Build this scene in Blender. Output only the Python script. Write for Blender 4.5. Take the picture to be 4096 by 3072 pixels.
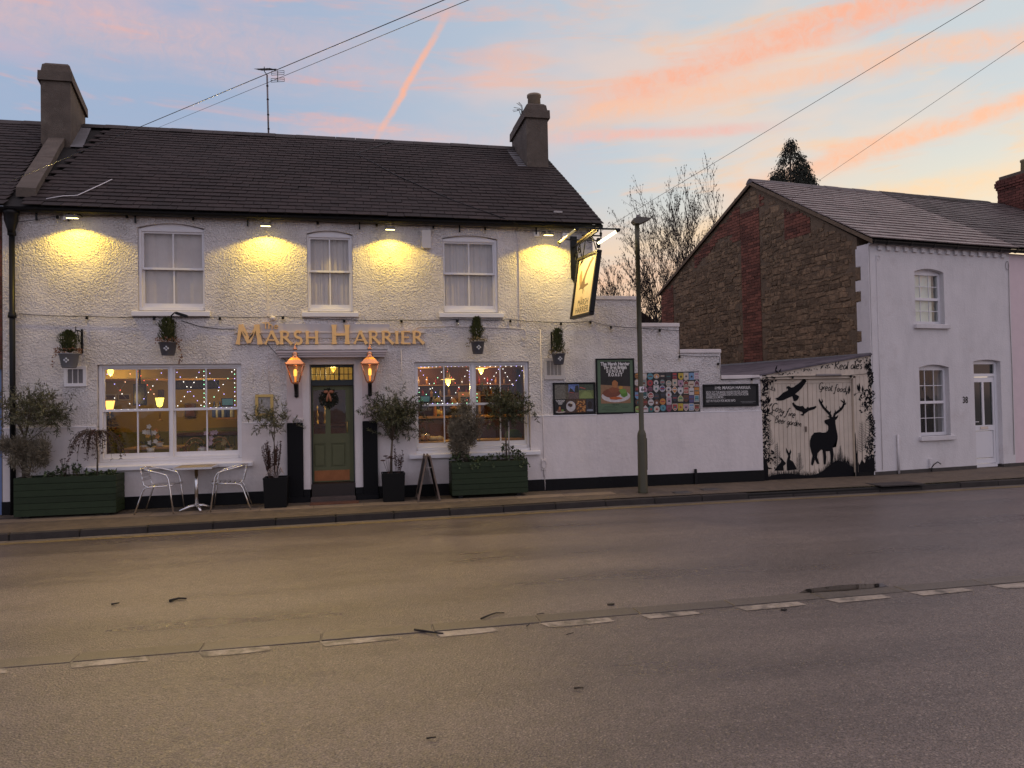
import bpy, bmesh, math, random
from mathutils import Vector, Matrix
for o in list(bpy.data.objects): bpy.data.objects.remove(o, do_unlink=True)
S = bpy.context.scene
COL = S.collection
rnd = random.Random(7)
# ------------------------------------------------------------------ camera
FPX = 2960.0                                   # focal length in pixels of the 4096 wide photograph
YAW, PITCH, ROLL = math.radians(11.9), math.radians(1.2), math.radians(1.08)
CAM = Vector((0, -13.48, 1.75))
_w = Vector((math.sin(YAW)*math.cos(PITCH), math.cos(YAW)*math.cos(PITCH), math.sin(PITCH)))
_r = Vector((math.cos(YAW), -math.sin(YAW), 0)); _u = _r.cross(_w)
CR = _r*math.cos(ROLL) - _u*math.sin(ROLL); CU = _r*math.sin(ROLL) + _u*math.cos(ROLL); CW = _w
cam = bpy.data.cameras.new('camera'); cam.sensor_width = 36.0; cam.lens = 36.0*FPX/4096; cam.clip_end = 900; cam.clip_start = .1
co = bpy.data.objects.new('camera', cam); COL.objects.link(co)
co.matrix_world = Matrix(((CR.x, CU.x, -CW.x, CAM.x), (CR.y, CU.y, -CW.y, CAM.y), (CR.z, CU.z, -CW.z, CAM.z), (0, 0, 0, 1)))
S.camera = co
S.render.resolution_x, S.render.resolution_y = 1024, 768
S.cycles.max_bounces = 6; S.cycles.diffuse_bounces = 3; S.cycles.glossy_bounces = 3; S.cycles.transmission_bounces = 4; S.cycles.transparent_max_bounces = 8; S.cycles.caustics_reflective = False; S.cycles.caustics_refractive = False
# ------------------------------------------------------------------ exposure
S.view_settings.view_transform = 'Standard'; S.view_settings.look = 'None'
S.view_settings.exposure = 0.0; S.view_settings.gamma = 1.0; S.view_settings.use_curve_mapping = False
# ------------------------------------------------------------------ sky
def srgb(r, g, b):
    f = lambda c: (c/12.92 if c <= .04045 else ((c+.055)/1.055)**2.4)
    return (f(r/255), f(g/255), f(b/255), 1)
W = bpy.data.worlds.new('World'); S.world = W; W.use_nodes = True
nt = W.node_tree; N = nt.nodes; N.clear()
def L(a, b): nt.links.new(a, b)
def nd(t, **kw):
    n = N.new(t)
    for k, v in kw.items(): setattr(n, k, v)
    return n
def val(s, v):
    if hasattr(v, 'is_output') or isinstance(v, bpy.types.NodeSocket): L(v, s)
    else: s.default_value = v
def math_(op, a, b=0.0, c=0.0, clamp=False):
    n = nd('ShaderNodeMath', operation=op, use_clamp=clamp); val(n.inputs[0], a); val(n.inputs[1], b); val(n.inputs[2], c); return n.outputs[0]
def dotv(v, vec):
    n = nd('ShaderNodeVectorMath', operation='DOT_PRODUCT'); L(v, n.inputs[0]); n.inputs[1].default_value = vec; return n.outputs['Value']
def mixc(f, a, b, mode='MIX'):
    n = nd('ShaderNodeMix', data_type='RGBA', blend_type=mode, clamp_factor=True); val(n.inputs[0], f); val(n.inputs[6], a); val(n.inputs[7], b); return n.outputs[2]
def sstep(v, lo, hi):
    n = nd('ShaderNodeMapRange', interpolation_type='SMOOTHSTEP'); val(n.inputs[0], v); n.inputs[1].default_value = lo; n.inputs[2].default_value = hi; n.inputs[3].default_value = 0; n.inputs[4].default_value = 1; return n.outputs[0]
def noise(vec, scale, det=4, rough=.55, dist=0.0):
    n = nd('ShaderNodeTexNoise'); L(vec, n.inputs['Vector']); n.inputs['Scale'].default_value = scale; n.inputs['Detail'].default_value = det; n.inputs['Roughness'].default_value = rough; n.inputs['Distortion'].default_value = dist; return n.outputs['Fac']
tc = nd('ShaderNodeTexCoord'); D = tc.outputs['Generated']
sep = nd('ShaderNodeSeparateXYZ'); L(D, sep.inputs[0])
up = math_('MAXIMUM', sep.outputs[2], 0.0)
AZ = math.radians(58)                                                   # where the sun went down: right of the frame
sund = dotv(D, (math.sin(AZ), math.cos(AZ), 0.0))
sky_t = nd('ShaderNodeTexSky', sky_type='NISHITA', sun_disc=False)
sky_t.sun_elevation = math.radians(1.0); sky_t.sun_rotation = AZ; sky_t.air_density = 1.0; sky_t.dust_density = 1.5; sky_t.ozone_density = 2.0
# high blue towards the left, pale cream low on the right
base = mixc(sstep(sund, .30, .98), srgb(160, 177, 204), srgb(203, 211, 213))
base = mixc(math_('MULTIPLY', sstep(sund, .66, .99), sstep(up, .36, .10)), base, srgb(246, 240, 204))
base = mixc(math_('MULTIPLY', sstep(up, .30, .06), sstep(sund, .05, .62)), base, srgb(243, 205, 170))
base = mixc(math_('MULTIPLY', sstep(up, .22, .05), sstep(sund, .78, .98)), base, srgb(250, 243, 208))
base = mixc(sstep(up, .42, .95), base, srgb(196, 184, 194))
# thin cirrus: broad pink sheets plus drawn-out streaks
mp = nd('ShaderNodeMapping'); L(D, mp.inputs[0]); mp.inputs['Rotation'].default_value = (0, math.radians(-12), math.radians(-28)); mp.inputs['Scale'].default_value = (1.0, 1.6, 3.6)
n1 = noise(mp.outputs[0], 2.3, 4, .55, 0.0)
mp2 = nd('ShaderNodeMapping'); L(D, mp2.inputs[0]); mp2.inputs['Rotation'].default_value = (0, math.radians(-14), math.radians(-30)); mp2.inputs['Scale'].default_value = (1.2, 2.0, 8.5)
n2 = noise(mp2.outputs[0], 4.2, 4, .64, .4)
nf = noise(D, 60, 3, .72, .6)
pink = mixc(sstep(sund, .25, .95), srgb(207, 180, 196), srgb(248, 214, 184))
orange = mixc(sstep(sund, .45, .98), srgb(242, 172, 152), srgb(254, 206, 152))
sheet = sstep(n1, .43, .62)
col = mixc(math_('MULTIPLY', sheet, .60), base, pink)
col = mixc(math_('MULTIPLY', math_('MULTIPLY', sstep(n2, .50, .70), .60), math_('ADD', .30, nf)), col, orange)
def band(d0, d1, width, amt, colr, wob=.02, lo=None, hi=None, soft=.12, c2=0.0):
    """a streak of cloud along the great circle through two directions of the sky"""
    global col
    a, b = Vector(d0).normalized(), Vector(d1).normalized(); n = a.cross(b).normalized(); t = n.cross(a).normalized()
    dist = math_('ADD', dotv(D, n), math_('MULTIPLY', math_('SUBTRACT', n2, .5), wob*2))
    along = dotv(D, t)
    if c2: dist = math_('ADD', dist, math_('MULTIPLY', math_('MULTIPLY', along, along), c2))
    m = sstep(math_('ABSOLUTE', dist), width, width*.12)
    if lo is not None: m = math_('MULTIPLY', m, sstep(along, lo-soft, lo+soft))
    if hi is not None: m = math_('MULTIPLY', m, sstep(along, hi+soft, hi-soft))
    m = math_('MULTIPLY', m, math_('ADD', .05, math_('MULTIPLY', nf, 1.85)))
    col = mixc(math_('MULTIPLY', m, amt), col, colr)
O1, O2, O3 = srgb(250, 181, 149), srgb(251, 194, 158), srgb(240, 188, 174)
band((.30, .88, .372), (.60, .69, .43), .030, .80, O1, .024, 0.0, None, .10)
band((.246, .897, .347), (.62, .70, .375), .024, .62, O2, .026, .0, None, .10)
band((.255, .909, .333), (.466, .822, .327), .011, .75, O3, .006, .0, .25, .06)
band((.031, .941, .335), (.105, .886, .452), .0062, .80, O1, .0035, .0, .15, .05)
band((.50, .82, .262), (.70, .652, .308), .020, .85, O2, .022, .0, None, .1)
band((.42, .86, .205), (.72, .66, .24), .026, .55, srgb(253, 214, 165), .020, -.1, None, .15)
band((-.05, .93, .30), (.30, .90, .31), .060, .45, O3, .03, -.12, .25, .18)
band((-.40, .80, .40), (-.10, .90, .42), .060, .35, O3, .05, -.2, .4, .2)
band((.31, .94, .135), (.50, .85, .165), .050, .40, srgb(250, 190, 150), .02, -.25, .25, .2)
col = mixc(sstep(sep.outputs[2], -.02, -.10), col, srgb(96, 88, 90))
# the physical twilight sky under the clouds
bg = nd('ShaderNodeBackground'); L(col, bg.inputs[0]); bg.inputs[1].default_value = .98
bg2 = nd('ShaderNodeBackground'); L(sky_t.outputs[0], bg2.inputs[0]); bg2.inputs[1].default_value = .05
ads = nd('ShaderNodeAddShader'); L(bg.outputs[0], ads.inputs[0]); L(bg2.outputs[0], ads.inputs[1])
W.cycles.sampling_method = 'MANUAL'; W.cycles.sample_map_resolution = 256
wo = nd('ShaderNodeOutputWorld'); L(ads.outputs[0], wo.inputs[0])
# ------------------------------------------------------------------ afterglow: one very soft sun, high behind the photographer
sl = bpy.data.lights.new('sun', 'SUN'); sl.energy = .32; sl.angle = math.radians(120); sl.color = (1.0, .88, .84)
so = bpy.data.objects.new('sun', sl); COL.objects.link(so)
so.rotation_euler = Vector((-.25, .62, -.72)).to_track_quat('-Z', 'Y').to_euler()
# ------------------------------------------------------------------ helpers
def ray(x, y): return CW + CR*((x-2048)/FPX) - CU*((y-1536)/FPX)
def onpl(x, y, p, n):
    d = ray(x, y); p = Vector(p); n = Vector(n); return CAM + d*((p-CAM).dot(n)/d.dot(n))
def fac(x, y, Y=0.0): return onpl(x, y, (0, Y, 0), (0, 1, 0))
def crop(cx, cy, s=.46293): return lambda x, y, Y=0.0: fac(cx+x*s, cy+y*s, Y)
# ---- materials
MATS = {}
def mat(name, c, rough=.6, metal=0.0, var=.12, vs=6.0, bump=0.0, bs=60.0, island=0.0, emit=None, es=1.0, spec=.5, trans=0.0, bd=2, streak=0.0, two=None):
    if name in MATS: return MATS[name]
    m = bpy.data.materials.new(name); m.use_nodes = True; t = m.node_tree; n = t.nodes; l = t.links.new
    b = n['Principled BSDF']
    if len(c) == 3: c = (*c, 1)
    tcn = n.new('ShaderNodeTexCoord'); geo = n.new('ShaderNodeNewGeometry')
    pos = geo.outputs['Position']
    cur = None
    if var > 0:
        ns = n.new('ShaderNodeTexNoise'); ns.inputs['Scale'].default_value = vs; ns.inputs['Detail'].default_value = 5; ns.inputs['Roughness'].default_value = .65; l(pos, ns.inputs['Vector'])
        mr = n.new('ShaderNodeMapRange'); mr.inputs[1].default_value = .25; mr.inputs[2].default_value = .75; mr.inputs[3].default_value = 1-var; mr.inputs[4].default_value = 1+var; l(ns.outputs['Fac'], mr.inputs[0])
        mx = n.new('ShaderNodeMix'); mx.data_type = 'RGBA'; mx.blend_type = 'MULTIPLY'; mx.inputs[0].default_value = 1; mx.inputs[6].default_value = c; l(mr.outputs[0], mx.inputs[7]); cur = mx.outputs[2]
    else:
        rg = n.new('ShaderNodeRGB'); rg.outputs[0].default_value = c; cur = rg.outputs[0]
    if two:                                    # a second colour in blotches
        ns = n.new('ShaderNodeTexNoise'); ns.inputs['Scale'].default_value = two[1]; ns.inputs['Detail'].default_value = 6; ns.inputs['Roughness'].default_value = .7; l(pos, ns.inputs['Vector'])
        mr = n.new('ShaderNodeMapRange'); mr.inputs[1].default_value = two[2]; mr.inputs[2].default_value = two[2]+.18; l(ns.outputs['Fac'], mr.inputs[0])
        mx = n.new('ShaderNodeMix'); mx.data_type = 'RGBA'; l(mr.outputs[0], mx.inputs[0]); l(cur, mx.inputs[6]); mx.inputs[7].default_value = (*two[0][:3], 1); cur = mx.outputs[2]
    if streak > 0:                             # rain streaks and patchy weathering
        mp = n.new('ShaderNodeMapping'); mp.inputs['Scale'].default_value = (3.0, 3.0, .8); l(pos, mp.inputs[0])
        ns = n.new('ShaderNodeTexNoise'); ns.inputs['Scale'].default_value = 1.6; ns.inputs['Detail'].default_value = 5; ns.inputs['Roughness'].default_value = .7; l(mp.outputs[0], ns.inputs['Vector'])
        mr = n.new('ShaderNodeMapRange'); mr.inputs[1].default_value = .46; mr.inputs[2].default_value = .74; mr.inputs[3].default_value = 1.0; mr.inputs[4].default_value = 1-streak; l(ns.outputs['Fac'], mr.inputs[0])
        mx = n.new('ShaderNodeMix'); mx.data_type = 'RGBA'; mx.blend_type = 'MULTIPLY'; mx.inputs[0].default_value = 1; l(cur, mx.inputs[6]); l(mr.outputs[0], mx.inputs[7]); cur = mx.outputs[2]
    if island > 0:
        oi = n.new('ShaderNodeObjectInfo'); ad = n.new('ShaderNodeMath'); ad.operation = 'ADD'; l(geo.outputs['Random Per Island'], ad.inputs[0]); l(oi.outputs['Random'], ad.inputs[1])
        fr = n.new('ShaderNodeMath'); fr.operation = 'FRACT'; l(ad.outputs[0], fr.inputs[0])
        mr = n.new('ShaderNodeMapRange'); mr.inputs[3].default_value = 1-island; mr.inputs[4].default_value = 1+island; l(fr.outputs[0], mr.inputs[0])
        mx = n.new('ShaderNodeMix'); mx.data_type = 'RGBA'; mx.blend_type = 'MULTIPLY'; mx.inputs[0].default_value = 1; l(cur, mx.inputs[6]); l(mr.outputs[0], mx.inputs[7]); cur = mx.outputs[2]
    l(cur, b.inputs['Base Color'])
    b.inputs['Roughness'].default_value = rough; b.inputs['Metallic'].default_value = metal
    b.inputs['Specular IOR Level'].default_value = spec; b.inputs['Transmission Weight'].default_value = trans
    if bump > 0:
        ns = n.new('ShaderNodeTexNoise'); ns.inputs['Scale'].default_value = bs; ns.inputs['Detail'].default_value = bd; l(pos, ns.inputs['Vector'])
        bp = n.new('ShaderNodeBump'); bp.inputs['Strength'].default_value = 1.0; bp.inputs['Distance'].default_value = bump; l(ns.outputs['Fac'], bp.inputs['Height']); l(bp.outputs[0], b.inputs['Normal'])
    if emit:
        b.inputs['Emission Color'].default_value = (*emit[:3], 1); b.inputs['Emission Strength'].default_value = es
    MATS[name] = m; return m
def glass(name, tint=(1, 1, 1), refl=1.0):
    if name in MATS: return MATS[name]
    m = bpy.data.materials.new(name); m.use_nodes = True; t = m.node_tree; n = t.nodes; n.clear(); l = t.links.new
    tr = n.new('ShaderNodeBsdfTransparent'); tr.inputs[0].default_value = (*tint, 1); gl = n.new('ShaderNodeBsdfGlossy'); gl.inputs['Roughness'].default_value = .02
    fr = n.new('ShaderNodeLayerWeight'); fr.inputs[0].default_value = .5; pw = n.new('ShaderNodeMath'); pw.operation = 'POWER'; pw.inputs[1].default_value = 5; l(fr.outputs['Facing'], pw.inputs[0])   # same reflectance from both sides of the pane
    mu = n.new('ShaderNodeMath'); mu.operation = 'MULTIPLY_ADD'; mu.inputs[1].default_value = .92*min(1, refl); mu.inputs[2].default_value = .06*refl; mu.use_clamp = True; l(pw.outputs[0], mu.inputs[0])
    ns = n.new('ShaderNodeTexNoise'); ns.inputs['Scale'].default_value = 1.3; bp = n.new('ShaderNodeBump'); bp.inputs['Distance'].default_value = .004; l(ns.outputs['Fac'], bp.inputs['Height']); l(bp.outputs[0], gl.inputs['Normal'])
    mx = n.new('ShaderNodeMixShader'); l(mu.outputs[0], mx.inputs[0]); l(tr.outputs[0], mx.inputs[1]); l(gl.outputs[0], mx.inputs[2]); o = n.new('ShaderNodeOutputMaterial'); l(mx.outputs[0], o.inputs[0])
    MATS[name] = m; return m
# ---- mesh builder
class MB:
    def __init__(s): s.v = []; s.f = []; s.m = []; s.sm = []; s.cm = 0; s.cs = False
    def mt(s, i): s.cm = i; return s
    def smooth(s, b=True): s.cs = b; return s
    def add(s, vs, fs):
        o = len(s.v); s.v += [tuple(v) for v in vs]
        for f in fs: s.f.append([i+o for i in f]); s.m.append(s.cm); s.sm.append(s.cs)
        return s
    def box(s, x0, x1, y0, y1, z0, z1, M=None):
        vs = [Vector(p) for p in ((x0, y0, z0), (x1, y0, z0), (x1, y1, z0), (x0, y1, z0), (x0, y0, z1), (x1, y0, z1), (x1, y1, z1), (x0, y1, z1))]
        if M: vs = [M @ v for v in vs]
        return s.add(vs, [(0, 3, 2, 1), (4, 5, 6, 7), (0, 1, 5, 4), (1, 2, 6, 5), (2, 3, 7, 6), (3, 0, 4, 7)])
    def bbox(s, x0, x1, y0, y1, z0, z1, b=.005, M=None):
        """box with its long edges chamfered"""
        pr = [(x0+b, z0), (x1-b, z0), (x1, z0+b), (x1, z1-b), (x1-b, z1), (x0+b, z1), (x0, z1-b), (x0, z0+b)]
        c = lambda y, k: [Vector((x0+k if abs(x-x0) < 1e-9 else x1-k if abs(x-x1) < 1e-9 else x, y, z0+k if abs(z-z0) < 1e-9 else z1-k if abs(z-z1) < 1e-9 else z)) for x, z in pr]
        rings = [c(y0, b*.6), c(y0+b, 0), c(y1-b, 0), c(y1, b*.6)]
        vs = [M @ v if M else v for r in rings for v in r]
        fs = [tuple(range(8))] + [tuple(24+7-i for i in range(8))]
        for k in range(3):
            for i in range(8): j = (i+1) % 8; fs.append((k*8+i, (k+1)*8+i, (k+1)*8+j, k*8+j))
        return s.add(vs, fs)
    def prism(s, poly, y0, y1, ax='y', M=None):
        """polygon in the facade plane (x, z), extruded along y (or any frame M)"""
        n = len(poly)
        if sum(poly[i][0]*poly[(i+1) % n][1]-poly[(i+1) % n][0]*poly[i][1] for i in range(n)) < 0: poly = poly[::-1]
        if ax == 'y': vs = [(x, y0, z) for x, z in poly] + [(x, y1, z) for x, z in poly]
        elif ax == 'x': vs = [(y0, -x, z) for x, z in poly] + [(y1, -x, z) for x, z in poly]; vs = [(a, -b, c) for a, b, c in vs]
        else: vs = [(x, -z, y0) for x, z in poly] + [(x, -z, y1) for x, z in poly]; vs = [(a, -b, c) for a, b, c in vs]
        if M: vs = [M @ Vector(v) for v in vs]
        f1, f2 = tuple(range(n)), tuple(range(2*n-1, n-1, -1))
        sd = [(i, n+i, n+(i+1) % n, (i+1) % n) for i in range(n)]
        if ax != 'y': f1, f2, sd = f1[::-1], f2[::-1], [q[::-1] for q in sd]
        return s.add(vs, [f1, f2] + sd)
    def sheet(s, poly, y, M=None):
        n = len(poly)
        if sum(poly[i][0]*poly[(i+1) % n][1]-poly[(i+1) % n][0]*poly[i][1] for i in range(n)) < 0: poly = poly[::-1]
        vs = [Vector((x, y, z)) for x, z in poly]
        if M: vs = [M @ v for v in vs]
        return s.add(vs, [tuple(range(n))])
    def tube(s, pts, r, n=8, cap=True):
        pts = [Vector(p) for p in pts]; R = r if isinstance(r, (list, tuple)) else [r]*len(pts)
        o = len(s.v); up0 = None
        for i, p in enumerate(pts):
            t = (pts[min(i+1, len(pts)-1)]-pts[max(i-1, 0)])
            t = t.normalized() if t.length > 1e-9 else Vector((0, 0, 1))
            if up0 is None: up0 = t.orthogonal().normalized()
            a = (up0 - t*up0.dot(t)); a = a.normalized() if a.length > 1e-6 else t.orthogonal().normalized(); up0 = a; b = t.cross(a)
            for k in range(n):
                q = 2*math.pi*k/n; s.v.append(tuple(p+(a*math.cos(q)+b*math.sin(q))*R[i]))
        for i in range(len(pts)-1):
            for k in range(n):
                j = (k+1) % n; s.f.append([o+i*n+k, o+i*n+j, o+(i+1)*n+j, o+(i+1)*n+k]); s.m.append(s.cm); s.sm.append(n > 4)
        if cap and n > 2:
            s.f.append([o+k for k in range(n)][::-1]); s.f.append([o+(len(pts)-1)*n+k for k in range(n)])
            s.m += [s.cm]*2; s.sm += [False]*2
        return s
    def lathe(s, prof, c=(0, 0, 0), n=16, M=None, sq=False, rot=0.0):
        """profile of (radius, height) turned round a vertical axis"""
        o = len(s.v); c = Vector(c)
        for r, z in prof:
            for k in range(n):
                q = 2*math.pi*(k+.5*(n == 4))/n+rot; rr = r*(math.sqrt(2) if n == 4 else 1); p = Vector((rr*math.cos(q), rr*math.sin(q), z))+c
                s.v.append(tuple(M @ p if M else p))
        for i in range(len(prof)-1):
            for k in range(n):
                j = (k+1) % n; s.f.append([o+i*n+k, o+i*n+j, o+(i+1)*n+j, o+(i+1)*n+k]); s.m.append(s.cm); s.sm.append(n > 6)
        for i in (0, len(prof)-1):
            if prof[i][0] > 1e-4:
                f = [o+i*n+k for k in range(n)]; s.f.append(f[::-1] if i == 0 else f); s.m.append(s.cm); s.sm.append(False)
        return s
    def ball(s, c, r, n=8, rings=5, sq=(1, 1, 1)):
        pr = []; o = len(s.v); c = Vector(c)
        for i in range(rings+1):
            a = math.pi*i/rings
            for k in range(n):
                q = 2*math.pi*k/n; s.v.append((c.x+r*sq[0]*math.sin(a)*math.cos(q), c.y+r*sq[1]*math.sin(a)*math.sin(q), c.z-r*sq[2]*math.cos(a)))
        for i in range(rings):
            for k in range(n):
                j = (k+1) % n; s.f.append([o+i*n+k, o+i*n+j, o+(i+1)*n+j, o+(i+1)*n+k]); s.m.append(s.cm); s.sm.append(True)
        return s
    def leaf(s, p, d, up, ln, wd):
        """one folded leaf of four triangles' worth of faces"""
        p = Vector(p); d = Vector(d).normalized(); sd = d.cross(Vector(up)); sd = sd.normalized() if sd.length > 1e-5 else d.orthogonal().normalized(); u = sd.cross(d)
        m = p+d*ln*.45; o = len(s.v)
        s.v += [tuple(p), tuple(m+sd*wd*.5+u*wd*.12), tuple(p+d*ln), tuple(m-sd*wd*.5+u*wd*.12)]
        s.f += [[o, o+1, o+2], [o, o+2, o+3]]; s.m += [s.cm]*2; s.sm += [False]*2
        return s
    def build(s, name, mats, parent=None, loc=None, local=False):
        me = bpy.data.meshes.new(name); me.from_pydata(s.v, [], s.f)
        if not isinstance(mats, (list, tuple)): mats = [mats]
        for m in mats: me.materials.append(m)
        me.polygons.foreach_set('material_index', s.m); me.polygons.foreach_set('use_smooth', s.sm); me.update()
        o = bpy.data.objects.new(name, me); COL.objects.link(o)
        if parent:
            o.parent = parent
            if not local: o.matrix_parent_inverse = parent.matrix_basis.inverted()
        if loc: o.location = loc
        return o
def tag(o, label=None, cat=None, group=None, kind=None):
    if label: o['label'] = label
    if cat: o['category'] = cat
    if group: o['group'] = group
    if kind: o['kind'] = kind
    return o
def empty(name, loc=(0, 0, 0), rz=0.0, **kw):
    o = bpy.data.objects.new(name, None); COL.objects.link(o); o.location = loc; o.rotation_euler = (0, 0, rz); o.empty_display_size = .2
    return tag(o, **kw) if kw else o
def inst(src_mesh, name, parent, M):
    o = bpy.data.objects.new(name, src_mesh); COL.objects.link(o); o.parent = parent; o.matrix_basis = M; return o
def copy_tree(o, parent=None):
    c = o.copy(); COL.objects.link(c); c.parent = parent
    for ch in list(o.children): copy_tree(ch, c)
    return c
def frame(origin, ex, ez, ey=None):
    """matrix whose x, y, z axes are ex, ey, ez"""
    ex = Vector(ex).normalized(); ez = Vector(ez).normalized(); ey = Vector(ey).normalized() if ey else ez.cross(ex)
    return Matrix(((ex.x, ey.x, ez.x, origin[0]), (ex.y, ey.y, ez.y, origin[1]), (ex.z, ey.z, ez.z, origin[2]), (0, 0, 0, 1)))
def wall(mb, x0, x1, z0, z1, holes, y0, y1, M=None, back=True):
    """upright wall x0..x1, z0..z1 with rectangular holes and their reveals"""
    xs = sorted({x0, x1, *[h[0] for h in holes], *[h[1] for h in holes]}); zs = sorted({z0, z1, *[h[2] for h in holes], *[h[3] for h in holes]})
    ins = lambda a, b: any(h[0]-1e-6 < a < h[1]+1e-6 and h[2]-1e-6 < b < h[3]+1e-6 for h in holes)
    T = (lambda v: tuple(M @ Vector(v))) if M else (lambda v: v)
    for i in range(len(xs)-1):
        for j in range(len(zs)-1):
            a, b, c, d = xs[i], xs[i+1], zs[j], zs[j+1]
            if ins((a+b)/2, (c+d)/2): continue
            mb.add([T(v) for v in ((a, y0, c), (b, y0, c), (b, y0, d), (a, y0, d))], [(0, 1, 2, 3)])
            if back: mb.add([T(v) for v in ((a, y1, c), (b, y1, c), (b, y1, d), (a, y1, d))], [(3, 2, 1, 0)])
    for h in holes:
        a, b, c, d = h[:4]
        q = [T(v) for v in ((a, y0, c), (b, y0, c), (b, y0, d), (a, y0, d), (a, y1, c), (b, y1, c), (b, y1, d), (a, y1, d))]
        fs = [(1, 5, 6, 2), (3, 7, 4, 0)]
        if c > z0+1e-6: fs.append((0, 4, 5, 1))
        if d < z1-1e-6: fs.append((2, 6, 7, 3))
        mb.add(q, fs)
    for zz, up in ((z0, False), (z1, True)):
        for a, b in zip(xs, xs[1:]):
            if any(h[0]-1e-6 < (a+b)/2 < h[1]+1e-6 and h[2]-1e-6 <= zz <= h[3]+1e-6 for h in holes): continue
            mb.add([T(v) for v in ((a, y0, zz), (b, y0, zz), (b, y1, zz), (a, y1, zz))], [(0, 1, 2, 3) if up else (3, 2, 1, 0)])
    for xx, rt in ((x0, False), (x1, True)): mb.add([T(v) for v in ((xx, y0, z0), (xx, y1, z0), (xx, y1, z1), (xx, y0, z1))], [(0, 1, 2, 3) if rt else (3, 2, 1, 0)])
    return mb
def arc_pts(x0, x1, zs, zc, n=8):
    return [(x0+(x1-x0)*i/n, zs+(zc-zs)*(1-(2*i/n-1)**2)) for i in range(n+1)]
def catenary(a, b, sag, n=12):
    a, b = Vector(a), Vector(b); return [a.lerp(b, i/n)-Vector((0, 0, sag*4*(i/n)*(1-i/n))) for i in range(n+1)]
def bez(p0, p1, p2, n=8):
    p0, p1, p2 = Vector(p0), Vector(p1), Vector(p2); return [p0*(1-t)**2+p1*2*t*(1-t)+p2*t*t for t in [i/n for i in range(n+1)]]
def text_mesh(body, size, font_w=1.0, bold=0.0, align='CENTER', space=1.0):
    cu = bpy.data.curves.new('lettering', 'FONT'); cu.body = body; cu.size = size; cu.align_x = align; cu.align_y = 'CENTER'; cu.offset = bold; cu.space_character = space; cu.resolution_u = 3
    o = bpy.data.objects.new('lettering', cu); COL.objects.link(o); dg = bpy.context.evaluated_depsgraph_get(); me = bpy.data.meshes.new_from_object(o.evaluated_get(dg)); bpy.data.objects.remove(o); 
    return me
def put_text(name, body, x, z, y, size, m, parent=None, bold=0.0, sx=1.0, M=None, space=1.0, align='CENTER', local=False):
    """flat printed lettering on an upright surface facing the street"""
    me = text_mesh(body, size, bold=bold, space=space, align=align); me.materials.clear(); me.materials.append(m)
    o = bpy.data.objects.new(name, me); COL.objects.link(o); B = Matrix.Translation((x, y, z)) @ Matrix.Rotation(math.pi/2, 4, 'X') @ Matrix.Diagonal((sx, 1, 1, 1))
    if parent:
        o.parent = parent
        if not local: o.matrix_parent_inverse = parent.matrix_basis.inverted()
    o.matrix_basis = M @ B if M else B
    return o
# ================================================================== materials of the place
def stipple(name, c, dist, scale):
    """thickly textured masonry paint"""
    m = mat(name, c, .62, var=.05, vs=3.0, spec=.35, streak=.12); t = m.node_tree; n = t.nodes; l = t.links.new; b = n['Principled BSDF']; geo = [x for x in n if x.type == 'NEW_GEOMETRY'][0]
    ns = n.new('ShaderNodeTexNoise'); ns.inputs['Scale'].default_value = scale; ns.inputs['Detail'].default_value = 2.5; ns.inputs['Roughness'].default_value = .5; ns.inputs['Distortion'].default_value = .8; l(geo.outputs['Position'], ns.inputs['Vector'])
    n3 = n.new('ShaderNodeTexNoise'); n3.inputs['Scale'].default_value = 1.7; n3.inputs['Detail'].default_value = 3; l(geo.outputs['Position'], n3.inputs['Vector'])
    mr = n.new('ShaderNodeMapRange'); mr.inputs[1].default_value = .3; mr.inputs[2].default_value = .62; mr.inputs[3].default_value = .35; mr.inputs[4].default_value = 1.0; l(n3.outputs['Fac'], mr.inputs[0])
    mu = n.new('ShaderNodeMath'); mu.operation = 'MULTIPLY'; l(ns.outputs['Fac'], mu.inputs[0]); l(mr.outputs[0], mu.inputs[1])
    bp = n.new('ShaderNodeBump'); bp.inputs['Strength'].default_value = 1.0; bp.inputs['Distance'].default_value = dist; l(mu.outputs[0], bp.inputs['Height']); l(bp.outputs[0], b.inputs['Normal'])
    return m
M_STIP = stipple('textured white render', (.77, .725, .71), .060, 31)
M_SMOOTH = mat('smooth white render', (.76, .70, .685), .6, var=.07, vs=2.2, bump=.006, bs=18, spec=.35, streak=.10, two=((.64, .575, .55), 1.3, .60))
M_WHITE = mat('white gloss paint', (.80, .78, .80), .35, var=.03, bump=.0008, bs=40)
M_PINKW = mat('warm white paint', (.62, .53, .52), .55, var=.05)
M_BLACK = mat('black gloss paint', (.007, .007, .008), .5, spec=.18, var=.2, bump=.003, bs=14, two=((.018, .018, .02), 9, .62))
M_IRON = mat('black iron', (.008, .008, .009), .4, spec=.25, var=.15)
M_SLATE = mat('brown roof slate', (.027, .0175, .0155), .78, var=.34, vs=9, island=.34, bump=.002, bs=45, spec=.4, two=((.085, .070, .055), 13, .68))
M_SLATE2 = mat('grey roof slate', (.24, .192, .180), .42, var=.12, vs=8, island=.22, bump=.0015, bs=40, two=((.36, .31, .30), 13, .68))
M_SLATE3 = mat('weathered roof slate', (.105, .084, .082), .55, var=.25, vs=8, island=.3, bump=.002, bs=40, two=((.14, .125, .115), 14, .68))
M_ROUGH = mat('roughcast chimney', (.125, .100, .080), .9, var=.3, vs=3, bump=.012, bs=55, bd=3, two=((.20, .175, .14), 2.2, .58))
M_RIDGE = mat('ridge tile', (.045, .038, .036), .7, var=.3, vs=7, island=.2, bump=.003, bs=30, two=((.12, .11, .10), 16, .68))
M_LEAD = mat('lead flashing', (.17, .17, .18), .5, var=.2, vs=5)
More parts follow.
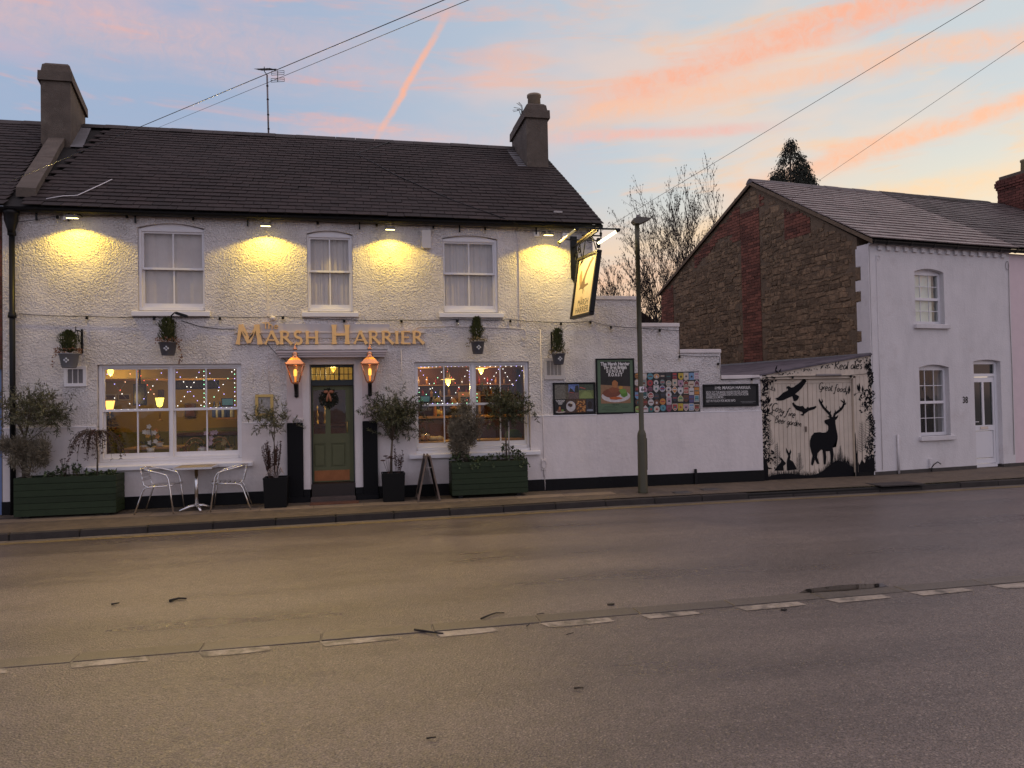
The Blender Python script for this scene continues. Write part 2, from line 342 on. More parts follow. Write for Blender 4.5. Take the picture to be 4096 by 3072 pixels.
M_BRICK = mat('red brick', (.178, .066, .043), .85, var=.3, vs=14, island=.45, bump=.003, bs=60)
M_BRICKD = mat('dark red brick', (.14, .047, .034), .85, var=.3, vs=14, island=.4, bump=.003, bs=60)
M_MORT = mat('lime mortar', (.165, .120, .080), .95, var=.3, vs=8, bump=.010, bs=35, bd=4)
M_STONE = mat('rubble stone', (.185, .124, .074), .9, var=.55, vs=11, island=.38, bump=.02, bs=26, bd=6, two=((.30, .225, .14), 6, .56))
M_TERRA = mat('clay pot', (.34, .27, .19), .8, var=.2)
M_DARK = mat('dark void', (.01, .009, .008), .9, var=0)
M_GLASS = glass('window glass', (.97, .98, .97), 1.0)
M_CURT = mat('net curtain', (.62, .55, .53), .9, var=.1, vs=3, bump=.002, bs=90)
M_ASPH = None
def frosted():
    if 'frosted pane' in MATS: return MATS['frosted pane']
    m = bpy.data.materials.new('frosted pane'); m.use_nodes = True; t = m.node_tree; n = t.nodes; n.clear(); l = t.links.new
    tl = n.new('ShaderNodeBsdfTranslucent'); tl.inputs[0].default_value = (.85, .72, .42, 1); tr = n.new('ShaderNodeBsdfTransparent'); tr.inputs[0].default_value = (.9, .8, .55, 1); mx = n.new('ShaderNodeMixShader'); mx.inputs[0].default_value = .25; l(tl.outputs[0], mx.inputs[1]); l(tr.outputs[0], mx.inputs[2]); o = n.new('ShaderNodeOutputMaterial'); l(mx.outputs[0], o.inputs[0])
    MATS['frosted pane'] = m; return m
def road_mat():
    m = bpy.data.materials.new('wet asphalt'); m.use_nodes = True; t = m.node_tree; n = t.nodes; l = t.links.new; b = n['Principled BSDF']
    g = n.new('ShaderNodeNewGeometry'); P = g.outputs['Position']
    def nz(sc, det, ro, vec=P):
        x = n.new('ShaderNodeTexNoise'); x.inputs['Scale'].default_value = sc; x.inputs['Detail'].default_value = det; x.inputs['Roughness'].default_value = ro; l(vec, x.inputs['Vector']); return x.outputs['Fac']
    def rng(v, a, b_, c, d):
        x = n.new('ShaderNodeMapRange'); l(v, x.inputs[0]); x.inputs[1].default_value = a; x.inputs[2].default_value = b_; x.inputs[3].default_value = c; x.inputs[4].default_value = d; return x.outputs[0]
    mp = n.new('ShaderNodeMapping'); mp.inputs['Scale'].default_value = (.18, 1.0, 1); mp.inputs['Rotation'].default_value = (0, 0, math.radians(2)); l(P, mp.inputs[0])
    lanes = nz(1.1, 4, .6, mp.outputs[0]); blot = nz(.55, 5, .65); mid = nz(9, 4, .7)
    vo = n.new('ShaderNodeTexVoronoi'); vo.inputs['Scale'].default_value = 62; l(P, vo.inputs['Vector'])
    fine = nz(95, 3, .75)
    ramp = n.new('ShaderNodeMix'); ramp.data_type = 'RGBA'; ramp.inputs[6].default_value = (.028, .0225, .020, 1); ramp.inputs[7].default_value = (.225, .180, .162, 1); l(rng(fine, .36, .66, 0, 1), ramp.inputs[0])
    mu = n.new('ShaderNodeMix'); mu.data_type = 'RGBA'; mu.blend_type = 'MULTIPLY'; mu.inputs[0].default_value = 1; l(ramp.outputs[2], mu.inputs[6])
    s = n.new('ShaderNodeMath'); s.operation = 'MULTIPLY'; l(rng(lanes, .3, .7, .68, 1.25), s.inputs[0]); l(rng(mid, .3, .7, .86, 1.14), s.inputs[1]); l(s.outputs[0], mu.inputs[7])
    st = n.new('ShaderNodeMix'); st.data_type = 'RGBA'; st.inputs[7].default_value = (.34, .29, .24, 1); l(mu.outputs[2], st.inputs[6])
    s2 = n.new('ShaderNodeMath'); s2.operation = 'MULTIPLY'; 
    wn = n.new('ShaderNodeTexWhiteNoise'); l(vo.outputs['Position'], wn.inputs['Vector'])
    l(rng(wn.outputs['Value'], .86, .9, 0, .8), s2.inputs[0]); l(rng(vo.outputs['Distance'], .5, .25, 0, 1), s2.inputs[1]); l(s2.outputs[0], st.inputs[0])
    l(st.outputs[2], b.inputs['Base Color'])
    l(rng(lanes, .35, .68, .26, .46), b.inputs['Roughness']); b.inputs['Specular IOR Level'].default_value = .75
    h = n.new('ShaderNodeMath'); h.operation = 'ADD'; l(rng(vo.outputs['Distance'], 0, .6, 1, 0), h.inputs[0]); l(fine, h.inputs[1])
    bp = n.new('ShaderNodeBump'); bp.inputs['Strength'].default_value = .9; bp.inputs['Distance'].default_value = .0045; l(h.outputs[0], bp.inputs['Height']); l(bp.outputs[0], b.inputs['Normal'])
    return m
M_ASPH = road_mat()
M_PAVE = mat('footway asphalt', (.135, .102, .070), .75, var=.3, vs=6, bump=.004, bs=120, two=((.085, .066, .049), 1.6, .52))
M_FLAG = mat('concrete flag', (.24, .180, .120), .8, var=.2, vs=5, bump=.002, bs=80, island=.15, two=((.14, .115, .09), 3, .58))
M_SETT = mat('dark setts', (.085, .065, .048), .7, var=.3, vs=9, island=.35, bump=.004, bs=50)
M_KERB = mat('concrete kerb', (.046, .040, .037), .8, spec=.25, var=.25, vs=5, bump=.004, bs=50, island=.2, two=((.12, .095, .072), 5, .66))
M_EDGEC = mat('edging set in asphalt', (.105, .088, .073), .42, var=.35, vs=40, bump=.004, bs=120, island=.14, two=((.06, .051, .044), 3.0, .55))
M_EDGE = mat('worn concrete edging', (.155, .130, .108), .55, var=.18, vs=7, bump=.002, bs=90, island=.16, two=((.075, .065, .056), 3.5, .6))
M_YELL = mat('worn yellow paint', (.44, .32, .12), .6, var=.25, two=((.09, .075, .055), 7, .53))
M_WLINE = mat('worn white paint', (.33, .285, .24), .55, var=.3, vs=11, two=((.075, .066, .058), 5, .46))
# ================================================================== ground
g = MB().add([(-300, -300, -.150), (300, -300, -.150), (300, 300, -.150), (-300, 300, -.150)], [(0, 1, 2, 3)]).build('ground', M_ASPH); tag(g, kind='structure')
KERB = [(-40, -3.1), (-12, -1.99), (-5, -1.66), (0, -1.46), (4.5, -1.26), (8, -1.24), (10.5, -1.24), (14, -1.10), (20, -.55), (40, 2.1)]
def kerb_y(x):
    for (a, b), (c, d) in zip(KERB, KERB[1:]):
        if a <= x <= c: return b+(d-b)*(x-a)/(c-a)
    return KERB[-1][1]
def pz(x, y): return .035+.042*min(0, y)                                  # fall of the footway towards the kerb
xs = [-40+i*.5 for i in range(161)]
r = MB()
for a, b in zip(xs, xs[1:]):
    r.add([(a, -60, -.130), (b, -60, -.130), (b, kerb_y(b)+.05, -.130), (a, kerb_y(a)+.05, -.130)], [(0, 1, 2, 3)])
road = tag(r.build('road', M_ASPH), kind='structure')
# footway as one sheet with a fall, butted to the kerb stones
pv = MB()
for a, b in zip(xs, xs[1:]):
    for k in range(4):
        f0, f1 = k/4, (k+1)/4; q = []
        for x, f in ((a, f0), (b, f0), (b, f1), (a, f1)):
            y = (kerb_y(x)+.125)*(1-f)+4.0*f if f == 1 else (kerb_y(x)+.125)*(1-f/.75) if f <= .75 else 4.0
            q.append((x, y, pz(x, y)))
        pv.add(q, [(0, 1, 2, 3)])
pave = tag(pv.build('pavement', M_PAVE), kind='structure')
kb = MB()
for a, b in zip(xs, xs[1:]):
    kb.add([(a, kerb_y(a)+.01, -.16), (b, kerb_y(b)+.01, -.16), (b, kerb_y(b)+.01, -.045), (a, kerb_y(a)+.01, -.045), (a, kerb_y(a)+.13, -.035), (b, kerb_y(b)+.13, -.035)], [(0, 1, 2, 3), (3, 2, 5, 4)])
kerb = tag(kb.build('kerb', M_DARK), kind='structure')
x = -11.2
while x < 20:
    ln = .905; y0, y1 = kerb_y(x), kerb_y(x+ln); ang = math.atan2(y1-y0, ln); j = rnd.uniform
    drop = 0.055 if 6.9 < x < 10.2 else 0.0
    if 6.0 < x <= 6.9 or 10.2 <= x < 11.1: drop = .028
    M = Matrix.Translation((x, y0, 0)) @ Matrix.Rotation(ang, 4, 'Z')
    k = MB(); zt = -.022-drop+j(-.003, .003)
    k.bbox(.006, ln-.006, j(-.004, .004), .125, -.20, zt, .014)
    o = k.build('kerb_stone', M_KERB, kerb); o.matrix_basis = M
    # flat channel block in the road beside the kerb
    c = MB().bbox(.002, ln-.004, -.135, -.008, -.18, -.1235+j(-.002, .001), .004); o = c.build('channel_block', M_EDGE, road); o.matrix_basis = M
    x += ln
def strip(name, m, off0, off1, x0, x1, z, par, step=.5):
    s = MB(); x = x0
    while x < x1-1e-6:
        b = min(x+step, x1); s.add([(x, kerb_y(x)+off0, z), (b, kerb_y(b)+off0, z), (b, kerb_y(b)+off1, z), (x, kerb_y(x)+off1, z)], [(0, 1, 2, 3)]); x = b
    return s.build(name, m, par)
strip('yellow_line', M_YELL, -.215, -.185, -12, 20, -.1255, road); strip('yellow_line', M_YELL, -.300, -.270, -12, 20, -.1255, road)
# edging stones running down the middle of the carriageway, worn dashes along them
x = -5.66; i = 0
while x < 14:
    yy = -7.20+.012*(x/5); o = MB().bbox(.006, .888, -.200, 0, -.19, -.1225+rnd.uniform(-.002, .002), .004).build('edging_stone', M_EDGEC, road)
    o.matrix_basis = Matrix.Translation((x, yy+rnd.uniform(-.008, .008), 0)) @ Matrix.Rotation(rnd.uniform(-.006, .006)+.002, 4, 'Z')
    ln = rnd.uniform(.5, .66); w = rnd.uniform(.07, .09); e = lambda a: rnd.uniform(-a, a)
    poly = [(x+.04+e(.02), -(yy-.275-w)), (x+ln*.5, -(yy-.275-w+e(.008))), (x+ln+e(.03), -(yy-.275-w*.7)), (x+ln-.05, -(yy-.222)), (x+ln*.5, -(yy-.218)), (x-.01, -(yy-.222))]
    MB().add([(a, -b, -.1262) for a, b in poly], [(0, 1, 2, 3, 4, 5)]).build('road_marking', M_WLINE, road)
    x += .893; i += 1
# dark setts along the wall under the table, pale flag strip in front of them
sw = MB()
x = -5.6
while x < -1.75:
    w = rnd.uniform(.19, .22)
    for y0, y1 in ((-.17, -.055), (-.29, -.175), (-.41, -.295)):
        xo = x+(.1 if y0 == -.29 else 0); o = MB().bbox(xo+.004, xo+w-.004, y0, y1-.004, -.05, pz(0, (y0+y1)/2)+.008+rnd.uniform(-.002, .002), .005).build('paving_sett', M_SETT, pave)
    x += w
x = -11
while x < 4.2:
    w = rnd.uniform(.82, .95); y0, y1 = -.74, -.46
    q = [(x, y0), (x+w-.008, y0), (x+w-.008, y1), (x, y1)]
    k = MB(); zt = [pz(a, b)+.006 for a, b in q]; k.add([(a, b, z) for (a, b), z in zip(q, zt)]+[(a, b, -.05) for a, b in q], [(0, 1, 2, 3), (0, 4, 5, 1), (1, 5, 6, 2), (2, 6, 7, 3), (3, 7, 4, 0)]).build('paving_flag', M_FLAG, pave); x += w
for (X, Y, w, d, nm) in ((5.62, -.78, .30, .20, 'access_cover'), (6.25, -.60, .34, .22, 'access_cover'), (9.6, -.85, .95, .45, 'paving_patch')):
    z = pz(X, Y)+.0045
    k = MB().box(X, X+w, Y-d, Y, z-.02, z+.001); 
    k.build(nm, mat('cast iron cover', (.05, .045, .042), .5, var=.3, vs=20) if nm[0] == 'a' else mat('dark asphalt patch', (.05, .042, .038), .8, var=.2, bump=.003, bs=100), pave)
    if nm[0] == 'a': MB().box(X-.02, X+w+.02, Y-d-.02, Y-d, z-.02, z+.0025).box(X-.02, X+w+.02, Y, Y+.02, z-.02, z+.0025).build('cover_frame', M_EDGE, pave)
pd = MB().add([(4.05, -7.17, -.1205), (4.5, -7.215, -.1205), (5.0, -7.19, -.1205), (5.02, -7.08, -.1205), (4.6, -7.02, -.1205), (4.2, -7.07, -.1205)], [(0, 1, 2, 3, 4, 5)]).build('puddle', mat('puddle water', (.02, .018, .016), .03, var=0, spec=.6)); tag(pd, kind='structure')
# fallen twigs and leaves
M_TWIG = mat('wet twig', (.012, .009, .008), .6, var=0)
def twig(lab, pts, r, cat='twig', m=M_TWIG, flat=None):
    P = []
    for (px, py) in pts: q = onpl(px, py, (0, 0, -.12), (0, 0, 1)); P.append((q.x, q.y, -.118))
    t = MB()
    if flat:
        c = Vector(P[0]); t.prism([(c.x+flat*math.cos(a)*(1.0+.3*math.sin(3*a)), c.y+flat*.6*math.sin(a)) for a in [k*math.pi/4 for k in range(8)]], -.126, -.118, 'z'); t.v = [(x, 2*c.y-y if False else y, z) for x, y, z in t.v]
        o = t.build('fallen_leaf', m)
    else: o = t.tube([(a, b, c+.006*math.sin(i*1.3)) for i, (a, b, c) in enumerate(P)], [r*.7*(1-.6*i/len(P)) for i in range(len(P))], 6).build('fallen_twig', m)
    return tag(o, lab, cat, 'twigs and leaves on the road')
c9 = lambda x, y: (1600+x*.46293, 2200+y*.46293)
twig('long dark twig lying on the edging stones in mid road', [c9(125, 690), c9(200, 705), c9(290, 718), c9(375, 717)], .016)
twig('curved dark twig beyond the edging stones, hooked end', [c9(700, 595), c9(770, 570), c9(830, 548), c9(900, 540)], .013)
twig('thin straight stick lying across an edging stone joint', [c9(1180, 556), c9(1245, 553)], .006)
twig('short sprig close below the edging stones', [c9(1095, 660), c9(1122, 645)], .007)
twig('thin stick below the third bright dash', [c9(1437, 732), c9(1500, 722)], .006)
twig('bent stick alone on the near lane, dark', [c9(1505, 1197), c9(1545, 1200), c9(1585, 1197)], .010)
twig('thin stick at the bottom edge of the picture', [c9(228, 1630), c9(310, 1627)], .008)
twig('dark double strip of debris on the far lane left', [(677, 2404), (715, 2396), (745, 2396)], .020)
twig('faint dark sliver left of the double strip', [(445, 2418), (478, 2414)], .014)
twig('small dark leaf beside the edging stones', [c9(1822, 466)], 0, 'leaf', flat=.035)
twig('dark leaf at the right below the dashes', [(3136, 2437)], 0, 'leaf', flat=.03)
# ================================================================== roofs of slates
def slate_roof(roof, O, ex, es, W, Ls, sw, gauge, m, left=None, t=.013, nparts=300, jit=1.0, seed=1, rightf=None):
    """slates laid course by course on the plane through O spanned by ex (along) and es (up the slope)"""
    R = random.Random(seed); ex = Vector(ex).normalized(); es = Vector(es).normalized(); nn = ex.cross(es).normalized(); O = Vector(O)
    vari = []
    for k in range(4):
        b = MB(); c = [R.uniform(-.012, .012) for _ in range(4)]
        b.add([(0, c[0]*.5, .004), (1, c[1]*.5, .004), (1, 1.22, -.006), (0, 1.22, -.006), (0, c[0]*.5, .004+t), (1, c[1]*.5, .004+t), (1, 1.22, .001), (0, 1.22, .001)], [(4, 5, 6, 7), (0, 1, 5, 4), (1, 2, 6, 5), (3, 0, 4, 7)])
        me = bpy.data.meshes.new('slate'); me.from_pydata(b.v, [], b.f); me.materials.append(m); me.update(); vari.append(me)
    stuff = MB(); n = 0; course = 0; s = 0.0
    while s < Ls-.02:
        off = (course % 2)*sw*.5+R.uniform(-.02, .02); x = -off
        lim = left(s) if left else 0.0; rl = rightf(s) if rightf else W
        while x < rl-.01:
            a = max(x, lim); b = min(x+sw, rl); x += sw
            if b-a < .03: continue
            h = min(gauge, (Ls-s)/1.0)
            dz = R.uniform(0, .004)*jit; tilt = R.uniform(-.006, .006)*jit; g0 = R.uniform(-.006, .004)*jit
            if R.random() < .03: g0 -= R.uniform(.01, .035); tilt += R.uniform(-.03, .03)
            B = frame(O+ex*(a+.002)+es*(s+g0)+nn*(.009+dz+.010*jit*(1+math.sin(a*.9+seed)*math.sin(s*1.3+.7*seed))), ex, nn, es) @ Matrix.Rotation(tilt, 4, 'Z') @ Matrix.Diagonal((b-a-.009, h, 1, 1))
            me = vari[R.randrange(4)]
            if n < nparts: inst(me, 'slate', roof, B); n += 1
            else: stuff.add([B @ v.co for v in me.vertices], [tuple(p.vertices) for p in me.polygons])
        s += gauge; course += 1
    if stuff.v: tag(stuff.build('upper_slates', m, roof), kind='stuff')
# ================================================================== the pub
PX0, PX1, PZ = -5.62, 4.47, 5.06
pub = empty('pub_building', (-.5, 0, 0), label='two storey white rendered pub with dark slate roof and two chimneys', cat='pub')
UPW = [(-3.58, -2.52, 3.36, 4.785, 4.87), (-.82, -.03, 3.36, 4.755, 4.82), (1.59, 2.61, 3.36, 4.74, 4.80)]
LOW = [(-4.22, -1.94, .765), (1.04, 3.17, .785)]
w = MB()
wall(w, PX0, PX1, 1.415, PZ, [(a, b, c, e) for a, b, c, d, e in UPW]+[(a, b, 1.415, 2.46) for a, b, c in LOW]+[(-.80, -.03, 1.415, 2.43)], 0, .34)
for a, b, c, d, e in UPW:                                                   # segmental heads
    w.prism([(a, d)]+arc_pts(a, b, d, e-.004)[1:-1]+[(b, d), (b, e+.0005), (a, e+.0005)], 0.001, .34)
w.build('wall', M_STIP, pub)
for xa, xb, hl in ((PX0, -.80, LOW[:1]), (-.03, PX1, LOW[1:])):
    w = MB(); wall(w, xa, xb, .245, 1.435, [(a, b, c, 1.435) for a, b, c in hl], -.026, .33); w.build('lower_wall', M_SMOOTH, pub)
w = MB().box(PX0-.005, -.81, -.055, .3, -.08, .247).box(-.03, PX1, -.055, .3, -.08, .247)
w.build('plinth', M_BLACK, pub)
for a, b in ((PX0, -4.25), (-1.90, -1.2), (.37, 1.0), (3.2, PX1)): MB().bbox(a, b, -.034, -.0, 1.418, 1.442, .006).build('dado_ledge', M_WHITE, pub)   # ledge on the lower wall, its highlight put in as whiter paint
# side and back walls and floors so that the house is a closed body
w = MB().box(PX1-.3, PX1-.001, .35, 8.6, -.1, 5.0).box(PX0, PX0+.2, .35, 8.6, -.1, 5.0).box(PX0, PX1, 8.4, 8.6, -.1, 5.0).box(PX0, PX1, .345, 8.4, 2.62, 2.72)
w.build('house_shell', mat('plain plaster', (.55, .5, .45), .8), pub)
gy = MB().prism([(0.36, 5.0), (8.6, 5.0), (4.45, 7.80)], PX1-.28, PX1-.02, 'x'); gy.build('gable', M_STIP, pub)
SL = .633; SD = Vector((0, 1, SL)).normalized(); RY, RZ = 4.45, 5.05+.633*(4.45+.2)
rf = MB(); ea = (-.24, 5.05-.04*SL-.03)
def roofz(y): return 5.05+SL*(y+.2)
rf.add([(-6.6, -.22, roofz(-.22)-.02), (4.60, -.22, roofz(-.22)-.02), (4.60, RY, RZ-.02), (-6.6, RY, RZ-.02), (4.60, 9.1, roofz(-.22)-.02), (-6.6, 9.1, roofz(-.22)-.02)], [(0, 1, 2, 3), (3, 2, 4, 5)])
rf.add([(-5.6, -.20, 5.0), (4.47, -.20, 5.0), (4.47, .02, 5.0), (-5.6, .02, 5.0)], [(3, 2, 1, 0)])
rf.prism([(-.22, roofz(-.22)-.02), (RY, RZ-.02), (9.1, roofz(-.22)-.02), (9.1, roofz(-.22)-.10), (RY, RZ-.12), (-.22, roofz(-.22)-.10)], 4.52, 4.6, 'x')
roof = rf.build('roof', M_DARK, pub)
CW0 = lambda s: max(0.0, .15-.235*max(0, s*.845-.3))                          # slates start against the skew coping
slate_roof(roof, (-5.24, -.25, roofz(-.25)), (1, 0, 0), SD, 9.86, (RY+.25)*1.1835, .292, .2, M_SLATE, left=lambda s: -.21*s*.845-.02, seed=3)
def ridge(par, a, b, m, L0=.45, r=.105):
    a, b = Vector(a), Vector(b); n = int((b-a).length/L0); d = (b-a)/n
    for i in range(n):
        k = MB(); q0, q1 = a+d*i, a+d*(i+1)*.0+d*i+d*.985; z = rnd.uniform(-.006, .006); prof = [(-.17, -.115), (-.06, -.012), (0, .018), (.06, -.012), (.17, -.115)]
        k.add([(p.x, p.y+u, p.z+v+z) for p in (q0, q1) for u, v in prof], [(j, j+1, 5+j+1, 5+j) for j in range(4)][::1]+[(0, 1, 2, 3, 4), (9, 8, 7, 6, 5)])
        k.build('ridge_tile', m, par)
ridge(roof, (-5.85, RY, RZ+.06), (4.62, RY, RZ+.06), M_RIDGE)
# skew coping between the two roofs
cp = MB(); P = [(-5.30, .10), (-5.47, .95), (-5.62, 1.75), (-5.78, 2.55), (-5.90, 3.2)]
for (xa, ya), (xb, yb) in zip(P, P[1:]):
    k = MB(); q = [(xa-.16, ya), (xa+.14, ya-.0), (xb+.14, yb-.012), (xb-.16, yb-.012)]; 
    k.add([(u, v, roofz(v)+.02) for u, v in q]+[(u, v, roofz(v)+.17+rnd.uniform(-.008, .008)) for u, v in q], [(4, 5, 6, 7), (0, 1, 5, 4), (1, 2, 6, 5), (2, 3, 7, 6), (3, 0, 4, 7)]); k.build('coping_stone', M_ROUGH, roof)
# chimneys
def stack(par, fl, fr, yf, dep, skew, zb, z1, z2, z3, m, capw=.045):
    def ring(z, e, t=0.0): return [(fl-e, yf-e, z), (fr+e, yf-e, z), (fr+e+skew, yf+dep+e, z), (fl-e+skew, yf+dep+e, z)]
    k = MB(); lv = [(zb, 0), (z1, 0), (z1, capw), (z2, capw*.9), (z2, .0), (z3-.05, -.02), (z3, -.07)]
    vs = [v for z, e in lv for v in ring(z, e)]; fs = []
    for i in range(len(lv)-1):
        for j in range(4): fs.append((i*4+j, i*4+(j+1) % 4, i*4+4+(j+1) % 4, i*4+4+j))
    n = len(lv)*4; fs.append((n-4, n-3, n-2, n-1)); k.add(vs, fs)
    return k.build('chimney', m, par)
ch = stack(pub, -6.16, -5.61, 2.98, 1.95, -.36, 6.5, 8.39, 8.58, 8.78, M_ROUGH)
MB().add([(-5.60, 2.9, roofz(2.9)+.025), (-5.36, 2.9, roofz(2.9)+.025), (-5.68, RY+.0, RZ+.03), (-5.93, RY+.0, RZ+.03)], [(0, 1, 2, 3)]).build('lead_flashing', M_LEAD, ch)
ch = stack(pub, 3.93, 4.44, 3.02, 1.6, 0.0, 6.5, 8.25, 8.44, 8.62, M_ROUGH, .05)
MB().lathe([(.16, 0), (.15, .27), (.17, .28), (.17, .33), (.12, .33), (.11, .1)], (4.2, 3.32, 8.58), 14).build('chimney_pot', M_TERRA, ch)
MB().add([(3.72, 2.95, roofz(2.95)+.03), (3.92, 2.95, roofz(2.95)+.03), (3.92, RY, RZ+.03), (3.72, RY, RZ+.03)], [(0, 1, 2, 3)]).build('lead_flashing', M_LEAD, ch)
# gutter and fascia
MB().box(-5.56, 4.44, -.10, -.01, 4.99, 5.055).build('fascia', M_IRON, pub)
gt = MB(); pr = [(-.125+.075*math.cos(a), 5.02+.07*math.sin(a)) for a in [math.pi+math.pi*i/8 for i in range(9)]]; pr += [(y*.0+(-.125+.06*math.cos(a)), 5.02+.055*math.sin(a)) for y, a in [(0, math.pi*2-math.pi*i/8) for i in range(9)]]
gt.prism([(y, z) for y, z in pr], -5.66, 4.62, 'x'); 
g_ = gt.build('gutter', M_IRON, pub)
for x in (-5.1, -4.62, -3.6, -1.8, .1, 1.9, 3.35): MB().box(x-.012, x+.012, -.06, -.03, 4.84, 4.99).build('gutter_bracket', M_IRON, g_)
# downpipe with hopper at the left end
dp = empty('rain_downpipe', (-5.44, -.1, 0), label='black cast iron downpipe with hopper head at left end of pub', cat='downpipe')
MB().lathe([(.115, 0), (.115, .03), (.105, .04), (.10, .14), (.055, .27), (.05, .30)][::-1] if False else [(.05, 4.60), (.06, 4.66), (.10, 4.80), (.105, 4.90), (.12, 4.92), (.12, 4.96)], (-5.44, -.12, 0), 12).build('hopper', M_IRON, dp)
MB().tube([(-5.44, -.1, 4.62), (-5.44, -.1, .0)], .042, 12).build('pipe', M_IRON, dp)
for z in (4.56, 3.22, 1.6): MB().lathe([(.044, 0), (.062, .01), (.062, .05), (.056, .06), (.056, .09), (.044, .10)], (-5.44, -.1, z), 12).build('collar', M_IRON, dp)
MB().tube([(-5.5, -.12, 5.0), (-5.66, -.12, 4.98), (-5.8, -.12, 5.02)], .045, 8).build('outlet', M_IRON, dp)
# ---- sash windows
def sash(par, x0, x1, z0, z1, zm, halves, y, curt=None, arch=None, cz=0.0):
    """boxed frame with pairs of sliding sashes; halves = list of (xa, xb) glass ranges"""
    f = MB(); a0, a1 = halves[0][0], halves[-1][1]
    b = .028
    f.bbox(x0, a0-b, y-.02, y+.1, z0, z1, .006).bbox(a1+b, x1, y-.02, y+.1, z0, z1, .006)
    f.box(a0-b, a1+b, y-.02, y+.1, z1-.045, z1); f.bbox(a0-b, a1+b, y-.035, y+.1, z0, z0+.055, .006)
    for (p, q), (r, s) in zip(halves, halves[1:]): f.bbox(q+b, r-b, y-.022, y+.1, z0+.055, z1-.045, .006)
    W_ = f.build('window', M_WHITE, par)
    for (p, q) in halves:
        for nm, za, zb, yy in (('upper_sash', zm-.022, z1-.045, y+.005), ('lower_sash', z0+.056, zm+.022, y+.048)):
            s = MB(); rb = .075 if nm == 'lower_sash' else .03; xm = (p+q)/2
            s.box(p-b, p, yy, yy+.04, za, zb).box(q, q+b, yy, yy+.04, za, zb).box(p, q, yy+.001, yy+.04, zb-.03, zb).box(p, q, yy+.001, yy+.04, za, za+(rb if nm == 'lower_sash' else .035))
            s.box(xm-.011, xm+.011, yy+.003, yy+.037, za+.03, zb-.03)
            s.build(nm, M_WHITE, W_)
            for u, v in ((p, xm-.011), (xm+.011, q)):
                MB().add([(u, yy+.02, za+.03), (v, yy+.02, za+.03), (v, yy+.02, zb-.03), (u, yy+.02, zb-.03)], [(0, 1, 2, 3)]).build('pane', M_GLASS, W_)
    return W_
def sill(par, x0, x1, zt, zb, y0):
    return MB().prism([(0.06, zt+.012), (y0, zt-.004), (y0-.006, zt-.012), (y0-.006, zb), (0.06, zb)], x0, x1, 'x').build('sill', M_WHITE, par)
def curtain(par, x0, x1, z0, z1, y, amp, nf, seed):
    R = random.Random(seed); k = MB().smooth(); n = 60; ph = [R.uniform(0, 6) for _ in range(4)]
    def yy(t): return y+amp*(math.sin(t*nf+ph[0])+.6*math.sin(t*nf*1.83+ph[1])+.35*math.sin(t*nf*3.1+ph[2]))
    V = []
    for j, z in enumerate((z0, (z0*2+z1)/3, (z0+2*z1)/3, z1)):
        for i in range(n+1): t = i/n; V.append((x0+(x1-x0)*t+.006*math.sin(t*40+j), yy(t+.006*j), z))
    k.add(V, [(j*(n+1)+i, j*(n+1)+i+1, (j+1)*(n+1)+i+1, (j+1)*(n+1)+i) for j in range(3) for i in range(n)])
    return k.build('curtain', M_CURT, par)
for i, (a, b, c, d, e) in enumerate(UPW):
    gl = [(-3.50, -2.57), (-.76, -.10), (1.63, 2.53)][i]
    Wn = sash(pub, a+.002, b-.002, 3.375, d-.01, 4.10, [gl], .06)
    sp = MB().prism([(a+.002, d-.012)]+[(x, z-.006) for x, z in arc_pts(a+.002, b-.002, d-.012, e)[1:-1]]+[(b-.002, d-.012)], .055, .15).build('head_board', M_WHITE, Wn)
    sill(Wn, a-.09, b+.09, 3.36, 3.275, -.055)
    if i == 0: curtain(Wn, a+.03, b-.03, 3.4, d, .165, .006, 26, 3)
    else:
        curtain(Wn, a+.03, (a+b)/2+.015, 3.4, d, .16, .007, 24 if i == 1 else 30, 5+i); curtain(Wn, (a+b)/2-.015, b-.03, 3.4, d, .172, .007, 24 if i == 1 else 30, 9+i)
    MB().box(a-.05, b+.05, .42, .44, 3.2, 5.0).build('room_backing', mat('dim room', (.25, .22, .22), .9), Wn)
GLL = [(-4.13, -3.14), (-3.03, -2.03)]; GLR = [(1.105, 2.06), (2.175, 3.095)]
WL = sash(pub, -4.215, -1.945, .83, 2.455, 1.69, GLL, .08); sill(WL, -4.40, -1.76, .765, .695, -.09)
WR = sash(pub, 1.045, 3.165, .85, 2.455, 1.68, GLR, .08); sill(WR, .92, 3.34, .79, .72, -.09)
for wn, x0, x1, z in ((WL, -4.215, -1.945, .83), (WR, 1.045, 3.165, .85)): MB().box(x0, x1, .012, .3, z-.07, z-.001).build('subsill', M_WHITE, wn)
# ---- doorway
for a, b in ((-1.185, -.925), (.105, .355)): MB().box(a, b, -.062, .01, 1.417, 2.56).build('pilaster', M_PINKW, pub)
for a, b in ((-1.185, -.918), (.10, .36)): MB().bbox(a, b, -.10, -.02, .12, 1.415, .008).build('pilaster_base', mat('black polished stone', (.006, .006, .007), .5, spec=.15, var=.1), pub)
for a, b in ((-1.20, -.80), (-.035, .375)): MB().bbox(a, b, -.13, -.05, -.05, .125, .015).build('pilaster_block', M_BLACK, pub)
js = MB()
for a, b in ((-.925, -.802), (-.028, .105)): js.box(a, b, -.045, .0, .245, 2.56)
js.box(-.802, -.028, -.045, .0, 2.432, 2.56); js.box(-.797, -.79, .002, .3, .25, 2.42).box(-.04, -.033, .002, .3, .25, 2.42)
js.build('door_surround', M_SMOOTH, pub)
cn = empty('door_canopy', (-.4, -.15, 2.54), label='flat white canopy with peeling lead edge over pub door', cat='canopy')
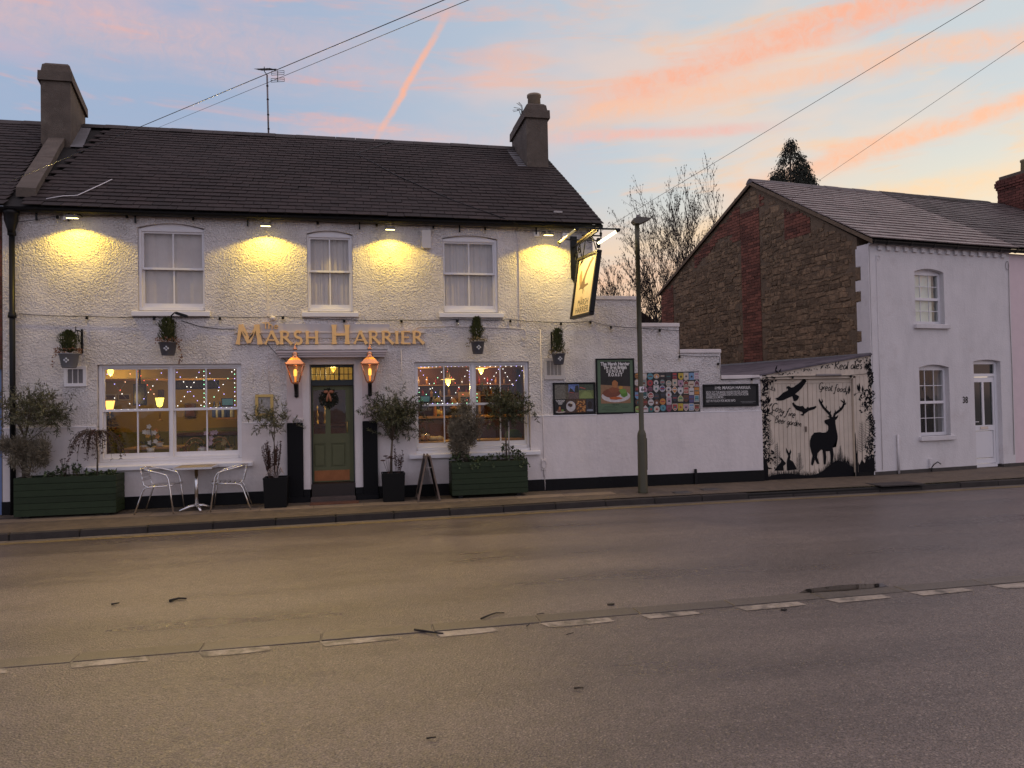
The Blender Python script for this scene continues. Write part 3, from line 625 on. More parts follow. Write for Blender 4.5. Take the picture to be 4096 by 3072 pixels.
k = MB().bbox(-1.33, .54, -.30, 0, 2.62, 2.665, .008).bbox(-1.31, .52, -.275, 0, 2.585, 2.62, .005).bbox(-1.29, .50, -.25, 0, 2.545, 2.585, .005)
k.build('cornice', M_PINKW, cn)
MB().box(-1.34, .55, -.308, -.002, 2.6655, 2.674).build('lead_edge', mat('flaking lead paint', (.12, .10, .09), .7, var=.4, vs=20, two=((.5, .47, .45), 14, .5)), cn)
MB().bbox(-1.0, .2, -.035, 0, 2.68, 2.78, .01).build('back_board', M_SMOOTH, cn)
for x in (-1.12, -.08+.31): MB().prism([(0, 2.54), (-.17, 2.54), (-.15, 2.50), (-.05, 2.44), (0, 2.36)], x-.06, x+.06, 'x').build('canopy_bracket', M_PINKW, cn)
M_DOOR = mat('dark green door paint', (.115, .122, .062), .5, spec=.25, var=.08, bump=.0006, bs=30)
M_DOORB = mat('blackish green frame paint', (.010, .016, .015), .4, var=.1)
fr = MB().box(-.79, -.768, .10, .22, .33, 2.425).box(-.062, -.04, .10, .22, .33, 2.425).box(-.768, -.062, .10, .22, 2.39, 2.425).box(-.768, -.062, .09, .22, 2.06, 2.125)
for x in (-.545, -.305): fr.box(x, x+.018, .11, .2, 2.125, 2.39)
dfr = fr.build('door_frame', M_DOORB, pub)
for c in range(3):
    x0 = (-.768, -.527, -.287)[c]; x1 = (-.545, -.305, -.062)[c]
    bars = MB()
    for j in (1, 2): xx = x0+(x1-x0)*j/3; bars.box(xx-.005, xx+.005, .13, .16, 2.15, 2.385)
    bars.box(x0, x1, .132, .158, 2.258, 2.268); bars.box(x0, x1, .131, .159, 2.125, 2.16)
    bars.build('fanlight_bars', M_DOORB, dfr)
    for j in range(3):
        for zz in (2.16, 2.268):
            xa, xb = x0+(x1-x0)*j/3+.006, x0+(x1-x0)*(j+1)/3-.006
            MB().add([(xa, .145, zz+.002), (xb, .145, zz+.002), (xb, .145, zz+(.096 if zz < 2.2 else .115)), (xa, .145, zz+(.096 if zz < 2.2 else .115))], [(0, 1, 2, 3)]).build('fanlight_pane', frosted(), dfr)
d = MB(); X0, X1, y = -.765, -.115, .14
d.box(X0, X0+.012, y, y+.045, .345, 2.05).box(X1-.075, X1, y, y+.045, .345, 2.05).box(X0+.012, X1-.075, y, y+.045, 1.98, 2.05)
d.box(X0+.012, X1-.075, y, y+.045, 1.03, 1.20).box(X0+.012, X1-.075, y, y+.045, .345, .60).box(-.545, -.455, y, y+.045, .60, 1.03).box(-.545, -.455, y, y+.045, 1.20, 1.98)
d.box(X0+.012, -.545, y+.018, y+.035, .60, 1.03).box(-.455, X1-.075, y+.018, y+.035, .60, 1.03)
dr = d.build('door', M_DOOR, pub)
for a, b in ((-.735, -.570), (-.430, -.215)): MB().bbox(a, b, y+.004, y+.03, .63, 1.0, .012).build('door_panel', M_DOOR, dr)
for a, b in ((X0+.012, -.545), (-.455, X1-.075)): MB().add([(a, y+.02, 1.20), (b, y+.02, 1.20), (b, y+.02, 1.98), (a, y+.02, 1.98)], [(0, 1, 2, 3)]).build('door_pane', M_GLASS, dr)
MB().box(X0+.02, X1-.02, y-.006, y-.001, .365, .55).build('kick_plate', mat('copper kick plate', (.30, .12, .05), .4, .8, var=.25, vs=8), dr)
M_BRASS = mat('aged brass', (.55, .38, .14), .3, 1.0, var=.15)
MB().tube([(-.165, y-.002, 1.22), (-.165, y-.045, 1.24), (-.165, y-.045, 1.40), (-.165, y-.002, 1.42)], .009, 8).build('pull_handle', M_BRASS, dr)
MB().box(-.115, -.062, .15, .2, .33, 2.06).build('door_post', M_DOOR, dfr)
st = MB().bbox(-.79, -.04, -.03, .30, .10, .335, .015).build('threshold', mat('dark hardwood step', (.022, .013, .010), .5, var=.2), pub)
MB().bbox(-.80, -.03, -.20, -.03, -.05, .115, .015).build('door_step', mat('worn step', (.085, .062, .052), .75, var=.3, vs=6, bump=.003, bs=40), pub)
mt = tag(MB().bbox(-.80, .02, -.48, -.21, pz(0, -.35)-.004, pz(0, -.35)+.022, .008).build('door_mat', mat('rust coir mat', (.15, .062, .034), .95, var=.35, vs=20, bump=.006, bs=180)), 'rust brown coir mat on the pavement before the pub door', 'door mat')
# ================================================================== left neighbour
nb = empty('brick_house', (-7, 0, 0), label='red brick house with blue door cut by the left edge', cat='house')
w = MB(); wall(w, -9.5, PX0-.004, -.1, 5.03, [(-6.6, -5.648, -.1, 2.46)], .012, .3); w.build('wall', M_MORT, nb)
wl = [o for o in nb.children][0]
z = 2.56; row = 0
while z < 4.98:
    x = -5.63-(.11 if row % 2 else 0.0)
    if row % 2: inst_w = .1
    xx = PX0-.01
    for j in range(4):
        bw = .105 if (row % 2 and j == 0) else .215
        MB().box(xx-bw+.005, xx-.005, -.002+rnd.uniform(-.002, .002), .05, z+.005, z+.068).build('brick', M_BRICKD, wl); xx -= bw
    z += .075; row += 1
MB().bbox(-6.7, -5.64, -.02, .1, 2.40, 2.555, .01).build('lintel', mat('brown stone lintel', (.12, .085, .06), .8, var=.2), nb)
M_BLUE = mat('blue door paint', (.145, .215, .42), .45, var=.08)
d = MB().box(-6.6, -6.52, .03, .1, .02, 2.4).box(-5.80, -5.65, .03, .1, .02, 2.4).box(-6.52, -5.80, .03, .1, 2.32, 2.4).box(-6.52, -5.80, .06, .1, .04, 1.05).box(-6.52, -5.80, .06, .1, 1.15, 1.25).box(-6.52, -5.84, .075, .1, 1.05, 1.15)
d.box(-6.52, -6.42, .06, .1, 1.25, 2.32).box(-5.9, -5.80, .06, .1, 1.25, 2.32).build('door', M_BLUE, nb)
MB().add([(-6.42, .085, 1.25), (-5.9, .085, 1.25), (-5.9, .085, 2.32), (-6.42, .085, 2.32)], [(0, 1, 2, 3)]).build('door_pane', mat('dim glass', (.02, .02, .03), .1, var=0), nb)
k = MB().add([(-12, -.22, roofz(-.22)-.03), (-5.6, -.22, roofz(-.22)-.03), (-5.9, RY, RZ-.03), (-12, RY, RZ-.03)], [(0, 1, 2, 3)])
nrf = k.build('roof', M_DARK, nb)
slate_roof(nrf, (-9.0, -.25, roofz(-.25)), (1, 0, 0), SD, 3.7, (RY+.2)*1.1835, .30, .205, M_SLATE, seed=8, rightf=lambda s: 3.52-.21*s*.845)
ridge(nrf, (-9.0, RY, RZ+.05), (-6.05, RY, RZ+.05), M_RIDGE)
MB().prism([(y, z) for y, z in pr], -10, -5.68, 'x').build('gutter', M_IRON, nb)
# ================================================================== stepped garden wall
gw = empty('garden_wall', (6.2, .1, 0), label='white rendered garden wall stepping down from pub to gate', cat='wall')
ST = [(4.472, 5.33, 3.63), (5.33, 6.19, 3.11), (6.19, 7.06, 2.595), (7.06, 7.93, 2.075)]
w = MB()
for a, b, z in ST: w.box(a, b, .004, .27, 1.42, z)
w.build('wall', M_STIP, gw)
MB().box(4.472, 7.93, -.024, .26, .248, 1.432).build('lower_wall', M_SMOOTH, gw)
MB().box(4.472, 7.935, -.052, .26, -.08, .250).build('plinth', M_BLACK, gw)
MB().bbox(5.0, 7.93, -.030, -.0, 1.42, 1.44, .006).build('dado_ledge', M_WHITE, gw)  # whiter paint carries the highlight along this ledge too
for i, (a, b, z) in enumerate(ST): MB().bbox(a+.002 if i == 0 else a-.0, b+.02, -.025, .29, z+.001, z+.075, .008).build('coping', M_SMOOTH, gw)
for i in range(3): MB().box(ST[i][1]-.001, ST[i][1]+.012, .002, .268, ST[i+1][2]+.08, ST[i][2]).build('step_return', M_SMOOTH, gw)
bl = tag(MB().bbox(6.42, 6.475, -.085, -.053, .0, .33, .008).build('wall_post', M_IRON), 'short black iron post against the garden wall plinth', 'post')
# ================================================================== number 38
TH = math.radians(7.5); HX = Vector((math.cos(TH), math.sin(TH), 0)); HN = Vector((-math.sin(TH), math.cos(TH), 0)); HP = Vector((10.485, 0, 0))
h38 = empty('terraced_house', HP, TH, label='white rendered end terrace house with stone and brick gable, numbered 38', cat='house')
def hs(px, py):
    q = onpl(px, py, HP, HN); return (q-HP).dot(HX), q.z
c4 = lambda x, y: hs(3072+x*.46293, 500+y*.46293); c9h = lambda x, y: hs(3072+x*.46293, 1300+y*.46293)
M_R38 = mat('off white render', (.72, .69, .69), .7, var=.06, vs=2, bump=.005, bs=30, streak=.10, two=((.62, .575, .565), 1.5, .57))
UW = (1.23, 2.06, 3.20, 4.33, 4.40); LWn = (1.28, 2.13, .80, 2.27, 2.335); DO = (2.86, 3.68, .05, 2.40, 2.44)
w = MB(); wall(w, 0, 4.06, .10, 4.86, [(q[0], q[1], q[2], q[4]) for q in (UW, LWn)]+[(DO[0], DO[1], .10, DO[4])], 0, .32)
for q in (UW, LWn, DO): w.prism([(q[0], q[3])]+arc_pts(q[0], q[1], q[3], q[4]-.004)[1:-1]+[(q[1], q[3]), (q[1], q[4]+.001), (q[0], q[4]+.001)], .001, .32)
w.build('wall', M_R38, h38, local=True)
MB().box(0.0, DO[0]-.0, -.006, .3, -.1, .11).box(DO[1], 4.06, -.006, .3, -.1, .11).build('plinth', mat('dirty base', (.06, .052, .048), .8, var=.3), h38, local=True)
def pv_window(par, q, blind):
    a, b, z0, zs, zc = q; y = .11; f = MB(); a0 = a+.012; b0 = b-.055; zt = zs-.012; zm = (z0+zt)/2-.01
    f.box(a, a+.035, y, y+.06, z0, zt).box(b-.055, b, y, y+.06, z0, zt).box(a+.035, b-.055, y, y+.06, zt-.045, zt).box(a+.035, b-.055, y, y+.06, z0, z0+.07).bbox(a+.03, b-.05, y-.012, y+.05, zm-.03, zm+.03, .006)
    f.prism([(a, zt-.002)]+[(x, z-.003) for x, z in arc_pts(a, b, zs, zc)[1:-1]]+[(b, zt-.002)], y+.005, y+.06)
    W_ = f.build('window', M_WHITE, par, local=True)
    for za, zb in ((z0+.07, zm-.03), (zm+.03, zt-.045)):
        bars = MB()
        for j in (1, 2): x = a0+.023+(b0-a0-.023)*j/3; bars.box(x-.007, x+.007, y+.012, y+.03, za, zb)
        bars.box(a+.035, b0, y+.013, y+.029, (za+zb)/2-.007, (za+zb)/2+.007); bars.build('glazing_bars', M_WHITE, W_, local=True)
        for j in range(3):
            for zz0, zz1 in ((za, (za+zb)/2-.007), ((za+zb)/2+.007, zb)):
                xa = a0+.023+(b0-a0-.023)*j/3+.007; xb = a0+.023+(b0-a0-.023)*(j+1)/3-.007
                MB().add([(xa, y+.022, zz0), (xb, y+.022, zz0), (xb, y+.022, zz1), (xa, y+.022, zz1)], [(0, 1, 2, 3)]).build('pane', M_GLASS if not blind else glass('bright sky pane', (.93, .97, .94), 2.2), W_, local=True)
    MB().bbox(a-.06, b+.09, -.07, .12, z0-.10, z0-.0, .014).build('sill', M_R38, W_, local=True)
    if blind: MB().box(a+.03, b-.17, .175, .18, z0, zs).build('blind', mat('sky pale blind', (.80, .84, .78), .7, var=.04), W_, local=True)  # greenish white of the reflected sky is put into the blind's colour
    else: MB().box(b-.20, b-.1, .24, .25, z0, zs).build('curtain', mat('grey curtain', (.12, .12, .11), .8, var=.1), W_, local=True)
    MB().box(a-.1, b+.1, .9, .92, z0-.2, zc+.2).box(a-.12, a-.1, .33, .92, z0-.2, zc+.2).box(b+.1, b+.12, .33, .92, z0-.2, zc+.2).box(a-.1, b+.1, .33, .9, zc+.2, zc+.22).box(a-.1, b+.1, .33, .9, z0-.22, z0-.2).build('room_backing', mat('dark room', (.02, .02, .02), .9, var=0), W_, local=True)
    return W_
pv_window(h38, UW, True); pv_window(h38, LWn, False)
# white plastic front door
a, b = DO[0]+.0, DO[1]-.045; y = .10
M_UPVC = mat('white plastic door', (.80, .79, .81), .3, var=.02)
d = MB().box(a, a+.05, y, y+.07, .10, 2.40).box(b-.03, b+.045, y, y+.07, .10, 2.40).box(a+.05, b-.03, y, y+.07, 2.34, 2.40).box(a+.05, b-.03, y, y+.07, 2.06, 2.13).box(a+.05, b-.03, y-.02, y+.07, .05, .12)
d.prism([(a, 2.40)]+[(x, z-.002) for x, z in arc_pts(a, DO[1], 2.40, 2.44)[1:-1]]+[(DO[1], 2.40)], y+.01, y+.07)
df = d.build('door_frame', M_UPVC, h38, local=True)
MB().add([(a+.05, y+.03, 2.13), (b-.03, y+.03, 2.13), (b-.03, y+.03, 2.34), (a+.05, y+.03, 2.34)], [(0, 1, 2, 3)]).build('fanlight_pane', mat('dark door glass', (.025, .03, .028), .08, var=0), df, local=True)
d = MB(); p, q = a+.055, b-.035
d.box(p, p+.05, y+.012, y+.06, .13, 2.05).box(q-.05, q, y+.012, y+.06, .13, 2.05).box(p+.05, q-.05, y+.012, y+.06, 1.94, 2.05).box(p+.05, q-.05, y+.012, y+.06, .86, .98).box(p+.05, q-.05, y+.012, y+.06, .13, .24).box((p+q)/2-.03, (p+q)/2+.03, y+.012, y+.06, .98, 1.94).bbox(p+.06, q-.06, y+.025, y+.05, .25, .85, .01)
dd = d.build('door', M_UPVC, h38, local=True)
for u, v in ((p+.05, (p+q)/2-.03), ((p+q)/2+.03, q-.05)): MB().add([(u, y+.035, .98), (v, y+.035, .98), (v, y+.035, 1.94), (u, y+.035, 1.94)], [(0, 1, 2, 3)]).build('door_pane', mat('dark door glass', (.02, .02, .02)), dd, local=True)
M_STEEL = mat('satin metal', (.6, .6, .6), .3, 1.0, var=.05)
MB().tube([(p+.025, y+.0, 1.06), (p+.025, y-.03, 1.06), (p+.13, y-.035, 1.06)], .009, 8).build('door_handle', M_UPVC, dd, local=True)
MB().bbox((p+q)/2-.12, (p+q)/2+.12, y+.002, y+.012, .89, .95, .004).build('letter_plate', M_STEEL, dd, local=True)
put_text('house_number', '38', *[(lambda s: s[0])(c9h(1703, 650)), c9h(1703, 650)[1], -.006, .20, M_IRON][:3], .20, M_IRON, h38, .004, .8, Matrix.Identity(4), 1.0, 'CENTER', True)
# gutter, dentils, cables
k = MB()
pr8 = [(-.115+.06*math.cos(a), 4.90+.062*math.sin(a)) for a in [math.pi+math.pi*i/8 for i in range(9)]]+[(-.115+.048*math.cos(a), 4.90+.05*math.sin(a)) for a in [math.pi*2-math.pi*i/8 for i in range(9)]]
k.prism(pr8, -.06, 9.5, 'x'); gu = k.build('gutter', M_IRON, h38, local=True)
for s in (.0, .36, 1.0, 1.65, 2.3, 2.95, 3.6, 4.1): MB().prism([(y-.004, z-.003) if z < 4.89 else (y, z) for y, z in [(-.182, 4.905), (-.17, 4.86), (-.115, 4.828), (-.06, 4.86), (-.05, 4.905)]], s-.018, s+.018, 'x').build('gutter_clip', M_IRON, gu, local=True)
MB().box(0, 4.06, -.05, -.001, 4.845, 4.95).build('fascia', M_R38, h38, local=True)
for i in range(16): MB().bbox(.22+i*.238, .22+i*.238+.105, -.045, -.001, 4.73, 4.842, .005).build('dentil', M_R38, h38, local=True)
rp = MB().tube([(.19, -.012, 4.62), (.19, -.012, .15)], .006, 6); rp.build('cable', M_R38, h38, local=True)
MB().tube([(.24+.045*math.cos(t), -.012, 4.57+.045*math.sin(t)) for t in [i*.5 for i in range(14)]], .005, 5).build('cable_coil', M_R38, h38, local=True)
MB().tube([(3.98+.05*math.cos(t), -.014, 4.56+.10*math.sin(t)) for t in [i*.5 for i in range(14)]], .005, 5).tube([(4.02, -.014, 4.6), (4.0, -.014, 3.5), (4.02, -.014, 2.2), (4.0, -.014, .3)], .006, 5).build('cable', mat('grey cable', (.25, .22, .22), .6), h38, local=True)
MB().tube([(.61, -.03, .05), (.61, -.03, .86)], .022, 10).build('vent_pipe', M_R38, h38, local=True)
MB().bbox(1.46, 1.54, -.05, -.001, .12, .32, .008).build('meter_box', M_R38, h38, local=True)
MB().tube([(1.5, -.05, .14), (1.53, -.08, .2), (1.62, -.09, .25), (1.72, -.08, .20)], .011, 6).tube([(1.5, -.05, .14), (1.47, -.06, .05)], .011, 6).build('hose', M_IRON, h38, local=True)
# roof of number 38 and of the next house
A8 = (-.14, 4.93); APX = (3.72, 7.225); ES = Vector((0, APX[0]-A8[0], APX[1]-A8[1])).normalized(); LS = math.hypot(APX[0]-A8[0], APX[1]-A8[1])
k = MB().add([(-.06, A8[0]+.03, A8[1]-.01), (9.5, A8[0]+.03, A8[1]-.01), (9.5, APX[0], APX[1]-.03), (-.06, APX[0], APX[1]-.03), (9.5, 8.45, 4.95), (-.06, 8.45, 4.95)], [(0, 1, 2, 3), (3, 2, 4, 5)])
r38 = k.build('roof', M_DARK, h38, local=True)
slate_roof(r38, (-.075, A8[0], A8[1]), (1, 0, 0), ES, 4.28, LS, .30, .212, M_SLATE2, seed=21, jit=.8, t=.024)
def ridge_l(par, s0, s1, n_, z, m, L0=.45):
    n = int((s1-s0)/L0)
    for i in range(n):
        a = s0+(s1-s0)*i/n; b = s0+(s1-s0)*(i+.985)/n; zz = z+rnd.uniform(-.006, .006); prof = [(-.15, -.10), (-.08, -.02), (0, .02), (.08, -.02), (.15, -.10)]
        MB().add([(x, n_+u, zz+v) for x in (a, b) for u, v in prof], [(j, j+1, 6+j, 5+j) for j in range(4)]+[(0, 1, 2, 3, 4), (9, 8, 7, 6, 5)]).build('ridge_tile', m, par, local=True)
ridge_l(r38, -.08, 4.2, APX[0], APX[1]+.05, mat('grey ridge tile', (.12, .10, .10), .6, var=.25, vs=6, two=((.22, .2, .18), 12, .65)))
MB().prism([(A8[0]-.02, A8[1]-.10), (APX[0], APX[1]-.10), (8.5, 4.86), (8.5, 4.94), (APX[0], APX[1]-.01), (A8[0]-.02, A8[1]-.015)], -.075, -.055, 'x').build('verge', M_MORT, r38, local=True)
# gable masonry: mortar bed with every stone and brick set into it
gp = [(.325, 0), (8.3, 0), (8.3, 5.0), (3.72, 7.13), (.325, 5.05)]
gbl = MB().prism(gp, .012, .32, 'x').build('gable', M_MORT, h38, local=True)
def roofline(n_): return 4.86+(7.13-4.86)*n_/3.72 if n_ < 3.72 else 7.13-(7.13-5.0)*(n_-3.72)/4.58
def zone(n_, z):
    if n_ < .37: return None
    if 3.47 < n_ < 4.24: return 'brick' if z < 6.52 else 'stone'
    if 1.66 < n_ < 2.56 and 5.42 < z < 6.22: return 'brick'
    if 4.24 <= n_ < 4.75 and z > 5.85: return 'brick'
    if n_ > 3.2 and z > roofline(n_)-.50 and n_ < 6.4: return 'brick'
    if n_ > 7.55: return 'brick'
    return 'stone'
R = random.Random(5)
def quadpiece(n0, n1, z0, z1, dep, jig):
    """one stone: an uneven block standing a little out of the gable"""
    j = lambda: R.uniform(-jig, jig)
    f = [(n0+j(), z0+j()), (n1+j(), z0+j()), (n1+j(), z1+j()), (n0+j(), z1+j())]; c = ((n0+n1)/2, (z0+z1)/2)
    ins = [(c[0]+(a-c[0])*.84, c[1]+(b-c[1])*.80) for a, b in f]
    vs = [(.03, a, b) for a, b in f]+[(.012-dep*.5, a, b) for a, b in f]+[(.012-dep*R.uniform(.7, 1.2), a, b) for a, b in ins]
    fs = [(8, 11, 10, 9)]+[(i, 4+i, 4+(i+1) % 4, (i+1) % 4) for i in range(4)]+[(4+i, 8+i, 8+(i+1) % 4, 4+(i+1) % 4) for i in range(4)]
    return vs, fs
stones = []; z = 2.25
while z < 7.1:
    h = R.uniform(.07, .145); n_ = .30
    while n_ < 8.2:
        wd = R.choice([R.uniform(.08, .16), R.uniform(.10, .24), R.uniform(.2, .4)])
        zz = z+R.uniform(-.02, .02); mid = (n_+wd/2, zz+h/2)
        if zone(*mid) == 'stone' and zone(n_+.02, mid[1]) == 'stone' and zone(n_+wd-.02, mid[1]) == 'stone' and zz+h < min(roofline(n_), roofline(n_+wd))-.02 and n_ > .36:
            stones.append((n_+.008, n_+wd-.008, zz+.006, zz+h-.006))
        n_ += wd
    z += h
stones.sort(key=lambda s: -((s[1]-s[0])*(s[3]-s[2]))/(10+s[0])**2)
sb = MB()
for i, s in enumerate(stones):
    vs, fs = quadpiece(*s, R.uniform(.006, .026), .022)
    if i < 300: MB().add(vs, fs).build('stone', M_STONE, gbl, local=True)
    else: sb.add(vs, fs)
tag(sb.build('smaller_stones', M_STONE, gbl, local=True), kind='stuff')
bricks = []; z = 2.3; row = 0
while z < 7.1:
    for n0, n1 in ((3.48, 4.23), (1.68, 2.55), (4.25, 6.4), (2.6, 3.46), (7.58, 8.28)):
        x = n0-(.1125 if row % 2 else 0)
        while x < n1-.03:
            a, b = max(x, n0), min(x+(.225 if (row+int(x*4)) % 5 else .225), n1); x += .225
            if b-a > .05 and all(zone(q, z+.035) == 'brick' for q in (a+.01, b-.01)) and z+.08 < min(roofline(a), roofline(b))-.03: bricks.append((a+.005, b-.005, z+.005, z+.070))
    z += .075; row += 1
bricks.sort(key=lambda s: s[0]); bb = MB()
for i, s in enumerate(bricks):
    k = MB() if i < 300 else bb; o = R.uniform(-.004, .004); k.box(-.006+o, .03, s[0], s[1], s[2], s[3])
    if i < 300: k.build('brick', M_BRICK, gbl, local=True)
if bb.v: tag(bb.build('rear_bricks', M_BRICK, gbl, local=True), kind='stuff')
# white quoins wrapped round the corner
qz = [(0, .05), (.36, .05), (.36, 2.82), (.235, 2.82), (.235, 3.06), (.345, 3.06), (.345, 3.67), (.22, 3.67), (.22, 3.90), (.36, 3.90), (.36, 4.12), (.21, 4.12), (.21, 4.42), (.34, 4.42), (.34, 4.80), (0, 4.78)]
MB().prism(qz, -.022, .02, 'x').build('quoin', M_R38, h38, local=True)
for z0, z1 in ((2.83, 3.05), (3.68, 3.89), (4.13, 4.41)): MB().bbox(-.03, .02, .238 if z0 < 3 else .225, .355, z0+.006, z1-.006, .01).build('quoin_stone', M_STONE, h38, local=True)
# next house along: pink, with a brick chimney
pk = empty('pink_house', HP+HX*4.1, TH, label='pink painted house cut by the right edge, brick chimney above', cat='house')
o4 = 4.062
MB().box(o4-4.1, 5.4, .004, .3, .1, 4.84).build('wall', mat('pink masonry paint', (.74, .60, .62), .7, var=.05), pk, local=True)
MB().box(o4-4.1, 5.4, -.0, .3, -.1, .108).build('plinth', mat('dirty base', (.06, .05, .05)), pk, local=True)
MB().box(.42, 1.3, -.004, .02, .3, 2.28).build('door_recess', mat('dim glass', (.02, .02, .03)), pk, local=True)
prf = MB().add([(.08, A8[0]+.03, A8[1]-.012), (6.4, A8[0]+.03, A8[1]-.012), (6.4, APX[0], APX[1]-.032), (.08, APX[0], APX[1]-.032)], [(0, 1, 2, 3)]).build('roof', M_DARK, pk, local=True)
slate_roof(prf, (.11, A8[0], A8[1]), (1, 0, 0), ES, 6.2, LS+.06, .29, .212, M_SLATE3, seed=22, jit=1.6, t=.022, left=lambda s: .0)
ridge_l(prf, .1, 4.2, APX[0], APX[1]+.06, M_RIDGE)
cz = MB(); row = 0; z = 6.35
CHX0, CHX1, CHN0, CHN1 = 4.82, 6.3, 3.0, 3.9
bc = MB().box(CHX0+.02, CHX1, CHN0+.02, CHN1, 6.2, 8.02).build('chimney', M_MORT, pk, local=True)
while z < 8.0:
    e = -.05 if 7.72 < z < 7.86 else -.025 if z >= 7.65 else 0
    n_ = CHN0+e-(.11 if row % 2 else 0)
    while n_ < CHN1-e:
        a_, b_ = max(n_, CHN0+e), min(n_+.215, CHN1-e); n_ += .225
        if b_-a_ > .04: MB().box(CHX0+e, CHX0+.1, a_+.004, b_-.004, z+.004, z+.068).build('brick', M_BRICKD, bc, local=True)
    x = CHX0+e+.11
    while x < CHX1:
        MB().box(x+.004, min(x+.22, CHX1)-.004, CHN0+e, CHN0+.1, z+.004, z+.068).build('brick', M_BRICKD, bc, local=True); x += .225
    z += .075; row += 1
MB().box(CHX0+.03, CHX1-.1, CHN0+.05, CHN1-.05, 8.0, 8.10).build('chimney_cap', M_ROUGH, bc, local=True)
MB().lathe([(.15, 0), (.13, .42), (.15, .43), (.15, .48), (.1, .48)], (5.45, 3.45, 8.08), 14).build('chimney_pot', mat('buff clay pot', (.36, .30, .17), .8, var=.15), bc, local=True)
MB().add([(4.62, 2.82, A8[1]+(2.82-A8[0])*ES.z/ES.y+.03), (6.3, 2.82, A8[1]+(2.82-A8[0])*ES.z/ES.y+.03), (6.3, 3.06, A8[1]+(3.06-A8[0])*ES.z/ES.y+.1), (4.75, 3.06, A8[1]+(3.06-A8[0])*ES.z/ES.y+.1)], [(0, 1, 2, 3)]).build('lead_flashing', M_LEAD, bc, local=True)
# ================================================================== passage lean-to and painted gate
lt = empty('lean_to_roof', (9.2, 1.5, 2.2), label='low felt lean-to roof behind the gate against the stone gable', cat='roof')
gq = lambda n_, z, s=-.02: HP+HN*n_+HX*s+Vector((0, 0, z))
f0, f1 = Vector((7.90, -.03, 2.165)), Vector((10.47, -.03, 2.565)); b1, b0 = gq(5.4, 2.56), gq(5.4, 2.56)+Vector((-2.6, 0, -.40))
k = MB().add([f0, f1, b1, b0, f0-Vector((0, 0, .035)), f1-Vector((0, 0, .035)), b1-Vector((0, 0, .035)), b0-Vector((0, 0, .035))], [(0, 1, 2, 3), (7, 6, 5, 4), (0, 4, 5, 1), (1, 5, 6, 2), (3, 7, 4, 0)])
k.build('roof_sheet', mat('mauve grey felt', (.125, .108, .128), .75, var=.35, vs=3, bump=.004, bs=30, two=((.045, .038, .05), 2.4, .52)), lt)
MB().add([gq(-.02, 2.50, -.045), gq(5.4, 2.52, -.045), gq(5.4, 2.60, -.03), gq(-.02, 2.58, -.03)], [(3, 2, 1, 0)]).build('flashing', M_LEAD, lt)
gate = empty('painted_gate', (9.0, .03, 0), label='cream boarded double gate painted with black stag, birds and leaves', cat='gate')
M_CREAM = mat('cream gate paint', (.62, .53, .43), .7, var=.10, vs=4, island=.06, bump=.001, bs=60, two=((.40, .33, .28), 3.2, .66))
GYF, GYL = .0, .055                                                          # face of frame and fixed boards, face of leaves
k = MB().box(7.94, 8.05, GYF, .1, 0, 2.10).box(10.03, 10.085, GYF, .1, .0, 2.06).bbox(8.05, 10.03, GYF-.012, .1, 2.055, 2.10, .006).box(7.94, 10.48, GYF+.002, .1, 2.10, 2.125).bbox(8.05, 10.03, GYF-.03, GYF+.0, 2.10, 2.135, .006)
gf = k.build('gate_frame', M_CREAM, gate)
def gtop(x): return 2.165+(x-7.90)*(.40/2.57)-.042
x = 7.95
while x < 10.46:                                                             # boards over the leaves
    b = min(x+.112, 10.47)
    za, zb = gtop(x), gtop(b)
    if zb-2.127 > .03: MB().prism([(x+.002, 2.127), (b-.002, 2.127), (b-.002, zb), (x+.002, max(za, 2.13))], GYF+.01, .05).build('board', M_CREAM, gate)
    x = b
for a, b, nm in ((8.056, 9.012, 'gate_leaf'), (9.020, 10.026, 'gate_leaf')):
    lf = MB().box(a, b, GYL+.028, GYL+.05, .035, 2.05).build(nm, M_CREAM, gate)
    n = 10
    for i in range(n):
        p, q = a+(b-a)*i/n, a+(b-a)*(i+1)/n
        MB().bbox(p+.0025, q-.0025, GYL, GYL+.027, .04+rnd.uniform(0, .012), 1.965, .004).build('board', M_CREAM, lf)
    MB().bbox(a, b, GYL-.004, GYL+.027, 1.968, 2.05, .004).build('top_rail', M_CREAM, lf)
x = 10.09
while x < 10.47:
    b = min(x+.098, 10.475); MB().bbox(x+.002, b-.002, GYF, .04, .12, 2.098, .004).build('board', M_CREAM, gate); x = b
MB().box(10.03, 10.478, GYF+.005, .06, .02, .118).build('base_board', M_BLACK, gate)
MB().bbox(8.925, 8.965, GYL-.018, GYL-.001, .98, 1.09, .004).build('latch', mat('rusty latch', (.16, .12, .09), .6, var=.3), gate)
MB().box(9.15, 9.72, GYF-.06, GYF-.031, 2.105, 2.15).build('batten_light', mat('grey batten', (.28, .25, .24), .5), gate)
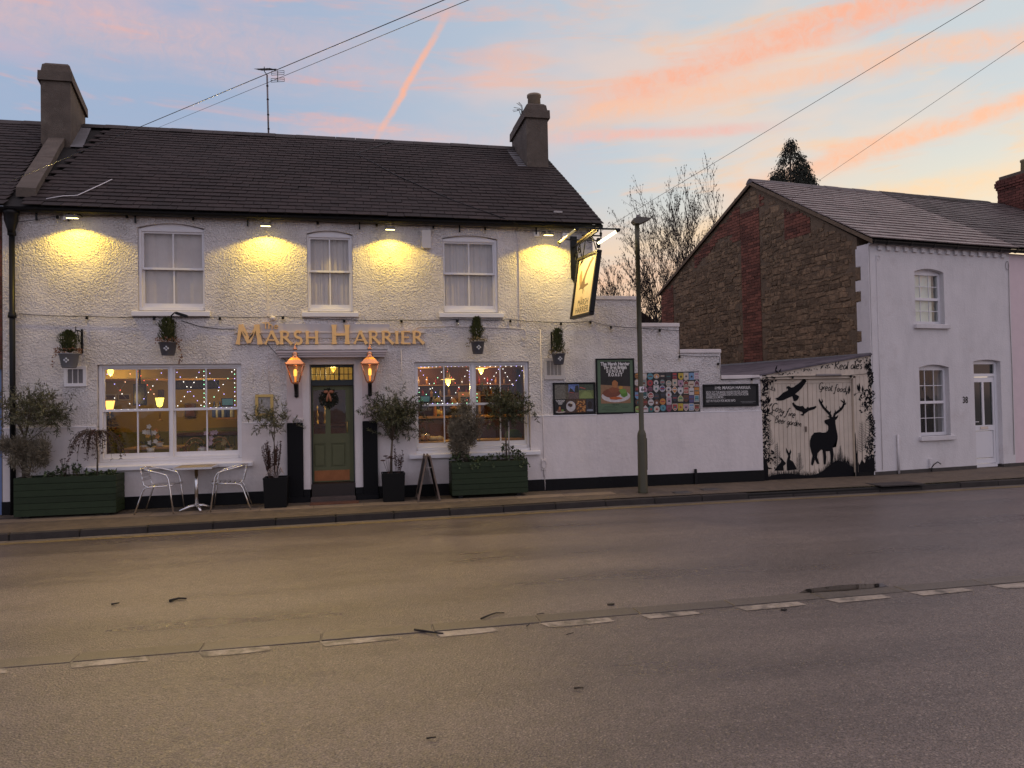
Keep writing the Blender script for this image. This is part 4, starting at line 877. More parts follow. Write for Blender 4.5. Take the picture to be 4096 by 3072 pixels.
# ---- painted scene, each figure flat black paint on the boards
M_PAINT = mat('black mural paint', (.006, .006, .008), .7, spec=.15, var=.1, two=((.014, .014, .017), 20, .62))
M_PAINTS = mat('thin black mural paint', (.045, .040, .038), .6, var=.2)
YP = GYL-.0065
g8 = lambda x, y: (lambda q: (q.x, q.z))(fac(2500+x*.46293, 1100+y*.46293, YP))
g9 = lambda x, y: (lambda q: (q.x, q.z))(fac(3072+x*.46293, 1300+y*.46293, YP))
gz = lambda x, y: (lambda q: (q.x, q.z))(fac(3040+x*.21700, 1420+y*.21700, YP))
def ribbon(mb, pts, w, y=None):
    """brush stroke: a flat band along a line, w = widths"""
    y = YP if y is None else y; n = len(pts); W_ = w if isinstance(w, (list, tuple)) else [w]*n; o = len(mb.v)
    for i, (x, z) in enumerate(pts):
        a, b = pts[max(i-1, 0)], pts[min(i+1, n-1)]; dx, dz = b[0]-a[0], b[1]-a[1]; l = math.hypot(dx, dz) or 1
        mb.v += [(x-dz/l*W_[i]*.5, y, z+dx/l*W_[i]*.5), (x+dz/l*W_[i]*.5, y, z-dx/l*W_[i]*.5)]
    for i in range(n-1): mb.f.append([o+2*i, o+2*i+1, o+2*i+3, o+2*i+2]); mb.m.append(mb.cm); mb.sm.append(False)
stag = MB()
body = [(1190, 1235), (1187, 1215), (1195, 1200), (1235, 1188), (1270, 1175), (1290, 1160), (1255, 1145), (1245, 1128), (1290, 1135), (1330, 1140), (1370, 1145), (1410, 1130), (1447, 1103), (1435, 1150), (1405, 1190), (1390, 1200), (1392, 1260), (1405, 1350), (1420, 1420), (1433, 1490), (1432, 1550), (1420, 1620), (1405, 1690)]
P = [gz(*q) for q in body]+[g9(*q) for q in [(600, 945), (597, 985), (580, 1020), (560, 1060), (568, 1120), (560, 1200), (540, 1205), (540, 1130), (535, 1090), (500, 1090), (505, 1140), (500, 1205), (482, 1205), (478, 1130), (472, 1082), (462, 1075), (430, 1105), (425, 1140), (445, 1200), (425, 1200), (405, 1160), (398, 1120), (405, 1165), (388, 1215), (372, 1205), (378, 1160), (385, 1130), (372, 1085), (362, 1040), (363, 1000), (375, 960), (400, 930)]]+[gz(*q) for q in [(1100, 1420), (1160, 1432), (1215, 1425), (1250, 1395), (1262, 1350), (1258, 1310), (1240, 1285), (1205, 1265)]]
stag.sheet(P, YP)
for ln, wd in (([(1305, 1140), (1285, 1085), (1230, 1030), (1170, 965), (1130, 900), (1098, 840), (1090, 800)], [34, 34, 32, 30, 28, 22, 4]), ([(1130, 895), (1152, 850), (1140, 810)], [24, 18, 4]), ([(1210, 1005), (1225, 965), (1222, 930)], [18, 12, 3]), ([(1285, 1085), (1300, 1050), (1302, 1022)], [20, 14, 3]),
               ([(1362, 1145), (1378, 1090), (1430, 1050), (1490, 1005), (1530, 950), (1550, 890), (1555, 850), (1545, 805)], [32, 32, 32, 30, 30, 26, 20, 4]), ([(1545, 915), (1580, 900), (1588, 868)], [22, 16, 3]), ([(1548, 880), (1510, 850), (1485, 828)], [20, 14, 3]), ([(1470, 1015), (1475, 975), (1468, 940)], [18, 12, 3]), ([(1385, 1075), (1390, 1040), (1385, 1005)], [18, 12, 3])):
    ribbon(stag, [gz(*q) for q in ln], [q*.00165 for q in wd], YP+.0006*rnd.random())
stag.build('painted_stag', M_PAINT, gate)
MB().sheet([gz(*q) for q in [(830, 425), (835, 450), (862, 480), (845, 500), (830, 530), (800, 570), (770, 610), (720, 660), (650, 720), (700, 745), (722, 765), (710, 800), (690, 835), (655, 850), (622, 850), (605, 790), (595, 760), (560, 775), (500, 800), (440, 830), (370, 842), (300, 838), (320, 818), (285, 822), (300, 803), (263, 798), (330, 785), (380, 740), (430, 690), (500, 660), (520, 640), (505, 615), (492, 622), (486, 600), (500, 578), (525, 572), (550, 582), (575, 600), (620, 590), (660, 560), (710, 525), (760, 480), (790, 445)]], YP).build('painted_bird', M_PAINT, gate)
MB().sheet([gz(*q) for q in [(583, 870), (605, 890), (625, 865), (640, 905), (680, 930), (740, 945), (790, 935), (830, 985), (855, 985), (870, 960), (890, 955), (902, 975), (930, 962), (990, 952), (1040, 935), (1035, 970), (1000, 1000), (950, 1015), (890, 1035), (850, 1065), (820, 1085), (800, 1120), (770, 1115), (742, 1092), (790, 1085), (780, 1050), (730, 1035), (670, 1010), (640, 970), (620, 950), (605, 920)]], YP).build('painted_bird', M_PAINT, gate)
MB().sheet([g8(*q) for q in [(1390, 1490), (1408, 1520), (1418, 1540), (1430, 1505), (1437, 1530), (1427, 1556), (1430, 1578), (1425, 1595), (1452, 1612), (1470, 1645), (1485, 1680), (1400, 1690), (1397, 1620), (1402, 1590), (1412, 1562), (1395, 1530)]], YP).build('painted_hare', M_PAINT, gate)
MB().sheet([g8(*q) for q in [(1322, 1562), (1352, 1588), (1340, 1568), (1362, 1590), (1372, 1606), (1392, 1625), (1382, 1640), (1368, 1650), (1372, 1690), (1290, 1690), (1318, 1650), (1345, 1618), (1350, 1605)]], YP).build('painted_hare', M_PAINT, gate)
gr = MB(); Rg = random.Random(4)
def gtopz(x):
    t = (x-8.06)/1.97; return .10+.06*t+.18*math.exp(-((t-.80)/.16)**2)+.04*math.sin(9*t)
n = 60; pts = [(8.06+1.965*i/n, gtopz(8.06+1.965*i/n)) for i in range(n+1)]
for a, b in zip(pts, pts[1:]): gr.sheet([(a[0], .035), (b[0], .035), b, a], YP-.0008)
for i in range(330):
    x = 8.065+1.955*Rg.random(); z = gtopz(x)-.01; h = Rg.uniform(.03, .17)*(1.25 if x > 9.5 else .8); w_ = Rg.uniform(.006, .014); l = Rg.uniform(-.04, .04)
    gr.sheet([(x-w_/2, z-.03), (x+w_/2, z-.03), (min(x+l, 10.02), z+h)], YP+.0002*Rg.random())
gr.build('painted_grass', M_PAINT, gate)
def lf(mb, x, z, a, ln, wd, y=None):
    c, s = math.cos(a), math.sin(a); mb.sheet([(x, z), (x+c*ln*.45-s*wd*.5, z+s*ln*.45+c*wd*.5), (x+c*ln, z+s*ln), (x+c*ln*.45+s*wd*.5, z+s*ln*.45-c*wd*.5)], (YP if y is None else y)+.0006*Rg.random())
lv = MB(); YF = GYF-.004
for i in range(300):                                                         # ivy down the left post and edge
    z = Rg.uniform(.25, 2.06); x = 7.97+abs(Rg.gauss(0, .055)); 
    yy = YF if x < 8.045 else YP
    if 8.0 < x < 8.05: yy = YF
    lf(lv, x, z, Rg.uniform(0, 6.28), Rg.uniform(.04, .10), Rg.uniform(.018, .035), yy)
for i in range(40): lf(lv, Rg.uniform(7.97, 8.22), Rg.uniform(1.98, 2.09) if i % 2 else Rg.uniform(.25, .6), Rg.uniform(0, 6.28), Rg.uniform(.05, .11), .035, GYF-.034 if i % 2 else YF)
for i in range(380):                                                         # ivy down the right hand boards
    z = Rg.uniform(.15, 2.42); e = .02+.10*(math.sin(z*3.1)**2)*(1.3 if z > 1.2 else .8); x = 10.465-abs(Rg.gauss(0, e)); 
    if x < 10.10 or z > gtop(x)-.05: continue
    lf(lv, x, z, Rg.uniform(0, 6.28), Rg.uniform(.04, .09), Rg.uniform(.02, .04), YF)
for i in range(70):
    x = Rg.uniform(8.3, 10.4); 
    if 9.55 < x < 10.1: continue
    z = gtop(x)-abs(Rg.gauss(0, .035))-.012; lf(lv, x, z, Rg.uniform(3.3, 6.1), Rg.uniform(.03, .07), .022, GYF+.0065)
def vine(mb, pts, leaves, y):
    ribbon(mb, pts, [.013*(1-.6*i/len(pts)) for i in range(len(pts))], y)
    for (i, a, ln) in leaves: lf(mb, *pts[i], a, ln, ln*.32, y-.0004)
vine(lv, [gz(*q) for q in [(2090, 700), (2050, 770), (1985, 805), (1920, 775), (1860, 705), (1800, 688), (1740, 712), (1690, 725)]], [(3, 2.0, .14), (3, -1.8, .1), (4, 1.5, .17), (5, 1.55, .2), (5, 1.85, .18), (4, -2.2, .13), (6, -2.4, .08)], YF)
vine(lv, [gz(*q) for q in [(1640, 715), (1605, 665), (1570, 670), (1555, 690)]], [(0, 1.5, .18), (1, -1.9, .1)], YP)
vine(lv, [gz(*q) for q in [(2095, 790), (2030, 830), (2000, 910), (1930, 975), (1860, 945), (1800, 940)]], [(3, 1.7, .16), (3, 2.1, .14), (2, 1.6, .14), (4, 1.6, .1)], YF)
vine(lv, [gz(*q) for q in [(60, 560), (140, 610), (220, 645), (280, 665)]], [(1, 1.6, .16), (2, 1.5, .1), (1, 1.9, .12), (3, 1.8, .08)], YP)
vine(lv, [gz(*q) for q in [(60, 830), (100, 830), (150, 900), (180, 950)]], [(2, 1.5, .17), (2, 1.1, .15), (3, .9, .1)], YP)
vine(lv, [gz(*q) for q in [(70, 1080), (150, 1075), (220, 1100), (290, 1155)]], [(1, 1.7, .15), (1, 1.3, .12), (2, 1.4, .1)], YP)
vine(lv, [gz(*q) for q in [(240, 300), (300, 340), (350, 375)]], [(0, 1.2, .13), (1, 2.4, .12), (1, 1.0, .12), (2, .6, .1)], GYF-.034)
gd = MB(); gd.sheet([(7.942, .0), (8.048, .0), (8.048, .30), (8.02, .42), (7.99, .36), (7.96, .55), (7.942, .50)], YF)
gd.sheet([(10.092, .12), (10.474, .12), (10.474, .52), (10.44, .40), (10.40, .50), (10.36, .34), (10.30, .42), (10.24, .30), (10.18, .38), (10.12, .27), (10.092, .33)], YF); gd.sheet([(10.032, .0), (10.083, .0), (10.083, .60), (10.06, .50), (10.045, .95), (10.032, .9)], YF-.001)
gd.build('painted_undergrowth', M_PAINT, gate)
lv.build('painted_leaves', M_PAINT, gate)
fn = MB()                                                                    # thin brushed saplings
for bx, bz, h, y in ((8.11, .72, .48, YP), (8.28, .33, .46, YP), (8.78, .22, .36, YP), (9.72, .35, .34, YP), (10.19, .55, .62, YF), (10.36, .62, .75, YF)):
    ribbon(fn, [(bx, bz-.25), (bx+.01, bz+h*.5), (bx+.02, bz+h)], [.012, .009, .003], y)
    for i in range(26):
        t = i/26; zz = bz-.02+h*t; s = 1 if i % 2 else -1; l = (1-t*.8)*h*.30*Rg.uniform(.6, 1.1); ribbon(fn, [(bx+.015*t, zz), (bx+s*l*.6, zz+l*.28), (bx+s*l, zz+l*.75)], [.009, .008, .002], y-.0003*Rg.random())
fn.build('painted_saplings', M_PAINTS, gate)
# ================================================================== raised name on the facade
M_GOLD = mat('gold painted letters', (.95, .60, .25), .45, var=.08, vs=10)
def stroke_letters(text_defs, parent, m, y0, dep):
    """every letter is built of flared strokes"""
    for name, x0, z0, w, h, ch in text_defs:
        k = MB(); q = 0
        def st(pts, wd, fl=1.35):
            nonlocal q
            n = len(pts); l, r_ = [], []
            for i, (x, z) in enumerate(pts):
                a, b = pts[max(i-1, 0)], pts[min(i+1, n-1)]; dx, dz = (b[0]-a[0])*w, (b[1]-a[1])*h; ln = math.hypot(dx, dz) or 1
                ww = wd*h*(fl if (i in (0, n-1)) else 1.0)*.5
                X, Z = x0+x*w, z0+z*h; l.append((X-dz/ln*ww, Z+dx/ln*ww)); r_.append((X+dz/ln*ww, Z-dx/ln*ww))
            yy = y0-.0007*q; q += 1
            for i in range(n-1):
                A = [l[i], r_[i], r_[i+1], l[i+1]]; k.prism(A, yy, y0+dep)
        mid = lambda a, b, n=4: [(a[0]+(b[0]-a[0])*i/n, a[1]+(b[1]-a[1])*i/n) for i in range(n+1)]
        arc = lambda cx, cz, rx, rz, a0, a1, n=9: [(cx+rx*math.cos(math.radians(a0+(a1-a0)*i/n)), cz+rz*math.sin(math.radians(a0+(a1-a0)*i/n))) for i in range(n+1)]
        S_, T_ = .20, .125
        if ch == 'M': st(mid((.10, .0), (.22, 1)), T_*1.2); st(mid((.22, .99), (.52, .08)), S_*1.1, 1.0); st(mid((.52, .08), (.80, .99)), T_, 1.0); st(mid((.80, 1), (.92, .0)), S_)
        if ch == 'A': st(mid((.05, 0), (.50, 1.0)), T_); st(mid((.48, 1.0), (.95, 0)), S_, 1.25); st(mid((.25, .32), (.74, .32)), T_*.8, 1)
        if ch == 'H': st(mid((.16, 0), (.16, 1)), S_); st(mid((.84, 0), (.84, 1)), S_); st(mid((.16, .50), (.84, .50)), T_, 1)
        if ch == 'I': st(mid((.5, 0), (.5, 1)), S_)
        if ch == 'E': st(mid((.2, 0), (.2, 1)), S_); st(mid((.2, .96), (.95, .96)), T_*.85, 1.5); st(mid((.2, .52), (.85, .52)), T_*.8, 1.3); st(mid((.2, .04), (1.0, .04)), T_*.85, 1.5)
        if ch == 'R': st(mid((.14, 0), (.14, 1)), S_); st([(.14, .955)]+arc(.38, .74, .30, .215, 90, -90)+[(.14, .52)], T_*1.15, 1); st(mid((.42, .52), (.98, .0)), S_, 1.2)
        if ch == 'S': st(arc(.48, .735, .36, .225, 35, 250)+arc(.50, .265, .36, .225, 70, -145)[0:], T_*1.5, 1.25)
        if ch == 'T': st(mid((.5, 0), (.5, 1)), .14); st(mid((0, .95), (1, .95)), .10, 1.5)
        if ch == 'h': st(mid((.18, 0), (.18, 1)), .14); st([(.18, .40)]+arc(.5, .38, .30, .24, 130, 0)+[(.82, .0)], .12, 1)
        if ch == 'e': st([(.14, .32), (.85, .32)]+arc(.5, .31, .36, .30, 0, 310), .11, 1)
        k.build(name, m, parent)
        if ch == 'M' and h > .3: pass
nm = empty('pub_name_lettering', (-.4, -.05, 2.79), label='gold raised capitals reading The Marsh Harrier over the door', cat='sign')
for z in (2.795, 2.985): MB().bbox(-2.04, 1.24, -.030, -.006, z, z+.030, .004).build('mounting_rail', mat('pale painted rail', (.60, .54, .53), .6, var=.1), nm)
MB().box(-1.62, .60, -.016, -.001, 2.90, 3.15).build('old_sign_board', mat('shaded white board', (.56, .53, .53), .7, var=.06), nm)  # same colour as the wall, with the board's shade painted in as grey
B0, HS, HB = 2.787, .235, .345
stroke_letters([('letter_m', -2.03, B0, .45, HB, 'M'), ('letter_a', -1.545, B0, .245, HS, 'A'), ('letter_r', -1.285, B0, .20, HS, 'R'), ('letter_s', -1.05, B0, .145, HS, 'S'), ('letter_h', -.865, B0, .235, HS, 'H'),
                ('letter_h', -.42, B0, .33, HB, 'H'), ('letter_a', -.03, B0, .235, HS, 'A'), ('letter_r', .235, B0, .20, HS, 'R'), ('letter_r', .46, B0, .21, HS, 'R'), ('letter_i', .69, B0, .08, HS, 'I'), ('letter_e', .80, B0, .17, HS, 'E'), ('letter_r', 1.01, B0, .205, HS, 'R')], nm, M_GOLD, -.062, .030)
stroke_letters([('letter_t', -1.575, 3.062, .10, .11, 'T'), ('letter_h', -1.485, 3.062, .085, .115, 'h'), ('letter_e', -1.395, 3.062, .085, .105, 'e')], nm, M_GOLD, -.045, .024)
MB().prism([(-1.905, 3.02), (-1.885, 3.0), (-1.84, 2.93), (-1.86, 2.945)], -.0665, -.064).prism([(-1.80, 2.89), (-1.72, 3.01), (-1.735, 2.94), (-1.80, 2.865)], -.0665, -.064).build('stain', mat('dark stain', (.05, .03, .02), .8), nm)
# ================================================================== flood lamps under the eaves
M_LAMP = mat('lamp lens', (1, .9, .5), .4, var=0, emit=(1.0, .80, .28), es=9)
FL = [(-4.49, 4.83, 'flood lamp above the left hanging bucket', 62), (-1.48, 4.79, 'flood lamp left of the middle upper window', 62), (.63, 4.79, 'flood lamp between middle upper window and alarm box', 58), (3.53, 4.77, 'flood lamp beside the hanging sign at right end', 58)]
for i, (x, z, lab, pw) in enumerate(FL):
    fl = empty('flood_lamp', (x, 0, z), label='small '+lab, cat='lamp', group='flood lamps under the eaves')
    T = Matrix.Translation((x, -.26, z+.03)) @ Matrix.Rotation(math.radians(10), 4, 'X')
    MB().bbox(-.085, .085, -.06, .06, -.015, .035, .012, T).build('housing', mat('grey lamp housing', (.16, .15, .14), .4, var=.1), fl)
    MB().box(-.075, .075, -.052, .052, -.022, -.016, T).build('lens', M_LAMP, fl)
    MB().tube([(x-.06, -.0, z+.10), (x-.06, -.07, z+.12), (x-.05, -.26, z+.07)], .008, 6).tube([(x+.06, -.0, z+.10), (x+.06, -.07, z+.12), (x+.05, -.26, z+.07)], .008, 6).build('bracket', M_IRON, fl)
    jb = (-.17, .0) if i in (0, 3) else (0, .14)
    MB().bbox(x+jb[0]-.05, x+jb[0]+.05, -.045, -.002, z+.03+jb[1], z+.12+jb[1], .006).build('junction_box', M_WHITE, fl)
    ld = bpy.data.lights.new('flood_light', 'SPOT'); ld.energy = pw; ld.color = (1.0, .68, .06); ld.spot_size = math.radians(146); ld.spot_blend = .20; ld.shadow_soft_size = .045
    lo = bpy.data.objects.new('flood_light', ld); COL.objects.link(lo); lo.parent = fl; lo.location = (0, -.27, -.012); lo.rotation_euler = (math.radians(-2), 0, 0)
    fb = bpy.data.lights.new('added_road_beam', 'SPOT'); fb.energy = (360, 360, 230, 60)[i]; fb.color = (1.0, .70, .26); fb.spot_size = math.radians(112); fb.spot_blend = 1.0; fb.shadow_soft_size = .05  # second spot added to each lamp only to warm the road
    fo = bpy.data.objects.new('added_road_beam', fb); COL.objects.link(fo); fo.parent = fl; fo.location = (0, -.33, -.01); fo.rotation_euler = (math.radians(-58), 0, math.radians((10, 4, 8, 10)[i]))
# ================================================================== copper lanterns by the door
M_COP = mat('polished copper', (.86, .40, .22), .24, 1.0, var=.12, vs=9)
M_LGL = glass('lantern glass', (1.0, .93, .86), 1.0)
def lantern(x, lab):
    t = empty('copper_lantern', (x, -.12, 1.86), label=lab, cat='lantern', group='copper lanterns by the pub door')
    yc = -.27
    MB().tube([(x, -.065, 1.90), (x, -.12, 1.93), (x, -.20, 2.0), (x, yc, 2.06), (x, yc, 2.11)], [.026, .028, .03, .03, .036], 10).ball((x, -.085, 1.885), .035).build('wall_arm', M_IRON, t)
    MB().bbox(x-.035, x+.035, -.068, -.0625, 1.86, 2.14, .008).build('back_plate', M_IRON, t)
    MB().lathe([(.040, 2.085), (.062, 2.10), (.066, 2.118), (.05, 2.12)], (x, yc, 0), 4).build('base_tray', M_COP, t)
    f = MB(); b, tp, z0, z1 = .064, .142, 2.12, 2.415
    for sx, sy in ((-1, -1), (1, -1), (1, 1), (-1, 1)): f.tube([(x+sx*b, yc+sy*b, z0), (x+sx*tp, yc+sy*tp, z1)], .0085, 6)
    for s in range(4):
        c = [(-1, -1), (1, -1), (1, 1), (-1, 1)]; p, q = c[s], c[(s+1) % 4]; f.tube([(x+p[0]*tp, yc+p[1]*tp, z1), (x+q[0]*tp, yc+q[1]*tp, z1)], .011, 6)
    f.build('frame', M_COP, t)
    for s in range(4):
        c = [(-1, -1), (1, -1), (1, 1), (-1, 1)]; p, q = c[s], c[(s+1) % 4]
        MB().add([(x+p[0]*b, yc+p[1]*b, z0), (x+q[0]*b, yc+q[1]*b, z0), (x+q[0]*tp, yc+q[1]*tp, z1), (x+p[0]*tp, yc+p[1]*tp, z1)], [(0, 1, 2, 3)]).build('glass_pane', M_LGL, t)
    MB().lathe([(.152, 2.415), (.155, 2.425), (.10, 2.50), (.055, 2.54), (.05, 2.55)], (x, yc, 0), 4).build('hood', M_COP, t)
    MB().lathe([(.052, 2.55), (.058, 2.565), (.035, 2.575), (.05, 2.60), (.045, 2.63), (.02, 2.65), (.018, 2.665), (.034, 2.685), (.03, 2.70), (.012, 2.725), (.007, 2.76), (0, 2.775)], (x, yc, 0), 14).build('finial', M_COP, t)
    for sx, sy in ((-1, -1), (1, -1), (1, 1), (-1, 1)): MB().ball((x+sx*.15, yc+sy*.15, 2.437), .014, 6, 4).build('corner_knob', M_COP, t)
    MB().lathe([(.012, 2.22), (.026, 2.23), (.029, 2.30), (.022, 2.335), (.0, 2.342)], (x, yc, 0), 10).build('bulb', mat('amber bulb', (1, .5, .1), .4, var=0, emit=(1.0, .50, .08), es=1.9), t)
    MB().lathe([(.016, 2.12), (.016, 2.22)], (x, yc, 0), 8).build('bulb_holder', mat('glowing holder', (.8, .4, .1), .4, var=0, emit=(1.0, .30, .03), es=.8), t)  # holder given a faint orange glow of its own
    ld = bpy.data.lights.new('lantern_light', 'POINT'); ld.energy = .25; ld.color = (1.0, .55, .22); ld.shadow_soft_size = .03
    lo = bpy.data.objects.new('lantern_light', ld); COL.objects.link(lo); lo.parent = t; lo.location = (0, yc+.12, 2.37-1.86)
lantern(-1.02, 'copper lantern on the pilaster left of the pub door'); lantern(.24, 'copper lantern on the pilaster right of the pub door')
# ================================================================== hanging sign
hsn = empty('hanging_sign', (4.1, 0, 4.4), label='swinging pub sign with flying bird on iron bracket at pub corner', cat='pub sign')
c7 = crop(1700, 900); Yn, Yf = -1.22, -.28
TN, TF, BF, BN = c7(1507, 218, Yn), c7(1335, 295, Yf), c7(1270, 812, Yf), c7(1440, 772, Yn)
ex = (TN-TF).normalized(); ez = ((TF-BF)+(TN-BN)).normalized(); ey = ez.cross(ex).normalized(); ez = ex.cross(ey).normalized()
SWd = (TN-TF).length; SHt = (TF-BF).length
MS = frame(BF, ex, ez, ey)                                                    # x along the board towards the street, z up, -y faces the viewer
brd = MB().bbox(0, SWd, -.012, .012, 0, SHt, .002, MS).build('board', mat('sign board back', (.3, .25, .18), .6), hsn)
fr = MB(); e = .042
fr.bbox(-.01, SWd+.01, -.045, .045, -.01, e, .008, MS).bbox(-.01, SWd+.01, -.045, .045, SHt-e, SHt+.01, .008, MS).bbox(-.01, e, -.044, .044, e, SHt-e, .008, MS).bbox(SWd-e, SWd+.01, -.044, .044, e, SHt-e, .008, MS)
fr.build('frame', M_IRON, hsn)
M_SIGN = mat('painted sign panel', (.82, .66, .40), .5, var=.08, vs=2.5, two=((.72, .56, .32), 2.0, .55))
MB().sheet([(e, e), (SWd-e, e), (SWd-e, SHt-e), (e, SHt-e)], -.0135, MS).build('painted_panel', M_SIGN, hsn)
MB().sheet([(e, e), (SWd-e, e), (SWd-e, SHt-e), (e, SHt-e)][::1], -.0135, frame(BF+ex*SWd, -ex, ez, -ey)).build('painted_panel', M_SIGN, hsn)
M_BIRD = mat('sign bird brown', (.19, .12, .06), .55, var=.2); M_BIRD2 = mat('sign bird pale', (.42, .27, .12), .55, var=.25, vs=9)
uv = lambda pts: [(e+(SWd-2*e)*a, e+(SHt-2*e)*b) for a, b in pts]
MB().sheet(uv([(.22, .48), (.18, .42), (.22, .45), (.32, .46), (.42, .44), (.50, .47), (.70, .50), (.66, .53), (.50, .52), (.46, .60), (.56, .74), (.72, .86), (.86, .94), (.92, .98), (.84, .985), (.80, .95), (.74, .985), (.70, .94), (.62, .90), (.52, .80), (.42, .70), (.34, .60)]), -.0150, MS).build('painted_bird', M_BIRD, hsn)
MB().sheet(uv([(.24, .50), (.16, .60), (.13, .70), (.20, .80), (.26, .78), (.30, .68), (.32, .58)]), -.0146, MS).build('painted_wing', M_BIRD2, hsn)
MB().sheet(uv([(.42, .455), (.47, .37), (.44, .36), (.40, .44)]), -.0148, MS).sheet(uv([(.46, .455), (.52, .40), (.50, .39), (.45, .44)]), -.0148, MS).build('painted_legs', M_BIRD, hsn)
put_text('sign_lettering', 'The', SWd*.42, SHt*.30, -.0150, .085, M_BIRD2, hsn, .001, .8, MS)
put_text('sign_lettering', 'MARSH', SWd*.52, SHt*.225, -.0150, .165, M_IRON, hsn, .0, .95, MS, 1.0)
put_text('sign_lettering', 'HARRIER', SWd*.50, SHt*.11, -.0150, .165, M_IRON, hsn, .0, .95, MS, 1.0)
pl = MB().bbox(4.02, 4.15, -.03, -.001, 4.03, 4.83, .006).prism([(4.03, 4.03), (4.085, 3.93), (4.14, 4.03)], -.03, -.001).build('wall_plate', M_IRON, hsn)
bk = MB(); bz = 4.62
bk.bbox(4.075, 4.105, -1.45, -.02, bz-.02, bz+.02, .004)
bk.tube([(4.09, -.03, 4.05), (4.09, -.25, 4.10), (4.09, -.55, 4.30), (4.09, -.75, bz)], .011, 6)
for cy, cz_, r0 in ((-.16, 4.42, .13), (-.36, 4.50, .09), (-.15, 4.20, .08)):
    bk.tube([(4.09, cy+r0*(1-t/14)*math.cos(t*.9), cz_+r0*(1-t/14)*math.sin(t*.9)) for t in range(12)], .009, 5)
bk.build('bracket', M_IRON, hsn)
up_ = [TN.lerp(TF, .12), TN.lerp(TF, .88)]
hg = MB()
for p in up_: hg.tube([p+Vector((0, 0, 0)), Vector((4.09, p.y, bz-.02))], .010, 6)
hg.build('hanger', M_IRON, hsn)
c7a = c7(1300, 265, -.35); 
tb = MB().bbox(4.06, 4.12, -1.42, -.30, bz+.021, bz+.06, .006).build('light_bar', mat('brassy light bar', (.40, .31, .12), .45, .3, var=.15), hsn)
cr = MB().bbox(3.72, 4.47, -1.43, -1.39, bz+.025, bz+.05, .004); cr.build('cross_arm', M_IRON, hsn)
cr = MB().bbox(3.72, 4.47, -.36, -.33, bz+.062, bz+.08, .004); cr.build('cross_arm', M_IRON, hsn)
for xx, on in ((3.72, 0), (4.47, 1)):
    MB().tube([(xx, -1.36, bz+.02), (xx, -.36, bz+.02)], .022, 10).build('tube_light', mat('lit fluorescent tube', (1, 1, .8), .4, var=0, emit=(1.0, .90, .50), es=6.5) if on else mat('dim fluorescent tube', (.70, .62, .36), .35, var=0, emit=(1.0, .8, .35), es=.22), hsn)
    for yy in (-1.41, -.33): MB().tube([(xx, yy-.03, bz+.02), (xx, yy+.04, bz+.02)], .033, 10).build('tube_cap', M_IRON, hsn)
ld = bpy.data.lights.new('added_sign_fill', 'AREA'); ld.shape = 'RECTANGLE'; ld.size = .04; ld.size_y = .9; ld.energy = 11; ld.color = (1, .82, .45)  # area light added beside the dim tube to brighten the sign face
lo = bpy.data.objects.new('added_sign_fill', ld); COL.objects.link(lo); lo.parent = hsn; lo.location = (3.72-4.1, -.86, bz-.01-4.4); lo.rotation_euler = (0, math.radians(-12), 0)
# telephone bracket on the corner
tb = empty('line_bracket', (4.4, 0, 4.85), label='black cable anchor bracket with insulators at pub corner', cat='bracket')
MB().bbox(4.22, 4.62, -.13, -.10, 4.82, 4.845, .004).bbox(4.40, 4.43, -.10, 0, 4.80, 4.86, .004).bbox(4.52, 4.58, -.14, -.08, 4.60, 4.79, .008).build('arm', M_IRON, tb)
for xx in (4.40, 4.60): MB().tube([(xx, -.115, 4.77), (xx, -.115, 4.98)], .012, 6).lathe([(.02, 4.85), (.03, 4.87), (.02, 4.90)], (xx, -.115, 0), 8).build('insulator', M_IRON, tb)
MB().tube([(4.38+.07*math.cos(t*.55), -.12, 4.77+.07*math.sin(t*.55)) for t in range(6, 13)], .007, 5).tube([(4.52+.06*math.cos(t*.55), -.12, 4.78+.06*math.sin(t*.55)) for t in range(6, 12)], .007, 5).build('loop', M_IRON, tb)
tag(MB().bbox(3.86, 3.98, -.05, -.002, 4.80, 4.90, .006).build('cable_box', M_WHITE), 'small white cable box under the eaves near the hanging sign', 'box')
# ================================================================== boxes, vents, menu, alarm
al = tag(MB().bbox(1.20, 1.37, -.09, -.002, 4.525, 4.86, .008).build('alarm_box', mat('ivory plastic', (.66, .62, .58), .45, var=.04)), 'ivory rectangular alarm box beside the right upper window', 'alarm box')
v = empty('wall_vent', (-4.54, 0, 2.1), label='white square vent under the far left hanging bucket', cat='vent')
MB().bbox(-4.71, -4.37, -.035, -.002, 2.10, 2.155, .005).bbox(-4.71, -4.37, -.035, -.002, 2.385, 2.44, .005).box(-4.71, -4.655, -.034, -.002, 2.155, 2.385).box(-4.425, -4.37, -.034, -.002, 2.155, 2.385).build('frame', M_WHITE, v)
MB().box(-4.655, -4.425, -.012, -.004, 2.155, 2.385).build('backing', mat('vent grey', (.12, .11, .11), .6), v)
for i in range(12): MB().box(-4.655, -4.425, -.026, -.013, 2.162+i*.0185, 2.170+i*.0185).build('slat', mat('vent slat', (.33, .31, .32), .6, var=0), v)
for x in (-4.583, -4.50): MB().box(x-.005, x+.005, -.031, -.012, 2.155, 2.385).build('mullion', M_WHITE, v)
v = empty('wall_vent', (3.65, 0, 2.1), label='cream grille vent above the collage poster', cat='vent')
MB().bbox(3.46, 3.85, -.03, -.002, 2.11, 2.19, .006).bbox(3.46, 3.85, -.03, -.002, 2.46, 2.525, .006).box(3.46, 3.51, -.029, -.002, 2.19, 2.46).box(3.79, 3.85, -.029, -.002, 2.19, 2.46).build('frame', mat('cream plastic', (.60, .56, .53), .5, var=.04), v)
MB().box(3.51, 3.79, -.010, -.003, 2.19, 2.46).build('backing', M_DARK, v)
